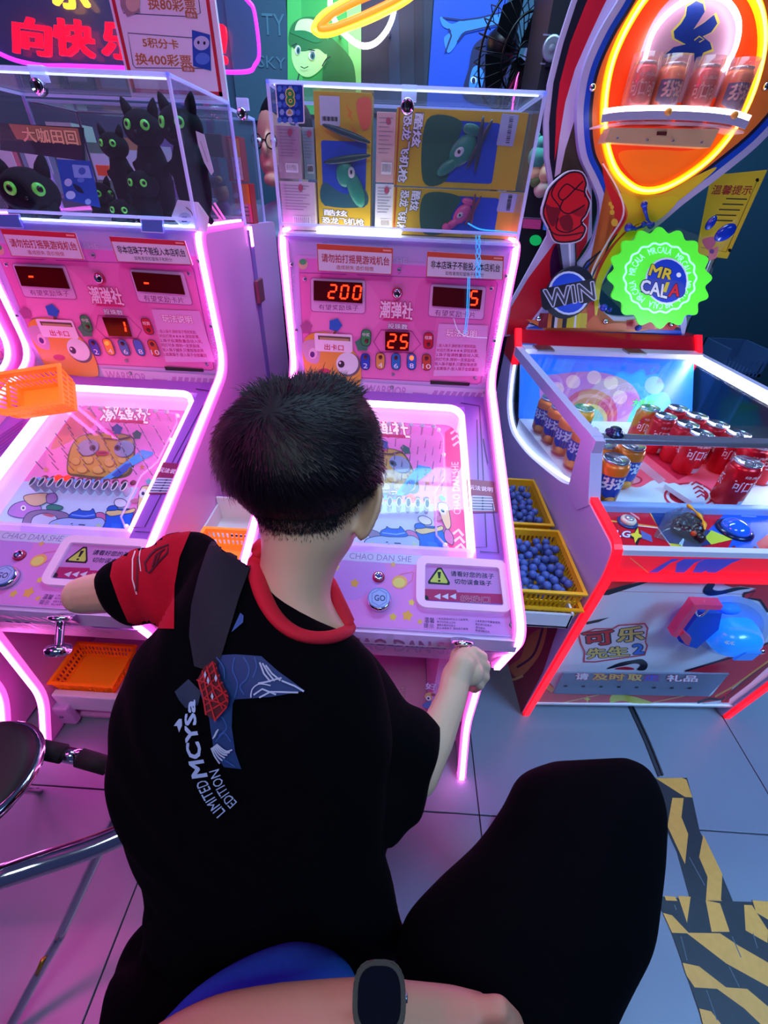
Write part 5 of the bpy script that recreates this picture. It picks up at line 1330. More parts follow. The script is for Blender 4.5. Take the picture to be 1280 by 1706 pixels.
for x, y, r_ in ((928,648,12),(955,636,12),(990,629,12),(1018,638,12),(1033,662,12),(1090,642,16)):
    a.ell(x, y, r_, r_*.95, M('#e6a8b4' if x < 1060 else '#8a9ce0', .35, emit=.1))
a.text('大奖灯', (1055,664), (1092,668), (1052,677), M('#40e060', .4, emit=.6), .04, pr('#103820'), .1)
a.text('0', (978,672), (985,672), (976,684), M('#ff7a20', .4, emit=2, ehex='#ff6a10'), .02)
a.build('backboard_print', cola)
a = Art(Q(0, .17, zf(.17)), (BP0-Q(T5, .165, zf(.165))).cross(U5).normalized())
a.poly([(1000,790),(1050,740),(1100,742),(1190,755),(1270,790),(1180,835),(1100,800),(1060,812)], M('#ff5a74', .35, emit=.15), True)
a.poly([(1060,745),(1085,745),(1150,790),(1130,800)], pr('#f02848')).poly([(1040,760),(1052,752),(1110,800),(1098,806)], pr('#f8a0b0'))
a.ell(1046, 800, 25, 9, pr('#e02844')).ell(1046, 800, 21, 7, pr('#f490a0'))
a.ell(1148, 826, 42, 22, pr('#e02844')).ell(1148, 826, 38, 19, M('#f0ecf6', .4)).ell(1148, 826, 33, 15, pr('#c81e3a')).ell(1150, 828, 22, 10, pr('#e898a4'))
a.build('playfield_print', cola)
# launcher flipper
P0 = hitp((1150, 818), Q(0, .17, .722), V3((0, 0, 1)))
MB().prism([hitp(p, Q(0, .17, .728), V3((0, 0, 1))) for p in ((1108,806),(1124,804),(1142,812),(1152,802),(1172,808),(1176,836),(1154,836),(1136,824))], V3((0, 0, -.012)), WHITE, bev=.001).build('launcher', cola)
a = Art(Q(0, .17, .7285), V3((0, 0, 1)))
for i in range(4): a.line([(1152+i*3, 808+i*7), (1160+i*3, 803+i*7), (1170+i*2, 808+i*7)], 2.6, pr('#d02844'))
a.build('launcher_arrows', cola)
# front: chrome bar, glass, lower white bar
MB().hexa([Q(T5, .166, .846), Q(WD-T5, .166, .846), Q(WD-T5, .184, .850), Q(T5, .184, .850)], [Q(T5, .171, .859), Q(WD-T5, .171, .859), Q(WD-T5, .187, .865), Q(T5, .187, .865)], M('#d8d4e4', .12, .85), bev=.003).build('front_bar', cola)
MB().hexa([Q(T5, .098, .735), Q(WD-T5, .098, .735), Q(WD-T5, .102, .735), Q(T5, .102, .735)], [Q(T5, .166, .84), Q(WD-T5, .166, .84), Q(WD-T5, .170, .84), Q(T5, .170, .84)], GLASS).build('front_glass', cola)
MB().hexa([Q(T5, .083, .706), Q(WD-T5, .083, .706), Q(WD-T5, .106, .700), Q(T5, .106, .700)], [Q(T5, .087, .738), Q(WD-T5, .087, .738), Q(WD-T5, .106, .738), Q(T5, .106, .738)], M('#8fb0ee', .3), bev=.003).build('front_sill', cola)
MB().hexa([Q(T5, .18, .858), Q(WD-T5, .18, .858), Q(WD-T5, .845, .858), Q(T5, .845, .858)], [Q(T5, .18, .862), Q(WD-T5, .18, .862), Q(WD-T5, .845, .862), Q(T5, .845, .862)], GLASS).build('glass_lid', cola)
MB().hexa([Q(T5, .80, .850), Q(WD-T5, .80, .850), Q(WD-T5, .86, .850), Q(T5, .86, .850)], [Q(T5, .80, .866), Q(WD-T5, .80, .866), Q(WD-T5, .86, .866), Q(T5, .86, .866)], M('#c8bcdc', .3)).build('lid_rail', cola)
for px_ in ((928, 603), (1095, 611)):
    P = loc5(hitp(px_, Q(0, .8, .868), V3((0, 0, 1))))
    MB().hexa([Q(P[0]-.03, .775, .866), Q(P[0]+.03, .775, .866), Q(P[0]+.03, .83, .866), Q(P[0]-.03, .83, .866)], [Q(P[0]-.03, .775, .872), Q(P[0]+.03, .775, .872), Q(P[0]+.03, .83, .872), Q(P[0]-.03, .83, .872)], STEEL, bev=.001).build('lid_hinge', cola)
P = hitp((1024, 722), Q(0, .2, .864), V3((0, 0, 1)))
MB().lathe([(.020, -.001), (.020, .004), (.012, .006), (.012, .012), (.009, .014)], P, (0, 0, 1), M('#24305a', .25, .5), 24).build('lid_lock', cola)
# lamp under the right beam
MB().strip([Q(WD-T5-.006, .17, .842), Q(WD-T5-.006, .84, .842)], .010, .012, M('#ffffff', .4, emit=60, ehex='#f4f4ff'), U5).build('lamp_tube', cola)
MB().strip([Q(T5+.006, .17, .846), Q(T5+.006, .84, .846)], .006, .008, M('#ffffff', .4, emit=12, ehex='#dcecff'), U5).build('lamp_tube', cola)
# control ledge and front
prism5([(-.040, .716), (.09, .722), (.09, .60), (-.040, .60)], T5, WD-T5, red_, 'control_ledge')
prism5([(-.047, .712), (-.047, .726), (-.034, .728), (-.034, .712)], T5, WD-T5, M('#dcdcf0', .3), 'ledge_edge')
prism5([(-.046, .662), (-.046, .712), (-.030, .712), (-.030, .662)], T5, WD-T5, M('#f01830', .3, emit=.45), 'front_apron')
prism5([(-.056, .648), (-.056, .662), (-.03, .662), (-.03, .648)], T5, WD-T5, redg, 'light_strip')
fp = [(.006, .062), (-.044, .648), (-.02, .648), (.03, .062)]
prism5(fp, T5, WD-T5, M('#ecebf8', .3), 'front_panel')
prism5([(.002, .055), (.0, .066), (.05, .066), (.05, .055)], T5, WD-T5, WHITE, 'bottom_rail')
prism5([(.03, .05), (.03, .62), (.94, .62), (.94, .05)], T5, WD-T5, M('#6a3a5a', .5), 'body')
MB().hexa([Q(.36, .05, .0), Q(.41, .05, .0), Q(.41, .10, .0), Q(.36, .10, .0)], [Q(.355, .045, .05), Q(.415, .045, .05), Q(.415, .10, .05), Q(.355, .10, .05)], M('#9aa2b8', .4), bev=.004).build('adjusting_foot', cola)
# ledge print
P0 = Q(0, 0, .71795); nL = (Q(0, .09, .722)-Q(0, -.04, .716)).cross(U5)
a = Art(P0, nL)
c9 = lambda x, y: (960+x/4, 830+y/4)
a.poly([c9(*q) for q in ((490,95),(800,95),(870,210),(1050,270),(900,310),(650,350),(610,290))], pr('#16307a'))
a.poly([c9(*q) for q in ((1000,95),(1279,100),(1279,240),(1200,300),(1240,370),(1180,385),(1000,360),(1040,280),(880,215))], pr('#1a58d8'))
a.line([c9(490, 92), c9(545, 195), c9(300, 160), c9(180, 148)], 2.4, pr('#e8a848')).line([c9(300, 172), c9(545, 200), c9(650, 345)], 1.4, pr('#e8e0f0'))
a.poly([c9(*q) for q in ((860,265),(900,215),(1050,275),(900,310))], pr('#c8d840')).poly([c9(*q) for q in ((620,300),(700,310),(740,345),(650,350))], pr('#d8d040'))
a.star(*c9(405, 255), 17, pr('#14142a'), k=.42, n=4).star(*c9(402, 250), 13, pr('#e4dc40'), k=.4, n=4, rot=-80)
a.poly([c9(*q) for q in ((430,215),(500,250),(510,295),(440,270))], pr('#5a6ab0')).poly([c9(*q) for q in ((270,300),(400,350),(380,352),(262,312))], pr('#e8b060')).poly([c9(*q) for q in ((360,90),(420,130),(425,150),(350,95))], pr('#e89aa8'))
a.text('LG', c9(270,215), c9(365,222), c9(262,258), pr('#e0e8ff'), .04, pr('#1c3ab0'), .1)
a.line([c9(872,358), c9(1040,334)], 2.2, pr('#c8c8e0'))
a.line([c9(1100,120), c9(1200,126)], 2.6, pr('#7a98e0'))
for x, y, r_ in ((1050,350,8),(1190,350,7)): a.ell(*c9(x, y), r_*.6, r_, pr('#7a0c20'))
a.build('ledge_print', cola)
nL = nL.normalized(); nL = nL if nL.z > 0 else -nL
P = hitp((1045, 871), P0, nL)
MB().lathe([(.021, 0), (.021, .003), (.016, .005)], P, nL, M('#28468a', .3), 28).build('button_collar', cola)
MB().lathe([(.016, .003), (.016, .010), (.013, .013), (.012, .013)], P, nL, M('#e4dcc8', .3), 28).build('start_button', cola)
MB().lathe([(.010, .012), (.009, .016), (.003, .017)], P, nL, M('#c8c8d8', .2, .6), 20).build('button_cap', cola)
P = hitp((1223, 884), P0, nL)
MB().lathe([(.036, 0), (.036, .004), (.030, .007)], P, nL, M('#0c1c50', .2), 32).build('button_collar', cola)
MB().lathe([(.029, .004), (.027, .013), (.020, .020), (.010, .024), (.002, .025)], P, nL, M('#1c5ae0', .08, emit=.3, coat=1), 32).build('dome_button', cola)
# front panel print
FP0 = Q(0, .006, .062); fn = (Q(0, -.044, .648)-FP0).cross(U5)
a = Art(Q(0, -.046, .69), V5)
for x in ((482,600,640,700), (660,830,720,860), (775,990,860,1050), (870,1060,930,1110)):
    a.poly([c9(x[0], 494), c9(x[2]-50, 430), c9(x[2], 403), c9(x[3], 403), c9(x[3]-70, 430), c9(x[0]+60, 496)], pr('#5a5ad8'))
a.line([c9(360, 395), c9(480, 494)], 1.4, pr('#e8b060')); a.build('apron_print', cola)
a = Art(FP0, fn)
c10 = lambda x, y: (860+x/3.048, 960+y/3.048)
rp_, bp_ = pr('#e01c34', .3), pr('#101024', .3)
a.poly([c10(*q) for q in ((440,28),(640,20),(560,45),(420,80))], rp_).poly([c10(*q) for q in ((440,75),(560,42),(700,18),(640,40),(470,95),(430,96))], bp_)
a.poly([c10(*q) for q in ((355,232),(400,222),(475,208),(420,232),(358,245))], bp_)
a.poly([c10(*q) for q in ((990,25),(960,50),(950,80),(985,98),(1050,90),(1130,70),(1190,60),(1120,55),(1040,72),(1000,65),(1010,40))], bp_, True)
a.poly([c10(*q) for q in ((1050,25),(1300,30),(1300,200),(1240,130),(1200,110),(1150,120),(1150,90),(1220,60),(1140,50),(1100,56),(1060,44))], rp_)
a.line([c10(1150,120), c10(1160,85), c10(1215,75), c10(1180,110), c10(1240,120), c10(1280,180)], 4, bp_)
a.ell(*c10(1090, 250), 66, 50, pr('#b4c8f4', .3)).ell(*c10(1090, 250), 56, 40, pr('#86aef4', .3))
a.poly([c10(*q) for q in ((460,470),(520,440),(590,425),(640,420),(668,445),(655,475),(615,474),(630,450),(600,442),(540,455))], bp_, True).poly([c10(*q) for q in ((500,470),(550,458),(595,465),(590,474))], rp_, True)
a.poly([c10(*q) for q in ((850,482),(960,450),(1100,400),(1300,330),(1300,420),(1180,500),(1100,560),(1080,640),(930,640),(1000,600),(1080,495))], rp_)
a.line([c10(860,480), c10(1100,410), c10(1300,330)], 3, bp_).poly([c10(*q) for q in ((1070,600),(1180,510),(1300,410),(1300,440),(1190,540),(1060,640))], pr('#7a0c28', .3))
a.line([c10(1010,610), c10(1100,560), c10(1300,415)], 3, pr('#e8a848'))
a.poly([c10(*q) for q in ((150,520),(190,560),(200,595),(970,608),(1080,640),(90,640),(130,590))], rp_)
a.poly([c10(*q) for q in ((490,600),(580,605),(690,640),(620,648),(540,630),(480,640))], pr('#d8d040', .3), True).star(*c10(362, 622), 6, pr('#e8d840', .3), k=.35, n=4)
a.line([c10(240,640), c10(420,600)], 1.6, pr('#e8b060')).line([c10(690,640), c10(860,604)], 1.6, pr('#e8b060'))
a.poly([c10(*q) for q in ((150,535),(200,570),(180,590),(140,560))], pr('#e8a848', .3)).line([c10(920,640), c10(980,620), c10(1040,625), c10(1060,610)], 4, bp_, smooth=True).line([c10(950,644), c10(1040,632)], 3, WHITE)
# title
rp2, rb2 = pr('#d02440', .3), pr('#14142a', .3)
a.poly([c10(*q) for q in ((315,290),(400,262),(490,262),(520,244),(655,234),(672,260),(660,330),(670,350),(655,400),(400,436),(340,435),(345,380),(325,340))], rp2)
a.poly([c10(*q) for q in ((322,294),(402,268),(490,268),(522,250),(650,242),(662,262),(652,330),(660,352),(646,394),(400,429),(348,428),(352,380),(332,338))], M('#e8dce8', .35))
a.text('可', c10(338,285), c10(490,270), c10(345,355), pr('#d8182c'), .06, rb2, .14).text('乐', c10(510,262), c10(648,248), c10(512,336), pr('#e8c860'), .06, rb2, .14)
a.text('先生', c10(352,366), c10(565,350), c10(362,418), pr('#e8c860'), .06, rb2, .14).text('2', c10(590,342), c10(645,338), c10(594,394), pr('#2a6ad8'), .06, rb2, .14)
a.build('front_print', cola)
fn = fn.normalized(); fn = fn if fn.y < 0 else -fn
# clear plate over the outlet
pl4 = ((938,1119),(1214,1121),(1179,1158),(922,1153))
MB().prism([hitp(p, FP0+fn*.012, fn) for p in pl4], fn*.004, clear('#a4acc0', white=.42)).build('outlet_plate', cola)
a = Art(FP0+fn*.0165, fn)
for t_, x0, x1, c_ in (('请', 960, 982, '#f4e0f0'), ('及时', 988, 1042, '#e8b850'), ('取', 1047, 1071, '#e8c860'), ('走', 1074, 1100, '#2a5ad8'), ('礼品', 1112, 1164, '#f0e8f8')):
    a.text(t_, (x0, 1121+(x0-960)*.018), (x1, 1121+(x1-960)*.018), (x0-2, 1132+(x0-960)*.018), pr(c_), .06, pr('#c02a4a'), .13)
for i in range(8): a.rr((940+i*29.5,1141+i*.5),(946+i*29.5,1141+i*.5),(945+i*29.5,1144+i*.5),(939+i*29.5,1144+i*.5), 1, BLACK)
a.build('plate_lettering', cola)
# blue lit bowl and its clear holder
P = hitp((1212, 1046), FP0, fn); up5 = U5.cross(fn).normalized(); up5 = up5 if up5.z > 0 else -up5
bl5 = clear('#3aa0ff', white=.75, rough=.15, name='blue_plastic')
h = MB(); n5 = 44; prof = [(1, 0), (1.02, .012), (1.02, .022), (.99, .032), (.94, .042), (.86, .051), (.74, .058), (.55, .063), (.3, .065), (.1, .066)]
vs = []
for k_, h_ in prof:
    for i in range(n5):
        an = 2*pi*i/n5; cx = math.copysign(abs(cos(an))**.86, cos(an)); sy = math.copysign(abs(sin(an))**.86, sin(an))
        vs.append(P+U5*(.056*k_*cx)+up5*(.044*k_*sy)+fn*h_)
h.add(vs, [(i*n5+k, i*n5+(k+1) % n5, (i+1)*n5+(k+1) % n5, (i+1)*n5+k) for i in range(9) for k in range(n5)]+[[9*n5+k for k in range(n5)]], M('#1f8cf8', .2, emit=.5, ehex='#1c80ff'), True)
h.build('blue_bowl', cola)
MB().prism([P+U5*x+up5*y+fn*.063 for x, y in ((-.012,-.03),(.034,-.028),(.036,.008),(-.002,.006))], fn*.006, M('#2a7ae8', .2, emit=.3), bev=.002).build('bowl_pocket', cola)
a = Art(P+fn*.0695, fn); a.text('≪≪', (1207,1066), (1224,1068), (1207,1073), WHITE, .05); a.build('bowl_arrows', cola)
MB().ball(hitp((1205, 1001), FP0, fn)+fn*.02, (.026, .015, .012), bl5).build('bowl_knob', cola)
pkc = clear('#ff8ab0', white=.25, rough=.1, name='pink_clear_plastic')
hb = [hitp(p, FP0+fn*.03, fn) for p in ((1112,1046),(1148,994),(1196,996),(1192,1003),(1154,1002),(1121,1050))]
MB().prism(hb, fn*.02, pkc).build('holder_frame', cola)
MB().prism([hitp(p, FP0+fn*.002, fn) for p in ((1121,1050),(1154,1002),(1190,1003),(1185,1030),(1150,1062),(1135,1058))], fn*.03, clear('#3a7ad8', white=.5)).build('holder_back', cola)
MB().prism([hitp(p, FP0+fn*.03, fn) for p in ((1128,1052),(1136,1046),(1148,1056),(1144,1068),(1138,1066))], fn*.012, M('#e04a68', .3)).build('holder_catch', cola)
MB().tube([hitp(p, FP0+fn*.035, fn) for p in catmull([(1160,1018),(1164,1005),(1176,1002),(1182,1010),(1174,1022),(1164,1026)], True)], .0025, CHROME, n=6, closed=True).build('holder_ring', cola)
P = hitp((1268, 1083), FP0, fn); MB().lathe([(.008, 0), (.008, .006), (.004, .01)], P, fn, CHROME, 16).build('bolt', cola)
# left side print, low down by the pink machine
a = Art(Q(-.0005, 0, 0), U5)
a.poly([(820,1165),(868,1190),(905,1120),(930,1045),(940,1000),(850,1000),(830,1090)], pr('#8a1838'))
a.poly([(830,1000),(910,1000),(905,1046),(880,1075),(868,1110),(850,1122),(836,1110)], pr('#c82a60'), True).poly([(850,1110),(868,1095),(882,1060),(905,1046),(912,1050),(900,1090),(875,1122),(860,1128)], pr('#d89050'), True).line([(832,1112),(850,1132),(872,1126)], 4, pr('#e8d080'), smooth=True).line([(905,1046),(890,1090),(862,1112)], 4, pr('#5a1a50'), smooth=True)
a.build('side_print', cola)

# red header and marquee
prism5([(.845, .862), (.845, .80), (.96, .80), (.96, .90), (.885, .905)], -.002, WD+.002, M('#c00c26', .2), 'header', .004)
for u0 in (.0, WD-.02): prism5([(.838, .80), (.838, .865), (.878, .912), (.89, .908), (.85, .86), (.85, .80)], u0, u0+.02, redg, 'header_light')
a = Art(Q(0, .8445, .84), V5); a.rr((866,571),(895,573),(894,579),(866,577), 1, pr('#5a7ad0')).line([(869,574.4), (892,575.6)], 1.6, pr('#a8bcf0')); a.build('serial_plate', cola)
MV = .90; c3 = lambda x, y: (860+x/3.048, y/3.048)
MQ = Q(0, MV, 1.2)
marq = lambda pts: [hitp(c3(*p), MQ, V5) for p in pts]
outer = catmull([(700,-330),(600,-150),(520,0),(430,150),(350,330),(315,500),(310,650),(330,800),(385,920),(422,1020),(420,1120),(380,1250),(310,1350),(230,1440),(150,1550),(90,1630)], False, 4)+[(38,1700),(845,1740),(868,1650),(862,1560)]+catmull([(700,1590),(560,1610),(455,1590),(420,1500),(470,1380),(560,1250),(700,1165),(860,1030),(1060,880),(1280,690),(1450,450),(1530,150),(1500,-150),(1380,-330)], False, 4)
mb = MB(); P = marq(outer)
mb.prism(P, V5*.02, M('#b4b2e8', .35)).build('marquee_board', cola)
fin = [(420,-330),(350,-150),(290,20),(225,220),(175,420),(155,620),(158,800),(185,960),(170,1200),(60,1400),(-30,1560),(-60,1720),(60,1700),(200,1500),(400,1200),(400,900),(330,500),(450,120),(600,-330)]
MB().prism([p+V5*.022 for p in marq(fin)], V5*.012, M('#c9c2ea', .35)).build('marquee_fin', cola)
a = Art(Q(0, MV+.0215, 1.2), V5)
k3 = lambda pts: [c3(*p) for p in pts]
a.poly(k3([(440,-330),(370,-150),(305,20),(240,220),(190,420),(168,620),(170,800),(195,960),(240,900),(230,800),(212,620),(235,420),(300,220),(380,30),(470,-150),(560,-330)]), pr('#1c1a30'))
a.poly(k3([(520,-330),(430,-150),(350,30),(275,220),(222,420),(205,560),(195,820),(220,700),(250,520),(300,350),(370,190),(440,40),(520,-120),(600,-330)]), pr('#e01c38'))
a.poly(k3([(600,-330),(520,-120),(440,40),(370,190),(300,350),(250,520),(220,700),(195,900),(225,880),(250,760),(300,600),(340,420),(420,180),(520,0),(640,-330)]), M('#ddd0f0', .4))
a.poly(k3([(225,880),(250,760),(300,600),(318,640),(330,800),(360,900),(240,900)]), pr('#4a4030'))
a.poly(k3([(190,1240),(60,1415),(-25,1560),(-50,1700),(50,1690),(160,1545),(250,1420),(360,1230),(380,1000),(330,900),(300,1000),(300,1200)]), pr('#d4122e'))
a.poly(k3([(205,1240),(230,1250),(235,1380),(190,1450),(172,1370),(180,1290)]), pr('#3a0c48'), True)
a.build('fin_print', cola)
def inset(pts, d):
    n = len(pts); ar = sum(pts[i-1][0]*pts[i][1]-pts[i][0]*pts[i-1][1] for i in range(n)); s_ = 1 if ar > 0 else -1; out = []
    for i in range(n):
        t = V3((pts[(i+1) % n][0]-pts[i-1][0], pts[(i+1) % n][1]-pts[i-1][1], 0))
        if t.length == 0: out.append(pts[i]); continue
        t.normalize(); out.append((pts[i][0]-t.y*d*s_, pts[i][1]+t.x*d*s_))
    return out
a = Art(MQ, V5)
a.poly(k3(inset(outer, 34)), pr('#1448d0')).poly(k3(inset(outer, 62)), pr('#1c1a3c')).poly(k3(inset(outer, 78)), pr('#e0783a'))
# yellow/orange stream of the handle
a.poly(k3([(460,860),(560,1010),(640,1060),(760,1060),(900,960),(1020,850),(900,900),(740,985),(600,960),(500,880)]), pr('#dcc030'), True)
a.poly(k3([(520,980),(640,1010),(820,1000),(760,1090),(640,1170),(520,1290),(440,1430),(410,1600),(370,1640),(380,1440),(470,1260),(560,1120),(560,1050)]), pr('#e0cc2c'), True)
a.poly(k3([(440,820),(480,930),(530,1010),(560,1090),(530,1160),(470,1230),(500,1130),(490,1040),(450,930)]), pr('#c8202c'), True)
a.poly(k3([(360,1640),(400,1640),(400,1450),(470,1290),(560,1180),(640,1130),(560,1170),(450,1290),(385,1450)]), pr('#c8202c'), True)
a.line(k3([(440,830),(520,970),(545,1090),(470,1220),(390,1370),(370,1500)]), 3, M('#f0e8ff', .4), smooth=True)
for x, y, r_ in ((478,1035,9),(488,1052,9),(488,1078,12),(500,1130,17)): a.ell(*c3(x, y), r_/3, r_/2.6, pr('#e8c040'))
a.line(k3([(320,1390),(360,1330),(430,1275),(395,1320),(350,1370)]), 3, pr('#14142a'))
# base stripes
for x0, x1, c_ in ((120,165,'#8a1030'),(165,185,'#e07a30'),(185,200,'#1c1a3c'),(200,215,'#e8e4f4'),(215,240,'#e0a040'),(240,262,'#1c1a3c'),(262,330,'#e4d020'),(300,308,'#f4f0ff'),(330,362,'#dcc030')):
    a.poly(k3([(x0, 1590), (x1, 1590), (x1-4, 1665), (x0-8, 1664)]), pr(c_))
a.poly(k3([(362,1668),(400,1600),(450,1640),(560,1640),(560,1668)]), pr('#d8622a'), True).poly(k3([(560,1625),(820,1600),(828,1640),(800,1676),(560,1670)]), pr('#c8182c'))
a.star(*c3(712,1660), 4, pr('#d88a40')).star(*c3(620,1662), 4, pr('#d8b040'))
a.line(k3([(80,1685),(830,1705)]), 3, pr('#1c1a3c'))
a.build('marquee_print', cola)
# oval window: box with orange back, shelf and cans behind clear front
oval = catmull([(700,-60),(620,40),(535,190),(478,340),(448,520),(452,700),(495,850),(570,935),(650,968),(760,950),(900,870),(1020,765),(1120,630),(1200,460),(1250,260),(1245,90),(1190,-40),(1080,-140),(930,-180),(800,-150)], True, 4)
mb = MB(); a = Art(Q(0, MV-.001, 1.2), V5)
a.poly(k3(oval), M('#e8481c', .4, emit=.30, ehex='#ff3c10'))
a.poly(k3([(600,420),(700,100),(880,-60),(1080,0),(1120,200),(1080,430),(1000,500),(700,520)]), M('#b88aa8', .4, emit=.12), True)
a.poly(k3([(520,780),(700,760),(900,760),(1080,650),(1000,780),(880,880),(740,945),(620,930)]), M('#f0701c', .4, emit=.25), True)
sym = [(868,35),(915,5),(950,20),(958,60),(930,105),(900,150),(955,115),(1005,75),(1022,120),(990,165),(948,185),(985,215),(995,250),(950,268),(925,330),(905,350),(905,270),(840,268),(745,300),(740,290),(800,240),(862,225),(805,195),(800,160),(838,120),(862,80)]
a.poly(k3([(910+(x-910)*1.12, 170+(y-170)*1.12) for x, y in sym]), pr('#d8cc60')); a.poly(k3(sym), pr('#1c3a9a'))
a.line(k3([(905,205),(930,185),(955,200),(930,215)]), 2, pr('#d8cc60'))
a.build('oval_print', cola)
YG = M('#fff0a0', .4, emit=4.5, ehex='#ffd850'); YO = M('#f0c010', .4, emit=.9, ehex='#ffb400')
P = [hitp(c3(*p), Q(0, MV-.012, 1.2), V5) for p in oval]
MB().strip(P, .010, .018, YO, V5, closed=True).build('oval_rim', cola)
MB().tube([p-V5*.010 for p in P], .0036, YG, n=8, closed=True).build('light_ring', cola)
P = [hitp(c3(*p), Q(0, MV-.02, 1.2), V5) for p in catmull([(655,300),(690,180),(755,85),(850,10),(960,-25),(1060,0),(1120,75),(1132,160),(1108,260),(1050,360)], False, 4)]
MB().tube(P, .0058, M('#ffffff', .4, emit=7, ehex='#f4f4ff'), n=8).build('light_arc', cola)
# shelf
sh = catmull([(445,565),(560,552),(750,548),(950,555),(1100,572),(1188,600)], False, 3)
f_ = [hitp(c3(*p), Q(0, MV-.075, 1.2), V5) for p in sh]; 
L0 = loc5(f_[0]); L1 = loc5(f_[-1]); zs = sum(p.z for p in f_)/len(f_)
MB().prism([p-V3((0, 0, .026)) for p in f_]+[V3(p)+V5*.07-V3((0, 0, .026)) for p in f_[::-1]], V3((0, 0, -.004)), clear('#f0e0e8', white=.35)).build('shelf', cola)
MB().strip(f_, .004, .010, M('#ffffff', .4, emit=5, ehex='#f0f6ff'), V5).build('shelf_light', cola)
MB().strip([p-V3((0, 0, .014)) for p in f_], .004, .016, M('#b8bce0', .4), V5).build('shelf_lip', cola)
MB().prism([hitp(c3(*p), Q(0, MV-.06, 1.2), V5) for p in ((478,648),(1035,655),(985,750),(452,722))], V5*.05, M('#d8b488', .4)).build('shelf_bracket', cola)
for x, y in ((515,700),(665,712),(795,716),(942,722)):
    MB().lathe([(.003, 0), (.003, .003), (.001, .004)], hitp(c3(x, y), Q(0, MV-.061, 1.2), V5), -V5, STEEL, 10).build('screw', cola)
MB().prism([hitp(c3(*p), Q(0, MV-.062, 1.2), V5) for p in ((718,668),(768,668),(764,688),(716,686))], V5*.002, M('#5a2020', .4)).build('bracket_label', cola)
# fist on a stick and the round winner sign
a = Art(Q(0, MV-.016, 1.2), V5, base=.0005)
st_ = [(212,1235),(305,1235),(312,1400),(235,1400)]
MB().prism([hitp(c3(*p), Q(0, MV-.014, 1.2), V5) for p in st_], V5*.012, M('#1c1a30', .4)).build('stick', cola)
a.poly(k3([(222,1235),(298,1235),(303,1400),(245,1400)]), pr('#8a94b8')).poly(k3([(262,1235),(290,1235),(296,1400),(274,1400)]), pr('#a9b6d8')).poly(k3([(268,1235),(276,1235),(282,1400),(276,1400)]), M('#e8ecfa', .4))
fist = [(272,866),(338,872),(366,930),(358,975),(382,1030),(362,1095),(340,1125),(362,1160),(330,1222),(250,1240),(190,1226),(160,1160),(128,1085),(146,1005),(165,955),(208,908)]
MB().prism([hitp(p, Q(0, MV-.018, 1.2), V5) for p in catmull(k3(fist), True, 3)], V5*.012, M('#d8d4ec', .4)).build('fist_cutout', cola)
a2 = Art(Q(0, MV-.018, 1.2), V5)
ins = inset(catmull(fist, True, 3), 6); ins2 = inset(catmull(fist, True, 3), 15)
a2.poly(k3(ins), pr('#2a1026')).poly(k3(ins2), pr('#d01a2a'))
dk = pr('#7a1026')
a2.poly(k3([(150,1040),(180,1050),(225,1060),(215,1100),(190,1150),(165,1120)]), dk, True).poly(k3([(220,1110),(270,1090),(290,1130),(280,1170),(240,1165)]), dk, True).poly(k3([(280,1075),(345,1050),(350,1090),(320,1100)]), pr('#a01428'), True)
lk = pr('#2a1026')
for L_ in ([(210,920),(180,985),(215,1040),(225,1060)], [(300,960),(255,935),(215,985),(240,1015),(300,960)], [(240,1015),(225,1060),(270,1085),(350,1040)], [(300,960),(345,975),(350,1000)], [(300,960),(340,920)], [(215,1105),(205,1160),(260,1180),(320,1150),(340,1125)], [(165,1160),(200,1190),(260,1195),(340,1180)]):
    a2.line(k3(L_), 2.2, lk, smooth=True)
a2.build('fist_print', cola)
P = hitp(c3(268, 1488), Q(0, MV-.022, 1.2), V5); R1 = (hitp(c3(388, 1488), Q(0, MV-.022, 1.2), V5)-P).length
MB().lathe([(R1, -.004), (R1, .006), (R1*.98, .007)], P, -V5, M('#1c1a30', .4), 40).build('round_sign', cola)
a3 = Art(Q(0, MV-.0295, 1.2), V5)
a3.ell(*c3(268, 1488), 34.5, 36.5, M('#d8e0ff', .4)).ell(*c3(268, 1488), 30.5, 33, pr('#1c4ed8'))
a3.poly(k3([(122,1468),(405,1412),(395,1530),(330,1545),(320,1530),(150,1576),(132,1560)]), pr('#1c1a30'))
a3.text('WIN', c3(140,1474), c3(392,1432), c3(152,1562), pr('#3a3848'), .02, M('#c8c8e4', .4), .075)
a3.build('winner_lettering', cola)
a.build('stick_print', cola)
# green scalloped badge on standoffs
bc2 = (1100, 463)
sc_ = []
for i in range(144):
    th = 2*pi*i/144; k = 1+.062*cos(16*th); x = 82*k*cos(th); y = 80*k*sin(th); sc_.append((bc2[0]+x+.0*y, bc2[1]+y))
BM = Q(0, MV-.045, 1.2); gr_ = M('#58e038', .35, emit=.55, ehex='#48e030')
MB().prism([hitp(p, BM, V5) for p in sc_], V5*.008, gr_).build('badge', cola)
for x, y in ((1060, 500), (1130, 500), (1100, 410)):
    q = hitp((x, y), BM, V5); MB().tube([q+V5*.006, q+V5*.046], .005, STEEL).build('standoff', cola)
a = Art(Q(0, MV-.0455, 1.2), V5)
cy = M('#b8fff0', .35, emit=.8, ehex='#a0ffe8')
rg = [(bc2[0]+59*(1+.03*cos(18*t))*cos(t), bc2[1]+57*(1+.03*cos(18*t))*sin(t)) for t in [2*pi*i/108 for i in range(108)]]
a.line(rg, 3.0, cy, closed=True)
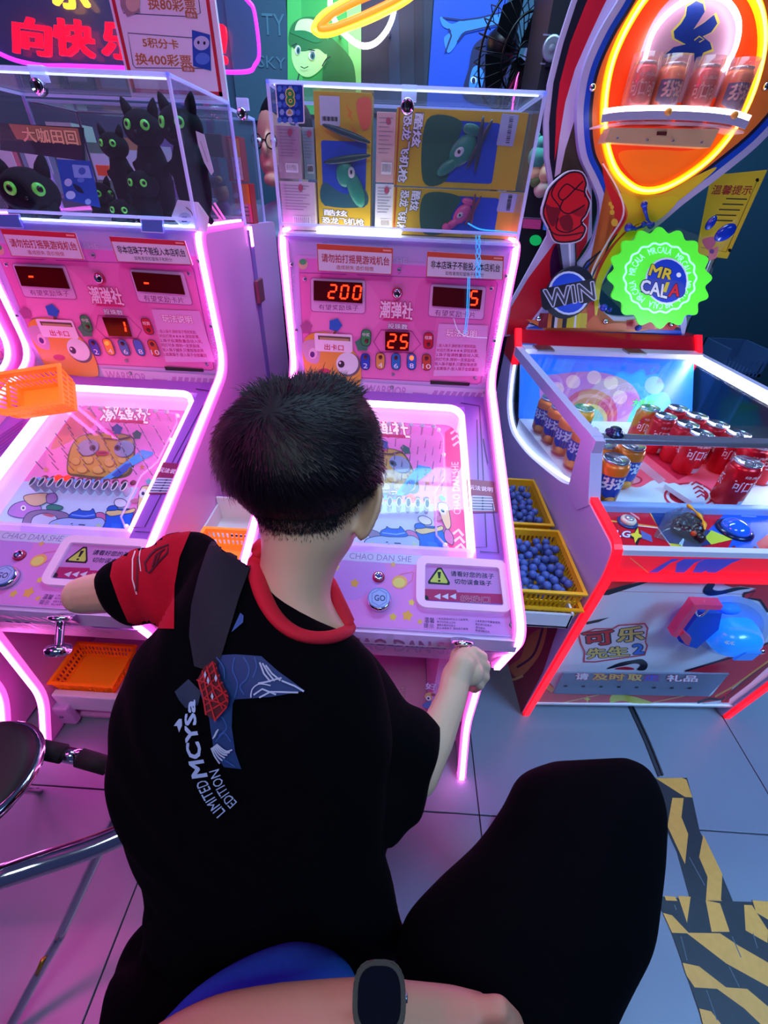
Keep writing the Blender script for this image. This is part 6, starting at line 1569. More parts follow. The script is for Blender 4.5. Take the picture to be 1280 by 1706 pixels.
for k in range(6):
    A0 = radians(-90+k*60-24); A1 = radians(-90+k*60+24)
    def cvf(u, v, A0=A0, A1=A1):
        t = A0+(A1-A0)*u; r_ = 53-11*v; return (bc2[0]+r_*cos(t), bc2[1]+r_*sin(t)*.98)
    a.text('MR.CALA', (0, 0), (1, 0), (0, 1), cy, .02, curve=cvf)
a.ell(1111, 468, 36, 39, M('#e8f0ff', .4)).ell(1111, 468, 33, 36, pr('#1440c8'))
a.text('MR', (1086,440), (1124,450), (1080,458), pr('#ecd030'), .05, pr('#16184a'), .12).ell(1131, 458, 4, 4, M('#fff', .4))
a.poly([(1070,482),(1075,465),(1135,470),(1134,496),(1072,488)], pr('#3448b0'), True)
a.text('CAL', (1069,464), (1114,475), (1066,487), M('#f4f4ff', .4), .05, pr('#16184a'), .12).text('A', (1118,473), (1136,473), (1113,494), pr('#e01c30'), .05, pr('#16184a'), .12)
a.poly([(1110,470),(1116,470),(1110,487),(1104,486)], pr('#ecd030')); a.build('badge_lettering', cola)
# blue splash drops, glossy
bd_ = M('#1238c0', .12, coat=1)
c2 = lambda x, y: (960+x/4, 290+y/4)
for L_ in ((((455,200),13),((460,240),9),((475,300),6),((500,340),14),((450,330),9)), (((350,355),16),((400,365),7),((450,345),8))):
    h = MB(); pts = [hitp(c2(*p), Q(0, MV-.02, 1.2), V5) for p, _ in L_]
    h.tube(pts, [r_*.00052*1.2 for _, r_ in L_], bd_, n=12)
    for p, (_, r_) in zip(pts, L_): h.ball(p, r_*.00062*1.2, bd_, 12, 8)
    h.build('splash_drop', cola)
for x, y, rx, rz, rot in ((995,390,72,50,-.6),(900,325,28,46,.3),(770,905,34,52,-.2),(850,715,20,34,.3),(185,890,30,28,0),(415,1025,26,22,-.6),(225,905,12,20,.6)):
    p = hitp(c2(x, y), Q(0, MV-.03, 1.2), V5); MB().ball(p, (rx*.00042, .012, rz*.00042), bd_, 16, 10, Matrix.Rotation(rot, 3, 'Y')).build('splash_drop', cola)
MB().prism([hitp(c2(*p), Q(0, MV+.01, 1.2), V5) for p in ((690,360),(830,415),(960,400),(1080,290),(1060,400),(900,600),(915,640),(800,900),(720,1010),(480,1010),(300,900),(160,760),(300,620),(500,420))], V5*.004, clear('#ffffff', white=.03)).build('clear_backing', cola)
a = Art(Q(0, MV+.0095, 1.2), V5); a.poly([c2(*q) for q in ((840,445),(870,425),(920,420),(930,460),(900,500),(870,500))], pr('#d8709a'), True).poly([c2(*q) for q in ((885,505),(950,480),(935,560),(880,580))], pr('#e08098')); a.ell(*c2(905, 515), 4, 4, pr('#7a4a9a')); a.build('backing_print', cola)
for x, y in ((386,446), (452,1632), (112,1618), (788,1645), (1265,440)):
    MB().lathe([(.009, 0), (.009, .006), (.005, .010)], hitp(c3(x, y), Q(0, MV-.002, 1.2), V5), -V5, CHROME, 16).build('dome_screw', cola)

# ---- soda cans
def can_mesh(col, draw_fn=None, r_=.033, h_=.116):
    pass
canR, canH = .0325, .116
org_c = M('#f08028', .3, .2); red_c = M('#d81226', .25, .3, name='red_can'); alu = M('#c8ccd8', .25, 1.0)
def make_can(P, kind, label, group, face=0.0):
    """soda can: printed body, neck, lid with rim and pull tab; P is the base centre"""
    r = empty('soda_can', tuple(P), label, 'can', group)
    body = org_c if kind == 'orange' else red_c
    MB().lathe([(.024, 0), (.0265, .003), (canR, .012), (canR, .098), (.027, .1085)], P, (0, 0, 1), body, 28).build('body', r)
    MB().lathe([(.027, .1085), (.0278, .1105), (.0278, .1135), (.0262, .1145), (.0250, .1125), (.002, .1120)], P, (0, 0, 1), alu, 28).build('lid', r)
    t = MB(); c_ = V3(P)+V3((0, 0, .1135)); n = 14
    f = Matrix.Rotation(face, 3, 'Z')
    t.tube([c_+f @ V3((.0065*cos(2*pi*i/n), -.006+.0095*sin(2*pi*i/n), 0)) for i in range(n)], .0012, alu, n=5, closed=True)
    t.build('pull_tab', r)
    # printed band wraps the can: built as curved lettering on the cylinder
    def wrap(s_, a0, a1, z0, z1, mat, bold=.05, e=.0003, shear=0, name='lettering', outm=None, ob=.12):
        m_ = MB()
        for mt_, bo, ee in ([(outm, ob, e)] if outm else [])+[(mat, bold, e+.0002)]:
            vs, fs = text_geo(s_, bo); rv, _ = text_geo(s_, bold)
            x0 = min(v[0] for v in rv); x1 = max(v[0] for v in rv); y0 = min(v[1] for v in rv); y1 = max(v[1] for v in rv); W_ = []
            for q_ in vs:
                x, y = q_[:2]; ee_ = ee+(q_[2]*5e-6 if len(q_) > 2 else 0); u = (x-x0)/(x1-x0); v = (y-y0)/(y1-y0); an = face+a0+(a1-a0)*u; zz = z0+(z1-z0)*v+shear*u
                W_.append(V3(P)+V3((sin(an)*(canR+ee_), -cos(an)*(canR+ee_), zz)))
            m_.add(W_, fs, mt_)
        return m_.build(name, r, fix=False)
    def patch(pts, mat, e=.0002, name='print_patch'):
        m_ = MB(); N = 10; (a0, a1) = pts[0]; W_ = []; fs = []
        for i in range(N+1):
            u = i/N; an = face+a0+(a1-a0)*u; zl = pts[1][0]+(pts[1][1]-pts[1][0])*u; zh = pts[2][0]+(pts[2][1]-pts[2][0])*u
            if len(pts) > 3: zl += pts[3]*(1-abs(2*u-1)); 
            for z in (zl, zh): W_.append(V3(P)+V3((sin(an)*(canR+e), -cos(an)*(canR+e), z)))
        for i in range(N): fs.append((2*i, 2*i+2, 2*i+3, 2*i+1))
        m_.add(W_, fs, mat); return m_.build(name, r, fix=False)
    if kind == 'orange':
        bp2 = M('#2444b0', .3)
        for off in (0, pi):
            patch(((-1.25+off, 1.25+off), (.045, .045), (.083, .083), -.022), bp2)
            wrap('芬达', -.95+off, .95+off, .050, .080, M('#eef4ff', .35), .08, name='lettering')
            m_ = MB(); 
            an = face+off
            m_.ball(V3(P)+V3((sin(an)*canR*.93, -cos(an)*canR*.93, .022)), (.013, .013, .010), M('#f8a040', .35), 10, 6); m_.build('fruit_print', r)
    else:
        for off in (0, pi):
            wrap('可口可乐', -1.2+off, 1.2+off, .050, .078, M('#f8e8ee', .35), .03)
            wrap('经典美味', -.8+off, .8+off, .085, .092, M('#f8e8ee', .35), .0)
            patch(((-.3+off, .6+off), (.012, .012), (.026, .026)), M('#d8ccd4', .4))
    return r
def pz(px_, z): u, v, _ = loc5(hitp(px_, V3((0, 0, z)), V3((0, 0, 1)))); return u, v
used5 = []
def put(u, v, kind, label, face):
    P = Q(u, v, zf(v)+.0005); used5.append((u, v)); return make_can(P, kind, label, 'soda cans standing under the glass lid', face)
for i, (v, L_) in enumerate(((.585, 'orange soda can at the rear of the left column'), (.50, 'second orange soda can from the rear of the left column'), (.415, 'third orange soda can from the rear of the left column'), (.325, 'fourth orange soda can of the left column'), (.235, 'front orange soda can of the left column, by the post'))):
    put(.062+.002*i, v, 'orange', L_, -.7)
put(.075, .155+.045, 'orange', 'x', -.1) if False else None
for px_, z, kind, L_, fc in (((1003,764), .822, 'orange', 'orange soda can nearest the front glass', .1), ((1044,741), .815, 'orange', 'orange soda can standing behind the front orange one', .1), ((951,679), .79, 'orange', 'orange soda can at the back, half lost in the lid reflection', -.3),
    ((1084,681), .788, 'red', 'red soda can at the left rear corner of the red group', .2), ((1104,693), .790, 'red', 'red soda can diagonally in front of the left rear one', .3), ((1130,682), .785, 'red', 'red soda can in the rear row, second from left', .2),
    ((1136,706), .795, 'red', 'red soda can in the middle of the left diagonal', .3), ((1158,695), .788, 'red', 'red soda can in the middle of the rear diagonal', .2), ((1166,723), .802, 'red', 'red soda can at the front end of the left diagonal', .3),
    ((1192,709), .794, 'red', 'red soda can in the rear diagonal beside the front one', .2), ((1226,725), .799, 'red', 'red soda can at the right end of the rear diagonal', .2), ((1246,772), .818, 'red', 'large red soda can nearest the front glass at the right', .4),
    ((1262,744), .806, 'red', 'red soda can behind the large front one at the right', .2), ((1300,742), .806, 'red', 'red soda can at the far right by the side wall', .2)):
    u, v = pz(px_, z)
    for (a_, b_) in used5:
        d = math.hypot(u-a_, v-b_)
        if d < .066:
            k = .067/max(d, .001); u, v = a_+(u-a_)*k, b_+(v-b_)*k
    v = max(v, .145); u = min(max(u, .058), WD-.06)
    put(u, v, kind, L_, fc)
# four sleeved cans on the marquee shelf
for i, (x0, kind) in enumerate(((640, 'red'), (778, 'orange'), (945, 'red'), (1110, 'orange'))):
    b = hitp(c3(x0-50, 590+i*3), Q(0, MV-.045, 1.2), V5)
    u, v, _ = loc5(b); zz = zs
    R_ = make_can(Q(u, MV-.040, zs-.025), 'red' if kind == 'red' else 'orange', ['leftmost dark red can on the marquee shelf', 'second can from the left on the marquee shelf, in an orange glow', 'third can from the left on the marquee shelf', 'rightmost can on the marquee shelf'][i], 'cans on the marquee shelf', .2)
    mb = MB(); c_ = Q(u, MV-.040, zs-.025)
    mb.lathe([(.035, 0), (.035, .128), (.0345, .128), (.0345, .0)], c_, (0, 0, 1), clear('#f4dcdc', white=.07), 20).build('clear_sleeve', R_)

# ---- toy in a clear bag on the ledge
P = hitp((1142, 893), P0, nL)
r = empty('bagged_toy', tuple(P), 'crinkled clear bag with a dark and yellow toy lying on the red ledge', 'toy')
h = MB(); film = clear('#dfe8f0', white=.05, rough=.08, name='bag_film')
n1, n2 = 14, 12; vs = []
cr = [hitp(p, P0, nL) for p in ((1112,850),(1172,848),(1168,922),(1088,896))]
for sgn in (1, .1):
    for i in range(n1+1):
        for j in range(n2+1):
            u, v = i/n1, j/n2
            q = (cr[0]*(1-u)+cr[1]*u)*(1-v)+(cr[3]*(1-u)+cr[2]*u)*v
            hh = sgn*.026*(sin(pi*u)*sin(pi*v))**.6+sgn*.003*random.uniform(-1, 1)+.003
            vs.append(q+nL*max(.001, hh))
fs = []
for k in (0, 1):
    o_ = k*(n1+1)*(n2+1)
    for i in range(n1):
        for j in range(n2): b_ = o_+i*(n2+1)+j; fs.append((b_, b_+n2+1, b_+n2+2, b_+1))
h.add(vs, fs, film, True); h.build('clear_bag', r, fix=False)
h = MB()
for (x, y, rr_) in ((1128,880,.013),(1142,872,.013),(1154,890,.014),(1138,894,.013),(1160,904,.010),(1124,888,.010),(1158,874,.009)):
    h.ball(hitp((x, y), P0, nL)+nL*.013, rr_*1.2, M('#2a1420', .35), 10, 7)
remeshed(h, 'toy_body', .002, r, M('#2a1420', .3), 2)
MB().tube([hitp(p, P0, nL)+nL*.026 for p in catmull([(1136,856),(1152,870),(1162,884),(1164,898)], False)], [.003+.0015*sin(i) for i in range(19)], M('#f0b020', .35)).build('yellow_strip', r)
MB().ball(hitp((1147,902), P0, nL)+nL*.022, .006, M('#c84a1a', .4)).build('orange_bead', r)

# ---------------------------------------------------------------- the boy at the machine
skin = M('#d9b49a', .5, sss=.12, noise=.05, nscale=30)
teeb = M('#030409', .95, noise=.3, nscale=90, bump=.35, spec=.08)
teer = M('#b8102c', .85, noise=.12, nscale=90, bump=.3, spec=.2)
hairm = M('#0c0a12', .55, spec=.35, noise=.3, nscale=200)
def A_(x, y, d): return atd(x, y, d)
boy = empty('person', (-.12, .12, 0), 'boy seen from behind in a black shirt with red collar, playing the centre machine', 'person')
# one continuous body: head, neck, trunk, both arms with hands, hips and legs
b = MB()
hc = A_(500, 752, .475)
Rh = Matrix.Rotation(radians(-24), 3, 'Z')
b.ball(hc+V3((0, .010, -.004)), (.072, .078, .070), skin, 24, 16, Rh)                     # cranium
b.ball(A_(512, 800, .475), (.066, .070, .060), skin, 20, 12, Rh)
b.ball(A_(535, 848, .50), (.046, .050, .045), skin, 18, 12, Rh)                            # lower back of the head
fdir = (Rh @ V3((0, 1, -.25))).normalized(); side = (Rh @ V3((1, 0, 0))).normalized()
jaw = A_(553, 858, .545)
b.ball(jaw, (.044, .046, .038), skin, 18, 12, Rh)
chin = hc+fdir*.075+V3((0, 0, -.055)); b.ball(chin, (.03, .028, .024), skin, 14, 10, Rh)
nose = hc+fdir*.093+V3((0, 0, -.012)); b.ball(nose, (.010, .016, .016), skin, 10, 8, Rh)
b.ball(hc+fdir*.074+V3((0, 0, -.043)), (.020, .012, .008), skin, 10, 8, Rh)
for s_ in (-1, 1): b.ball(hc+fdir*.07+side*(s_*.035)+V3((0, 0, -.02)), (.024, .02, .02), skin, 10, 8, Rh)
# neck
loft(b, [((428, 850), (600, 862), .485, .050), ((437, 900), (588, 905), .487, .047), ((435, 945), (560, 950), .490, .046), ((426, 985), (552, 1000), .492, .050), ((400, 1020), (585, 1050), .498, .060)], skin, 24)
# trunk under the shirt
loft(b, [((345, 930), (585, 1060), .50, .055), ((300, 1050), (620, 1150), .50, .075), ((250, 1230), (610, 1290), .50, .085), ((250, 1420), (620, 1430), .52, .09), ((280, 1560), (640, 1540), .56, .09)], skin, 24)
# ear with rim, right side
ec = A_(611, 851, .462)
eu = (A_(621, 815, .462)-A_(597, 897, .467)).normalized(); es = (A_(640, 858, .447)-A_(590, 842, .487)).normalized(); en = eu.cross(es).normalized()
n = 18
er = [ec+eu*(.030*cos(2*pi*i/n))+es*((.0135+.003*cos(2*pi*i/n))*sin(2*pi*i/n)+.003) for i in range(n)]
b.tube(er, .0042, skin, n=8, closed=True)
b.tube([ec+eu*(.020*cos(q))+es*(.007*sin(q)+.001) for q in (-.8, -.2, .4, 1.0, 1.8, 2.6)], .003, skin, n=8)
b.prism([p-en*.002 for p in er], en*.0035, skin)
b.ball(ec-eu*.024+es*.001, .0062, skin, 10, 8)
b.tube([ec+eu*.02-es*.012, ec-eu*.005-es*.014, ec-eu*.024-es*.008], .006, skin, n=8)
# arms
elL = A_(150, 990, .605); shL = A_(325, 965, .53)
chain(b, [shL, A_(240, 978, .575), elL], [.034, .031, .028])
b.ball(A_(138, 992, .605), .026, skin, 14, 10)
haL = A_(330, 985, .745)
chain(b, [elL, A_(240, 985, .68), A_(305, 985, .735)], [.028, .026, .020])
shR = A_(570, 1140, .51); elR = A_(696, 1292, .60); wrR = A_(752, 1165, .672)
chain(b, [shR, A_(630, 1230, .56), elR], [.034, .032, .029])
chain(b, [elR, A_(724, 1232, .632), wrR], [.029, .0285, .0235])
# right hand: palm and five fingers closed round the plunger knob
pc = A_(772, 1108, .715)
P_in = lambda x, y, d: A_(x, y, d)
chain(b, [wrR, A_(760, 1128, .70), A_(776, 1100, .712)], [.0235, .024, .022])
chain(b, [A_(757, 1140, .69), A_(770, 1108, .70)], [.022, .021])
b.ball(A_(782, 1120, .712), (.024, .022, .024), skin, 14, 10)
fing = [((790, 1086), (804, 1094), (800, 1108), (786, 1110)), ((794, 1100), (809, 1110), (803, 1124), (786, 1122)), ((793, 1116), (808, 1127), (800, 1138), (784, 1134)), ((789, 1130), (800, 1141), (791, 1148), (779, 1143))]
for i, f in enumerate(fing):
    r0 = (.0098, .0100, .0095, .0085)[i]
    chain(b, [A_(*f[0], .715), A_(*f[1], .725), A_(*f[2], .748), A_(*f[3], .757)], [r0, r0*.97, r0*.9, r0*.82])
chain(b, [A_(757, 1112, .715), A_(760, 1090, .733), A_(772, 1080, .748)], [.0110, .0098, .0085])
# left hand resting on the machine's edge
chain(b, [A_(305, 985, .735), haL], [.020, .022])
for k in range(4): chain(b, [haL+V3((.0, .006-.012*k, .004)), haL+V3((.035, .012-.014*k, .012)), haL+V3((.055, .012-.014*k, -.002))], [.009, .008, .0075])
chain(b, [haL, haL+V3((.015, -.034, .004)), haL+V3((.032, -.045, .002))], [.011, .009, .008])
# hips, thighs, shins, feet (mostly hidden by the shirt and the man's knees)
hipc = V3((-.15, .12, .50))
seatz = .44
for s_ in (-1, 1):
    hp0 = V3((-.14+s_*.07, .14, .52)); kn = V3((-.14+s_*.15, .43, .50)); an_ = V3((-.14+s_*.14, .36, .085))
    kn = V3((-.13+s_*.13, .42, .47))
    chain(b, [hp0, kn], [.075, .050]); chain(b, [kn, an_], [.048, .032]); chain(b, [an_+V3((0, -.02, -.035)), an_+V3((0, .10, -.05))], [.030, .024])
body = remeshed(b, 'body', .0028, boy, skin, 5)
bt = bvh(body)

# hair: cap and fine strands
h = MB()
out = [((430, 640), (560, 632), .475, .030), ((378, 690), (617, 680), .475, .075), ((366, 735), (635, 735), .475, .090), ((372, 790), (636, 790), .473, .090), ((408, 840), (606, 838), .470, .080), ((440, 868), (580, 868), .472, .060), ((468, 890), (560, 888), .475, .035)]
out = [((452, 640), (548, 630), .478, .040), ((405, 664), (595, 652), .476, .070), ((372, 710), (627, 700), .475, .092), ((365, 755), (637, 750), .474, .098), ((376, 800), (634, 798), .473, .094), ((406, 836), (606, 832), .474, .080), ((434, 862), (586, 858), .476, .064), ((468, 880), (562, 876), .480, .040)]
loft(h, out, hairm, 30)
hair = remeshed(h, 'hair', .0032, boy, hairm, 6)
ht = bvh(hair)
rng = random.Random(11); sm = MB(); whorl = A_(452, 692, .40)
_, _, _, _ = 0, 0, 0, 0
wr = ht.find_nearest(whorl)[0]
vs = [v.co+wloc(hair) for v in hair.data.vertices]; ns = [v.normal.copy() for v in hair.data.vertices]
vsS = []; fsS = []
cnt = 0
while cnt < 17000:
    i = rng.randrange(len(vs)); p = vs[i]; nrm = ns[i]
    d = p-wr; t = d-nrm*d.dot(nrm)
    if t.length < 1e-4: continue
    dist = d.length; t.normalize(); sw = nrm.cross(t)
    low_ = proj(p)[1] > 820
    L_ = rng.uniform(.010, .024) if not low_ else rng.uniform(.003, .006)
    lift = rng.uniform(.10, .38) if not low_ else .35
    top = proj(p)[1] < 660
    if top and rng.random() < .35: lift = rng.uniform(.5, 1.1); L_ *= 1.25
    dr = (t+sw*rng.uniform(.1, .5)+V3((0, 0, -.25 if not top else .1))+nrm*lift+V3((rng.gauss(0, .18), rng.gauss(0, .18), rng.gauss(0, .18)))).normalized()
    mid = p+dr*L_*.5; end = p+dr*L_+V3((0, 0, -.12*L_))-nrm*L_*.12
    w_ = nrm.cross(dr).normalized()*.00055
    k = len(vsS); vsS += [p-w_, p+w_, mid+w_*.7, mid-w_*.7, end]; fsS += [(k, k+1, k+2, k+3), (k+3, k+2, k+4)]; cnt += 1
sm.add(vsS, fsS, M('#120b1a', .5, spec=.28)); sm.build('hair_strands', boy, kind='stuff', fix=False)
# short faded hair on the nape and by the ear
fd = MB(); vsS = []; fsS = []
bv = [v.co+wloc(body) for v in body.data.vertices]; bn_ = [v.normal.copy() for v in body.data.vertices]
cand = []
for p, n_ in zip(bv, bn_):
    x, y = proj(p)
    if n_.dot(CAM-p) > 0 and 400 < x < 622 and 780 < y < 915 and (p-hc).length < .15:
        lim = 905-abs(x-505)*.12 if x < 560 else 895-(x-560)*1.2
        if y < lim: cand.append((p, n_, (lim-y)))
for _ in range(42000 if cand else 0):
    p, n_, dd = cand[rng.randrange(len(cand))]
    if rng.random() > min(1, .02+(dd/50)**1.6): continue
    p = p+V3((rng.gauss(0, .001), rng.gauss(0, .001), rng.gauss(0, .001)))
    dr = (n_*.5+V3((rng.gauss(0, .2), rng.gauss(0, .2), -1))).normalized(); L_ = .0040
    w_ = n_.cross(dr).normalized()*.00034; k = len(vsS); vsS += [p-w_, p+w_, p+dr*L_]; fsS.append((k, k+1, k+2))
fd.add(vsS, fsS, hairm); fd.build('nape_hair', boy, kind='stuff', fix=False)
# face details on the far side
for s_ in (-1, 1):
    e = hc+fdir*.080+side*(s_*.030)+V3((0, 0, .004)); MB().ball(e, (.011, .007, .007), WHITE, 10, 8, Rh).build('eye', boy)
    MB().ball(e+fdir*.005, (.005, .004, .005), BLACK, 8, 6).build('iris', boy)
    MB().tube([e+side*-.012+fdir*.004+V3((0, 0, .012)), e+fdir*.007+V3((0, 0, .016)), e+side*.012+fdir*.004+V3((0, 0, .012))], .0018, hairm, n=6).build('eyebrow', boy)

# T-shirt: trunk and two sleeves
t = MB()
secs = [((352, 905), (560, 1040), .507, .050), ((318, 960), (610, 1072), .497, .070), ((272, 1035), (640, 1130), .490, .088), ((225, 1125), (655, 1215), .483, .100), ((196, 1230), (652, 1310), .480, .106),
        ((188, 1310), (638, 1380), .485, .110), ((205, 1390), (638, 1425), .495, .112), ((232, 1460), (648, 1470), .515, .112), ((258, 1530), (664, 1520), .54, .112), ((245, 1600), (675, 1580), .565, .11), ((250, 1680), (660, 1650), .60, .105)]
loft(t, secs, teeb, 36, sq=.92)
def cap_tube(mb, pts, rs):
    mb.tube(pts, rs, teeb, n=20)
# left sleeve
loft(t, [((360, 900), (345, 1060), .505, .055), ((330, 888), (300, 1050), .520, .054), ((290, 890), (275, 1048), .535, .052), ((240, 905), (240, 1042), .555, .048), ((195, 932), (205, 1032), .573, .044), ((160, 960), (178, 1020), .585, .038)], teeb, 24)
# right sleeve
loft(t, [((560, 1050), (600, 1280), .492, .06), ((610, 1082), (600, 1330), .50, .07), ((642, 1130), (612, 1370), .525, .070), ((672, 1180), (636, 1392), .55, .065), ((706, 1190), (664, 1394), .575, .060), ((733, 1215), (700, 1360), .59, .05)], teeb, 26)
tee = remeshed(t, 't_shirt', .0048, boy, teeb, 9)
tt = bvh(tee)
# folds: gentle displacement along normals
me = tee.data; 
_o = wloc(tee); _n = [v.normal.copy() for v in me.vertices]; _c = [v.co.copy() for v in me.vertices]; _out = []
for c_, n_ in zip(_c, _n):
    p = c_+_o; x, y = proj(p)
    f_ = sin(p.x*38+p.z*22)*sin(p.z*17-p.y*30+1.3)*.0028+sin(p.x*90+p.z*60+p.y*40)*.0009
    if x < 300 or x > 600: f_ *= 1.7
    _out += list(c_+n_*f_)
me.vertices.foreach_set('co', _out); me.update()
tt = bvh(tee)
class Surf:
    def __init__(s, *t): s.t = t
    def ray_cast(s, o, d):
        best = (None, None, None, 1e9)
        for q in s.t:
            r = q.ray_cast(o, d)
            if r[0] is not None and r[3] < best[3]: best = r
        return best if best[0] is not None else (None, None, None, None)
a = Art((0, 0, 0), (0, 0, 1), surf=tt, dz=.00025, base=.0012)
# red sleeve field with black cuff left over
a.poly([(190,930),(212,915),(250,900),(292,889),(318,886),(300,930),(292,975),(291,1048),(250,1047),(214,1036),(198,1000),(184,960)], teer)
a.line([(230,905),(222,932),(222,965),(229,990)], 2.2, WHITE).line([(236,907),(233,930),(236,952)], 1.6, WHITE)
a.line([(229,985), (231,927)], 4, pr('#6a1024', .8))
drk = pr('#4a0a20', .8)
a.line([(246,952),(243,938),(252,925),(262,916),(282,908),(280,922),(268,934),(258,946),(250,955)], 3, drk, closed=True).line([(256,945),(262,925),(276,915)], 2.5, drk).line([(262,940),(270,918)], 2, drk)
# blue print panels
blu = pr('#1c3a78', .7); blu2 = pr('#2f5aa8', .7); lt = M('#b4c6e8', .7)
c6 = lambda x, y: (180+x/2.207, 1020+y/2.207)
k6 = lambda L: [c6(*p) for p in L]
a.poly(k6([(390,158),(470,155),(565,162),(625,215),(690,262),(725,288),(600,310),(470,318),(462,335),(458,420),(470,510),(492,572),(430,565),(395,520),(380,430),(375,390),(340,290),(345,240),(365,200)]), blu)
a.poly(k6([(250,290),(300,245),(345,290),(335,340),(290,350),(265,320)]), pr('#1a3050', .7)).poly(k6([(456,75),(488,5),(500,15),(498,40)]), blu2)
for L_ in ([(470,165),(462,210),(480,260),(470,310)], [(500,165),(520,200),(515,240),(490,270),(505,300)], [(540,165),(548,200),(535,240)], [(395,400),(420,380),(440,420),(410,450)], [(400,470),(430,440),(455,470)], [(405,165),(430,200),(435,240)], [(400,520),(440,540),(470,560)]):
    a.line(k6(L_), 2.2, blu2, smooth=True)
for L_ in ([(560,185),(575,225),(600,255)], [(570,188),(590,222),(615,252)], [(582,195),(605,225),(636,250)], [(555,260),(585,255),(640,240)], [(530,310),(535,280),(560,262),(600,268)], [(540,300),(570,280),(620,300)], [(560,310),(600,290),(700,292)], [(640,250),(690,270),(720,288)]):
    a.line(k6(L_), [1.0]+[3.0]*9+[1.5]*4 if len(L_) == 3 else 2.0, lt if L_[0][0] < 600 else pr('#0a1230', .7), smooth=True) if len(L_) != 3 else a.line(k6(L_), 2.8, lt)
for i in range(6): a.line(k6([(386+i*4, 490-i*3),(400+i*8, 520-i*4),(418+i*9, 545-i*10)]), 2.4, lt, smooth=True)
for i in range(5): a.line(k6([(392+i*3, 455-i*6),(402+i*3, 445-i*6)]), 1.8, lt)
rw = pr('#b81828', .7)
a.poly(k6([(340,245),(365,200),(400,175),(412,195),(430,250),(458,300),(455,330),(430,350),(405,392),(370,370),(362,310),(345,270)]), pr('#5a0c20', .7))
for L_ in ([(345,250),(400,180),(410,190)], [(350,262),(415,200)], [(358,285),(425,225)], [(365,310),(435,250)], [(368,335),(450,280)], [(372,360),(456,310)], [(400,388),(452,335)], [(400,180),(425,260),(456,320)], [(380,195),(405,290),(435,345)], [(362,210),(380,300),(405,390)], [(345,245),(362,300),(372,368)], [(340,245),(400,260),(458,300)], [(362,310),(420,320),(452,335)]):
    a.line(k6(L_), 2.6, rw)
for x, y in ((385,245),(398,300),(375,225),(415,235)): a.poly(k6([(x,y-14),(x+6,y),(x,y+14),(x-5,y)]), lt)
# curved lettering down the back, reading upwards
def curv(P0_, P1_, P2_, P3_, wd):
    def f(u, v):
        # u along the bezier, v from the outer to the inner side
        x = (1-u)**3*P0_[0]+3*(1-u)**2*u*P1_[0]+3*(1-u)*u*u*P2_[0]+u**3*P3_[0]
        y = (1-u)**3*P0_[1]+3*(1-u)**2*u*P1_[1]+3*(1-u)*u*u*P2_[1]+u**3*P3_[1]
        dx = 3*(1-u)**2*(P1_[0]-P0_[0])+6*(1-u)*u*(P2_[0]-P1_[0])+3*u*u*(P3_[0]-P2_[0])
        dy = 3*(1-u)**2*(P1_[1]-P0_[1])+6*(1-u)*u*(P2_[1]-P1_[1])+3*u*u*(P3_[1]-P2_[1])
        l = math.hypot(dx, dy); w_ = wd(u) if callable(wd) else wd
        return c6(x-dy/l*w_*v, y+dx/l*w_*v)
    return f
lt2 = M('#9db8e6', .7, emit=.06)
a.text('MCYSa', (0,0), (1,0), (0,1), lt2, .06, curve=curv((325,588), (310,500), (295,420), (302,312), lambda u: 60-26*u))
a.poly(k6([(264,402),(282,378),(292,378),(294,400),(284,424),(276,402)]), lt2)
a.text('LIMITED', (0,0), (1,0), (0,1), lt2, .02, curve=curv((412,728), (378,690), (350,640), (338,600), 44))
a.text('EDITION', (0,0), (1,0), (0,1), lt2, .02, curve=curv((462,690), (428,655), (402,615), (388,560), 36))
a.build('t_shirt_print', boy)
# collar: a raised red rib band
cl = [(432,918),(424,945),(432,975),(448,1012),(470,1040),(500,1058),(535,1063),(566,1058),(580,1048),(580,1036)]
cs = Surf(tt, bt); W_ = []
for p in catmull(cl, False, 5):
    r_ = cs.ray_cast(CAM, ray(*p).normalized())
    W_.append(r_[0] if r_[0] is not None else A_(p[0], p[1], .49))
for _ in range(4): W_ = [W_[0]]+[(W_[i-1]+W_[i]*2+W_[i+1])/4 for i in range(1, len(W_)-1)]+[W_[-1]]
W_ = [A_(438, 905, .53), A_(434, 910, .51)]+W_+[A_(570, 1016, .498), A_(558, 990, .520), A_(548, 968, .545)]
MB().tube(W_, .0092, M('#d01232', .8, bump=.3, nscale=200), n=10, flat=.7, upv=(0, .6, .8)).build('collar', boy)
# dark strap over the left shoulder
a = Art((0, 0, 0), (0, 0, 1), surf=tt, dz=.0006, base=.0040)
a.poly([(352,905),(398,912),(420,930),(412,960),(398,1000),(385,1045),(372,1090),(360,1120),(326,1110),(318,1060),(322,1010),(334,960)], M('#141c2c', .8, noise=.2, bump=.3, nscale=150))
a.build('shoulder_strap', boy)
# shorts
s_ = MB()
for q in (-1, 1):
    chain(s_, [V3((-.14+q*.07, .13, .535)), V3((-.13+q*.12, .34, .50))], [.075, .066])
s_.ball((-.14, .15, .52), (.12, .08, .08), teeb, 18, 12)
remeshed(s_, 'shorts', .006, boy, teeb, 5)
for q in (-1, 1):
    f = MB(); an_ = V3((-.14+q*.14, .36, .085))
    f.ball(an_+V3((0, .04, -.052)), (.043, .115, .026), WHITE, 16, 10); f.ball(an_+V3((0, -.01, -.03)), (.038, .05, .04), WHITE, 14, 8)
    remeshed(f, 'shoe', .005, boy, M('#20222c', .6), 4)
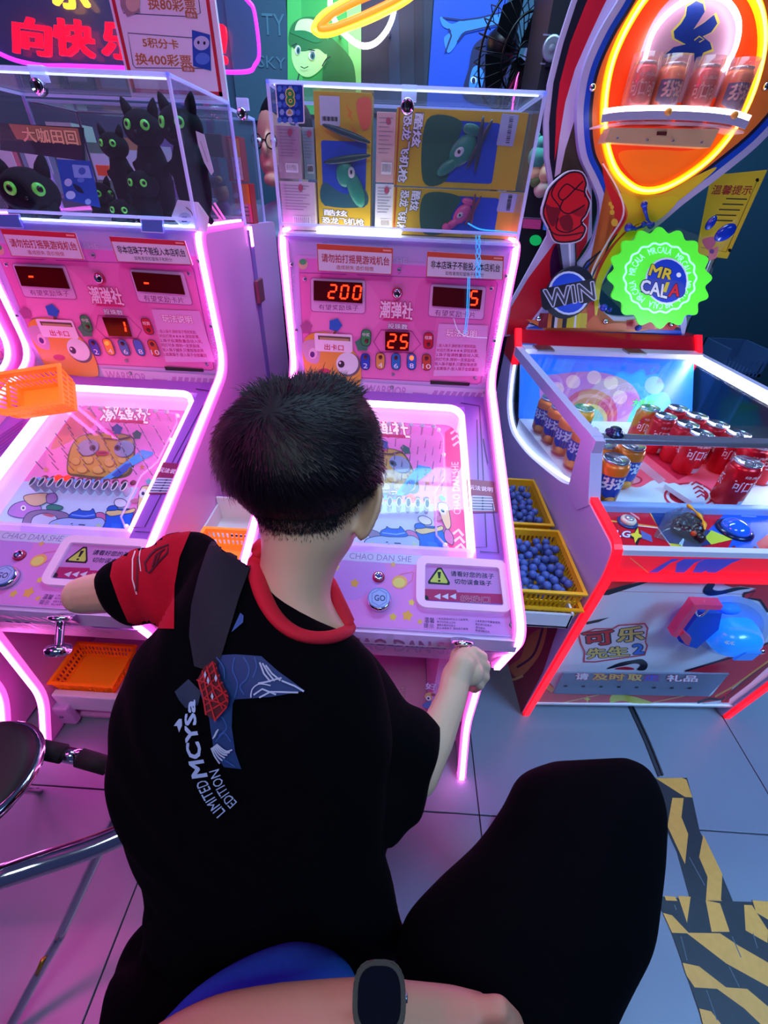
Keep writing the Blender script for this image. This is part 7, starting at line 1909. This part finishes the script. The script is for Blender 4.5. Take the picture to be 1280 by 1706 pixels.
# plastic stool under him
st = empty('stool', (-.14, .12, 0), 'dark round stool under the boy', 'stool')
MB().lathe([(.14, .395), (.15, .40), (.15, .425), (.14, .435)], (-.14, .12, 0), (0, 0, 1), M('#15151c', .5), 28).build('seat', st)
for k in range(4):
    an_ = pi/4+k*pi/2; MB().tube([V3((-.14+.10*cos(an_), .12+.10*sin(an_), .40)), V3((-.14+.15*cos(an_), .12+.15*sin(an_), 0))], .011, STEEL).build('leg', st)

# ---------------------------------------------------------------- the seated adult who holds the camera: knees, arm, watch
man = empty('person', (.12, -.2, 0), 'seated adult in black trousers and blue top, knee raised beside the boy', 'person')
trm = M('#020307', .95, noise=.3, nscale=70, bump=.4, spec=.06)
t = MB()
loft(t, [((925, 1268), (1040, 1262), .66, .045), ((868, 1292), (1078, 1284), .648, .070), ((838, 1345), (1100, 1345), .62, .09), ((795, 1405), (1098, 1420), .59, .10), ((725, 1470), (1090, 1500), .555, .105), ((672, 1535), (1075, 1585), .52, .11), ((660, 1620), (1040, 1660), .49, .11), ((680, 1720), (1010, 1735), .46, .11), ((690, 1850), (990, 1850), .43, .11)], trm, 32)
# raised knee's shin goes down behind
kn = A_(978, 1350, .665)
chain(t, [kn, V3((kn.x+.02, kn.y-.02, .30)), V3((kn.x+.02, kn.y-.05, .10))], [.058, .062, .055])
loft(t, [((215, 1600), (330, 1545), .60, .05), ((195, 1640), (400, 1590), .56, .08), ((178, 1720), (420, 1690), .52, .09), ((150, 1850), (440, 1850), .47, .10)], trm, 26)
kl = A_(270, 1610, .59)
chain(t, [kl, V3((kl.x, kl.y, .25)), V3((kl.x, kl.y-.02, .10))], [.060, .058, .052])
remeshed(t, 'trousers', .006, man, trm, 10)
for q in (V3((kn.x+.02, kn.y-.05, 0)), V3((kl.x, kl.y-.02, 0))):
    f = MB(); f.ball(q+V3((0, .06, .045)), (.048, .14, .038), WHITE, 18, 10); f.ball(q+V3((0, 0, .07)), (.045, .055, .05), WHITE, 14, 8)
    remeshed(f, 'shoe', .006, man, M('#16181f', .6), 4)
# arm across the lap: one continuous skin surface with a hand of five fingers
b = MB()
loft(b, [((150, 1790), (300, 1850), .40, .035), ((255, 1718), (330, 1830), .385, .034), ((350, 1680), (380, 1795), .375, .033), ((450, 1662), (470, 1770), .37, .031), ((550, 1652), (570, 1750), .368, .028), ((640, 1650), (640, 1740), .368, .024), ((690, 1655), (685, 1745), .370, .024), ((750, 1662), (745, 1765), .372, .026), ((805, 1670), (790, 1775), .375, .024)], skin, 24)
for i, (p0, p1, p2, p3) in enumerate((((790,1682),(832,1680),(856,1702),(862,1730)), ((795,1702),(842,1706),(868,1730),(872,1760)), ((790,1725),(838,1735),(860,1760),(862,1785)), ((780,1748),(822,1764),(842,1785),(846,1806)))):
    r0 = (.0095, .0098, .0092, .0082)[i]
    chain(b, [A_(*p0, .375), A_(*p1, .372), A_(*p2, .385), A_(*p3, .40)], [r0, r0, r0*.92, r0*.85])
chain(b, [A_(715,1750,.372), A_(760,1800,.37), A_(800,1815,.378)], [.012, .0105, .009])
remeshed(b, 'body', .003, man, M('#c08a72', .5, sss=.12, noise=.05, nscale=30), 6)
t = MB()
loft(t, [((160, 1790), (330, 1900), .50, .06), ((262, 1712), (420, 1850), .46, .07), ((330, 1655), (470, 1830), .445, .075), ((410, 1618), (520, 1830), .44, .078), ((497, 1602), (570, 1830), .44, .078), ((560, 1610), (640, 1830), .445, .07), ((592, 1626), (690, 1830), .45, .06)], WHITE, 28)
remeshed(t, 'shirt', .006, man, M('#1f74f0', .85, noise=.1, nscale=120, bump=.3), 8)
# watch
wc = A_(634, 1690, .355); wd_ = (A_(690, 1690, .355)-A_(580, 1690, .355)).normalized()
bk = M('#05070e', .45)
W_ = []
for i in range(28):
    an = 2*pi*i/28; yy = cos(an); vdn = (wc-CAM).normalized(); ydn = wd_.cross(vdn).normalized()
    W_.append(A_(634, 1694, .369)+ydn*(.0315*cos(an))+vdn*(.0305*sin(an)))
MB().strip(W_, .026, .004, bk, wd_, closed=True).build('watch_strap', man)
q = A_(632, 1662, .344); vn = (CAM-q).normalized()
yd_ = wd_.cross(vn).normalized()
MB().prism([q+wd_*x+yd_*y for x, y in round_poly([(-.021, -.021), (.021, -.021), (.021, .021), (-.021, .021)], .017, 6)], vn*.009, bk, bev=.0015).build('watch_case', man)
MB().prism([q+vn*.0094+wd_*x+yd_*y for x, y in round_poly([(-.017, -.017), (.017, -.017), (.017, .017), (-.017, .017)], .014, 6)], vn*.0008, M('#05070f', .06, coat=1)).build('watch_glass', man)
MB().lathe([(.003, 0), (.003, .003)], q+wd_*.0195+vn*.004, wd_, STEEL, 12).build('watch_crown', man)
# their seat
st = empty('stool', (.13, -.28, 0), 'low black stool under the seated adult', 'stool')
MB().box((-.02, -.45, .30), (.28, -.14, .345), BLACK, bev=.01).build('seat', st)
for sx in (.0, .26):
    for sy in (-.43, -.16): MB().tube([(sx, sy, .31), (sx, sy, 0)], .012, STEEL).build('leg', st)

# ---------------------------------------------------------------- bystander behind the machines
by = empty('person', (-.43, 1.98, 0), 'dark haired person in glasses and grey shirt standing behind the machines', 'person')
YP = 1.98
hb_ = hitp((470, 228), V3((0, YP, 0)), V3((0, -1, 0)))
b = MB(); Rb = Matrix.Rotation(radians(62), 3, 'Z')
b.ball(hb_, (.076, .092, .100), skin, 22, 16, Rb); b.ball(hb_+V3((-.02, -.03, -.07)), (.055, .062, .06), skin, 16, 12, Rb)
fw_ = Rb @ V3((0, -1, 0)); fw_ = V3((-.45, -.89, -.15)).normalized()
b.ball(hb_+fw_*.095+V3((0, 0, -.025)), (.012, .018, .022), skin, 10, 8)
b.ball(hb_+fw_*.075+V3((0, 0, -.11)), (.03, .028, .022), skin, 10, 8)
b.ball(hb_+fw_*.088+V3((0, 0, -.07)), (.022, .012, .012), skin, 10, 8)
chain(b, [hb_+V3((.02, .02, -.08)), hb_+V3((.03, .03, -.20))], [.055, .06])
tz = hb_.z-.20
b.ball(hb_+V3((.03, .03, -.30)), (.17, .10, .12), skin, 18, 12); chain(b, [hb_+V3((.03, .03, -.3)), V3((hb_.x+.03, YP+.03, .95))], [.13, .13])
for s_ in (-1, 1):
    chain(b, [hb_+V3((.03+s_*.17, .03, -.27)), hb_+V3((.03+s_*.20, .02, -.53)), hb_+V3((.03+s_*.14, -.06, -.66)), hb_+V3((.03+s_*.11, -.09, -.66))], [.052, .042, .028, .030])
    for k in range(4): chain(b, [hb_+V3((.03+s_*.11+(k-1.5)*.017, -.10, -.66)), hb_+V3((.03+s_*.11+(k-1.5)*.018, -.14-.004*(k % 2), -.67)), hb_+V3((.03+s_*.11+(k-1.5)*.018, -.155, -.69))], [.009, .008, .007])
    chain(b, [hb_+V3((.03+s_*.08, -.085, -.66)), hb_+V3((.03+s_*.065, -.11, -.665))], [.010, .009])
    chain(b, [V3((hb_.x+.03+s_*.08, YP+.03, .92)), V3((hb_.x+.03+s_*.09, YP+.02, .48)), V3((hb_.x+.03+s_*.09, YP+.04, .07))], [.085, .058, .042])
    chain(b, [V3((hb_.x+.03+s_*.09, YP+.05, .04)), V3((hb_.x+.03+s_*.09, YP-.10, .035))], [.035, .03])
    b.ball(hb_+(Rb @ V3((s_*.078, 0, -.02))), (.012, .02, .03), skin, 8, 8)
remeshed(b, 'body', .0055, by, M('#c8957e', .55, sss=.1), 5)
h = MB(); h.ball(hb_+V3((.014, .016, .032)), (.086, .098, .090), hairm, 20, 12, Rb); h.ball(hb_+V3((.045, .04, -.02)), (.05, .06, .08), hairm, 14, 10)
remeshed(h, 'hair', .006, by, hairm, 3)
for s_ in (-1, 1):
    sd = V3((.89, -.45, 0)).normalized(); e = hb_+fw_*.097+sd*(s_*.032)+V3((0, 0, -.004)); upv_ = V3((0, 0, 1))
    MB().tube([e+sd*(.024*cos(2*pi*i/18))+upv_*(.020*sin(2*pi*i/18)) for i in range(18)], .0022, BLACK, n=6, closed=True).build('spectacle_rim', by)
    MB().ball(e-fw_*.012, (.012, .009, .008), WHITE, 10, 8).build('eye', by); MB().ball(e-fw_*.005, (.005, .004, .005), BLACK, 8, 6).build('iris', by)
    MB().tube([e+sd*(s_*.024), hb_+sd*(s_*.085)], .0018, BLACK, n=6).build('spectacle_arm', by)
MB().tube([hb_+fw_*.099-sd*.008, hb_+fw_*.099+sd*.008], .002, BLACK, n=6).build('spectacle_bridge', by)
t = MB(); t.ball(hb_+V3((.03, .03, -.30)), (.20, .125, .13), WHITE, 20, 12); t.tube([hb_+V3((.03, .03, -.28)), V3((hb_.x+.03, YP+.03, .88))], [.165, .155], WHITE, n=20)
for s_ in (-1, 1): chain(t, [hb_+V3((.03+s_*.16, .03, -.26)), hb_+V3((.03+s_*.20, .02, -.45))], [.065, .060])
remeshed(t, 'shirt', .009, by, M('#7a8aa8', .85, bump=.2), 5)
t = MB(); t.ball((hb_.x+.03, YP+.03, .92), (.17, .125, .12), WHITE, 18, 10)
for s_ in (-1, 1): chain(t, [V3((hb_.x+.03+s_*.085, YP+.03, .88)), V3((hb_.x+.03+s_*.09, YP+.03, .11))], [.095, .065])
remeshed(t, 'trousers', .010, by, M('#1c2030', .9), 4)

# ---------------------------------------------------------------- chrome folding chair at the left
ch = empty('folding_chair', (-.62, .15, 0), 'chrome tube folding chair with foam sleeved bar at the lower left', 'chair')
def tb(pts, r, mat, name, n=14, smooth=True):
    P = [atd(*p) for p in pts]
    if smooth: P = [V3(q) for q in catmull([tuple(p) for p in P], False, 6)]
    return MB().tube(P, r, mat, n=n).build(name, ch)
tb([(-30,1252,.72),(15,1248,.72),(45,1246,.72),(100,1254,.725),(170,1272,.73),(188,1290,.735),(196,1318,.74),(200,1345,.745),(186,1378,.75),(150,1452,.765),(100,1560,.785)], .0085, CHROME, 'rear_frame')
tb([(100,1560,.785),(94,1572,.785),(60,1630,.79),(28,1690,.79),(0,1740,.785)], .0082, CHROME, 'leg')
tb([(58,1246,.722),(106,1256,.725)], .0150, M('#120a14', .8, bump=.3), 'foam_sleeve', smooth=False)
tb([(132,1262,.727),(180,1276,.732)], .0145, M('#120a14', .8, bump=.3), 'foam_sleeve', smooth=False)
tb([(106,1256,.725),(132,1262,.727)], .0122, CHROME, 'clamp', smooth=False)
tb([(-60,1482,.60),(0,1461,.61),(70,1438,.63),(150,1412,.65),(215,1385,.67),(300,1350,.70)], .0160, CHROME, 'cross_tube')
sc0 = atd(-44, 1300, .66)
MB().lathe([(.02, -.012), (.076, -.012), (.084, -.004), (.084, .010), (.07, .018), (.01, .02)], sc0, (0, -.1, 1), M('#140a14', .6), 36).build('seat', ch)
MB().tube([sc0+V3((.086*cos(2*pi*i/40), .086*sin(2*pi*i/40), .006+.009*sin(2*pi*i/40)*-1)) for i in range(40)], .0075, CHROME, n=10, closed=True).build('seat_rim', ch)
for dx_, dy_ in ((-.30, -.10), (-.25, .16)): MB().tube([sc0+V3((-.03, 0, -.01)), (sc0.x+dx_, sc0.y+dy_, 0)], .0085, CHROME).build('leg', ch)
q = atd(0, 1740, .785); MB().tube([q, (q.x-.08, q.y-.10, 0)], .0082, CHROME).build('leg', ch)
MB().tube([atd(62, 1622, .782), atd(72, 1598, .778)], .004, M('#c8a040', .3, .8)).build('rivet', ch)

# ---------------------------------------------------------------- tapes and cable on the floor
def fz(p, z=0.0): return hitp(p, V3((0, 0, z)), V3((0, 0, 1)))
def tape(label, outline, yellow, wear, z0=0.0):
    P = [fz(p, .0002+z0) for p in outline]; c = sum(P, V3())/len(P)
    r = empty('floor_tape', (c.x, c.y, 0), label, 'floor tape')
    MB().prism(P, (0, 0, .0006), M('#23262e', .5, noise=.35, nscale=60)).build('tape', r)
    a = Art((0, 0, .0008+z0), (0, 0, 1), dz=.00006, base=.0001)
    ye_ = M('#e0a044', .5, noise=.12, nscale=70)
    for y in yellow: a.poly(y, ye_)
    a.build('yellow_stripe', r, kind='stuff')
    a = Art((0, 0, .0012+z0), (0, 0, 1), dz=.00006, base=.0001)
    for L_ in wear: a.line(L_, 1.6, M('#5a606c', .6))
    if wear: a.build('scuff_mark', r, kind='stuff')
c7b = lambda x, y: (980+x/4.267, 1100+y/4.267)
k7 = lambda L: [c7b(*p) for p in L]
cab = empty('floor_cable', tuple(fz((1090, 1290))), 'flat black cable cover running from the can machine under the tape', 'cable')
cp = [fz(p) for p in catmull([(1050,1175),(1062,1200),(1080,1240),(1101,1293)], False, 4)]
MB().strip([p+V3((0, 0, .0022)) for p in cp], .018, .003, M('#2a2e38', .45), (1, .3, 0)).build('cover', cab)
MB().tube([p+V3((.003, 0, .0042)) for p in cp], .0022, M('#14161c', .4), n=6).build('cable', cab)
tape('yellow and black hazard tape strip running diagonally along the cable', [(1082,1296),(1145,1296),(1154,1329),(1166,1385),(1200,1450),(1225,1510),(1215,1540),(1172,1540),(1150,1500),(1128,1420),(1105,1370),(1092,1330)],
     [k7([(480,838),(670,836),(700,850),(742,975),(690,972)]), k7([(600,978),(680,980),(664,1115),(712,1235),(690,1450),(565,1180)]), k7([(820,1240),(955,1520),(945,1706),(838,1706),(850,1540),(790,1400)]), [(1176,1500),(1203,1500),(1205,1540),(1178,1540)]],
     [k7([(500,990),(560,1100)]), k7([(720,1400),(830,1600)])])
c8b = lambda x, y: (640+x/2, 1180+y/2)
k8 = lambda L: [c8b(*p) for p in L]
bl = [k8([(935,625),(970,628),(978,642),(940,640)]), k8([(980,625),(1022,628),(1010,715)]), k8([(1072,640),(1120,650),(1152,745),(1092,745)]), k8([(1200,655),(1226,656),(1280,740),(1278,782),(1205,740)]), k8([(1228,640),(1300,645),(1440,760),(1420,790),(1240,680)]),
      k8([(930,682),(960,690),(1015,748),(1120,750),(1180,790),(1520,985),(1570,1070),(1285,930),(1140,850),(1010,750),(960,748)]), k8([(995,848),(1050,860),(1140,930),(1210,935),(1400,1095),(1300,1095),(1200,1000),(1110,935),(1035,930),(1008,890)]), k8([(1050,1000),(1090,1010),(1130,1060),(1065,1060)])]
tape('broad block of yellow and black hazard tape at the lower right', k8([(905,625),(1050,640),(1430,652),(1700,1100),(1080,1095),(1020,920),(960,750)]), bl,
     [k8([(990,760),(1010,840)]), k8([(1150,860),(1185,930)]), k8([(1160,760),(1190,830)]), k8([(1230,750),(1245,800)]), k8([(1075,940),(1110,1040)]), k8([(968,655),(974,672)])], .0016)
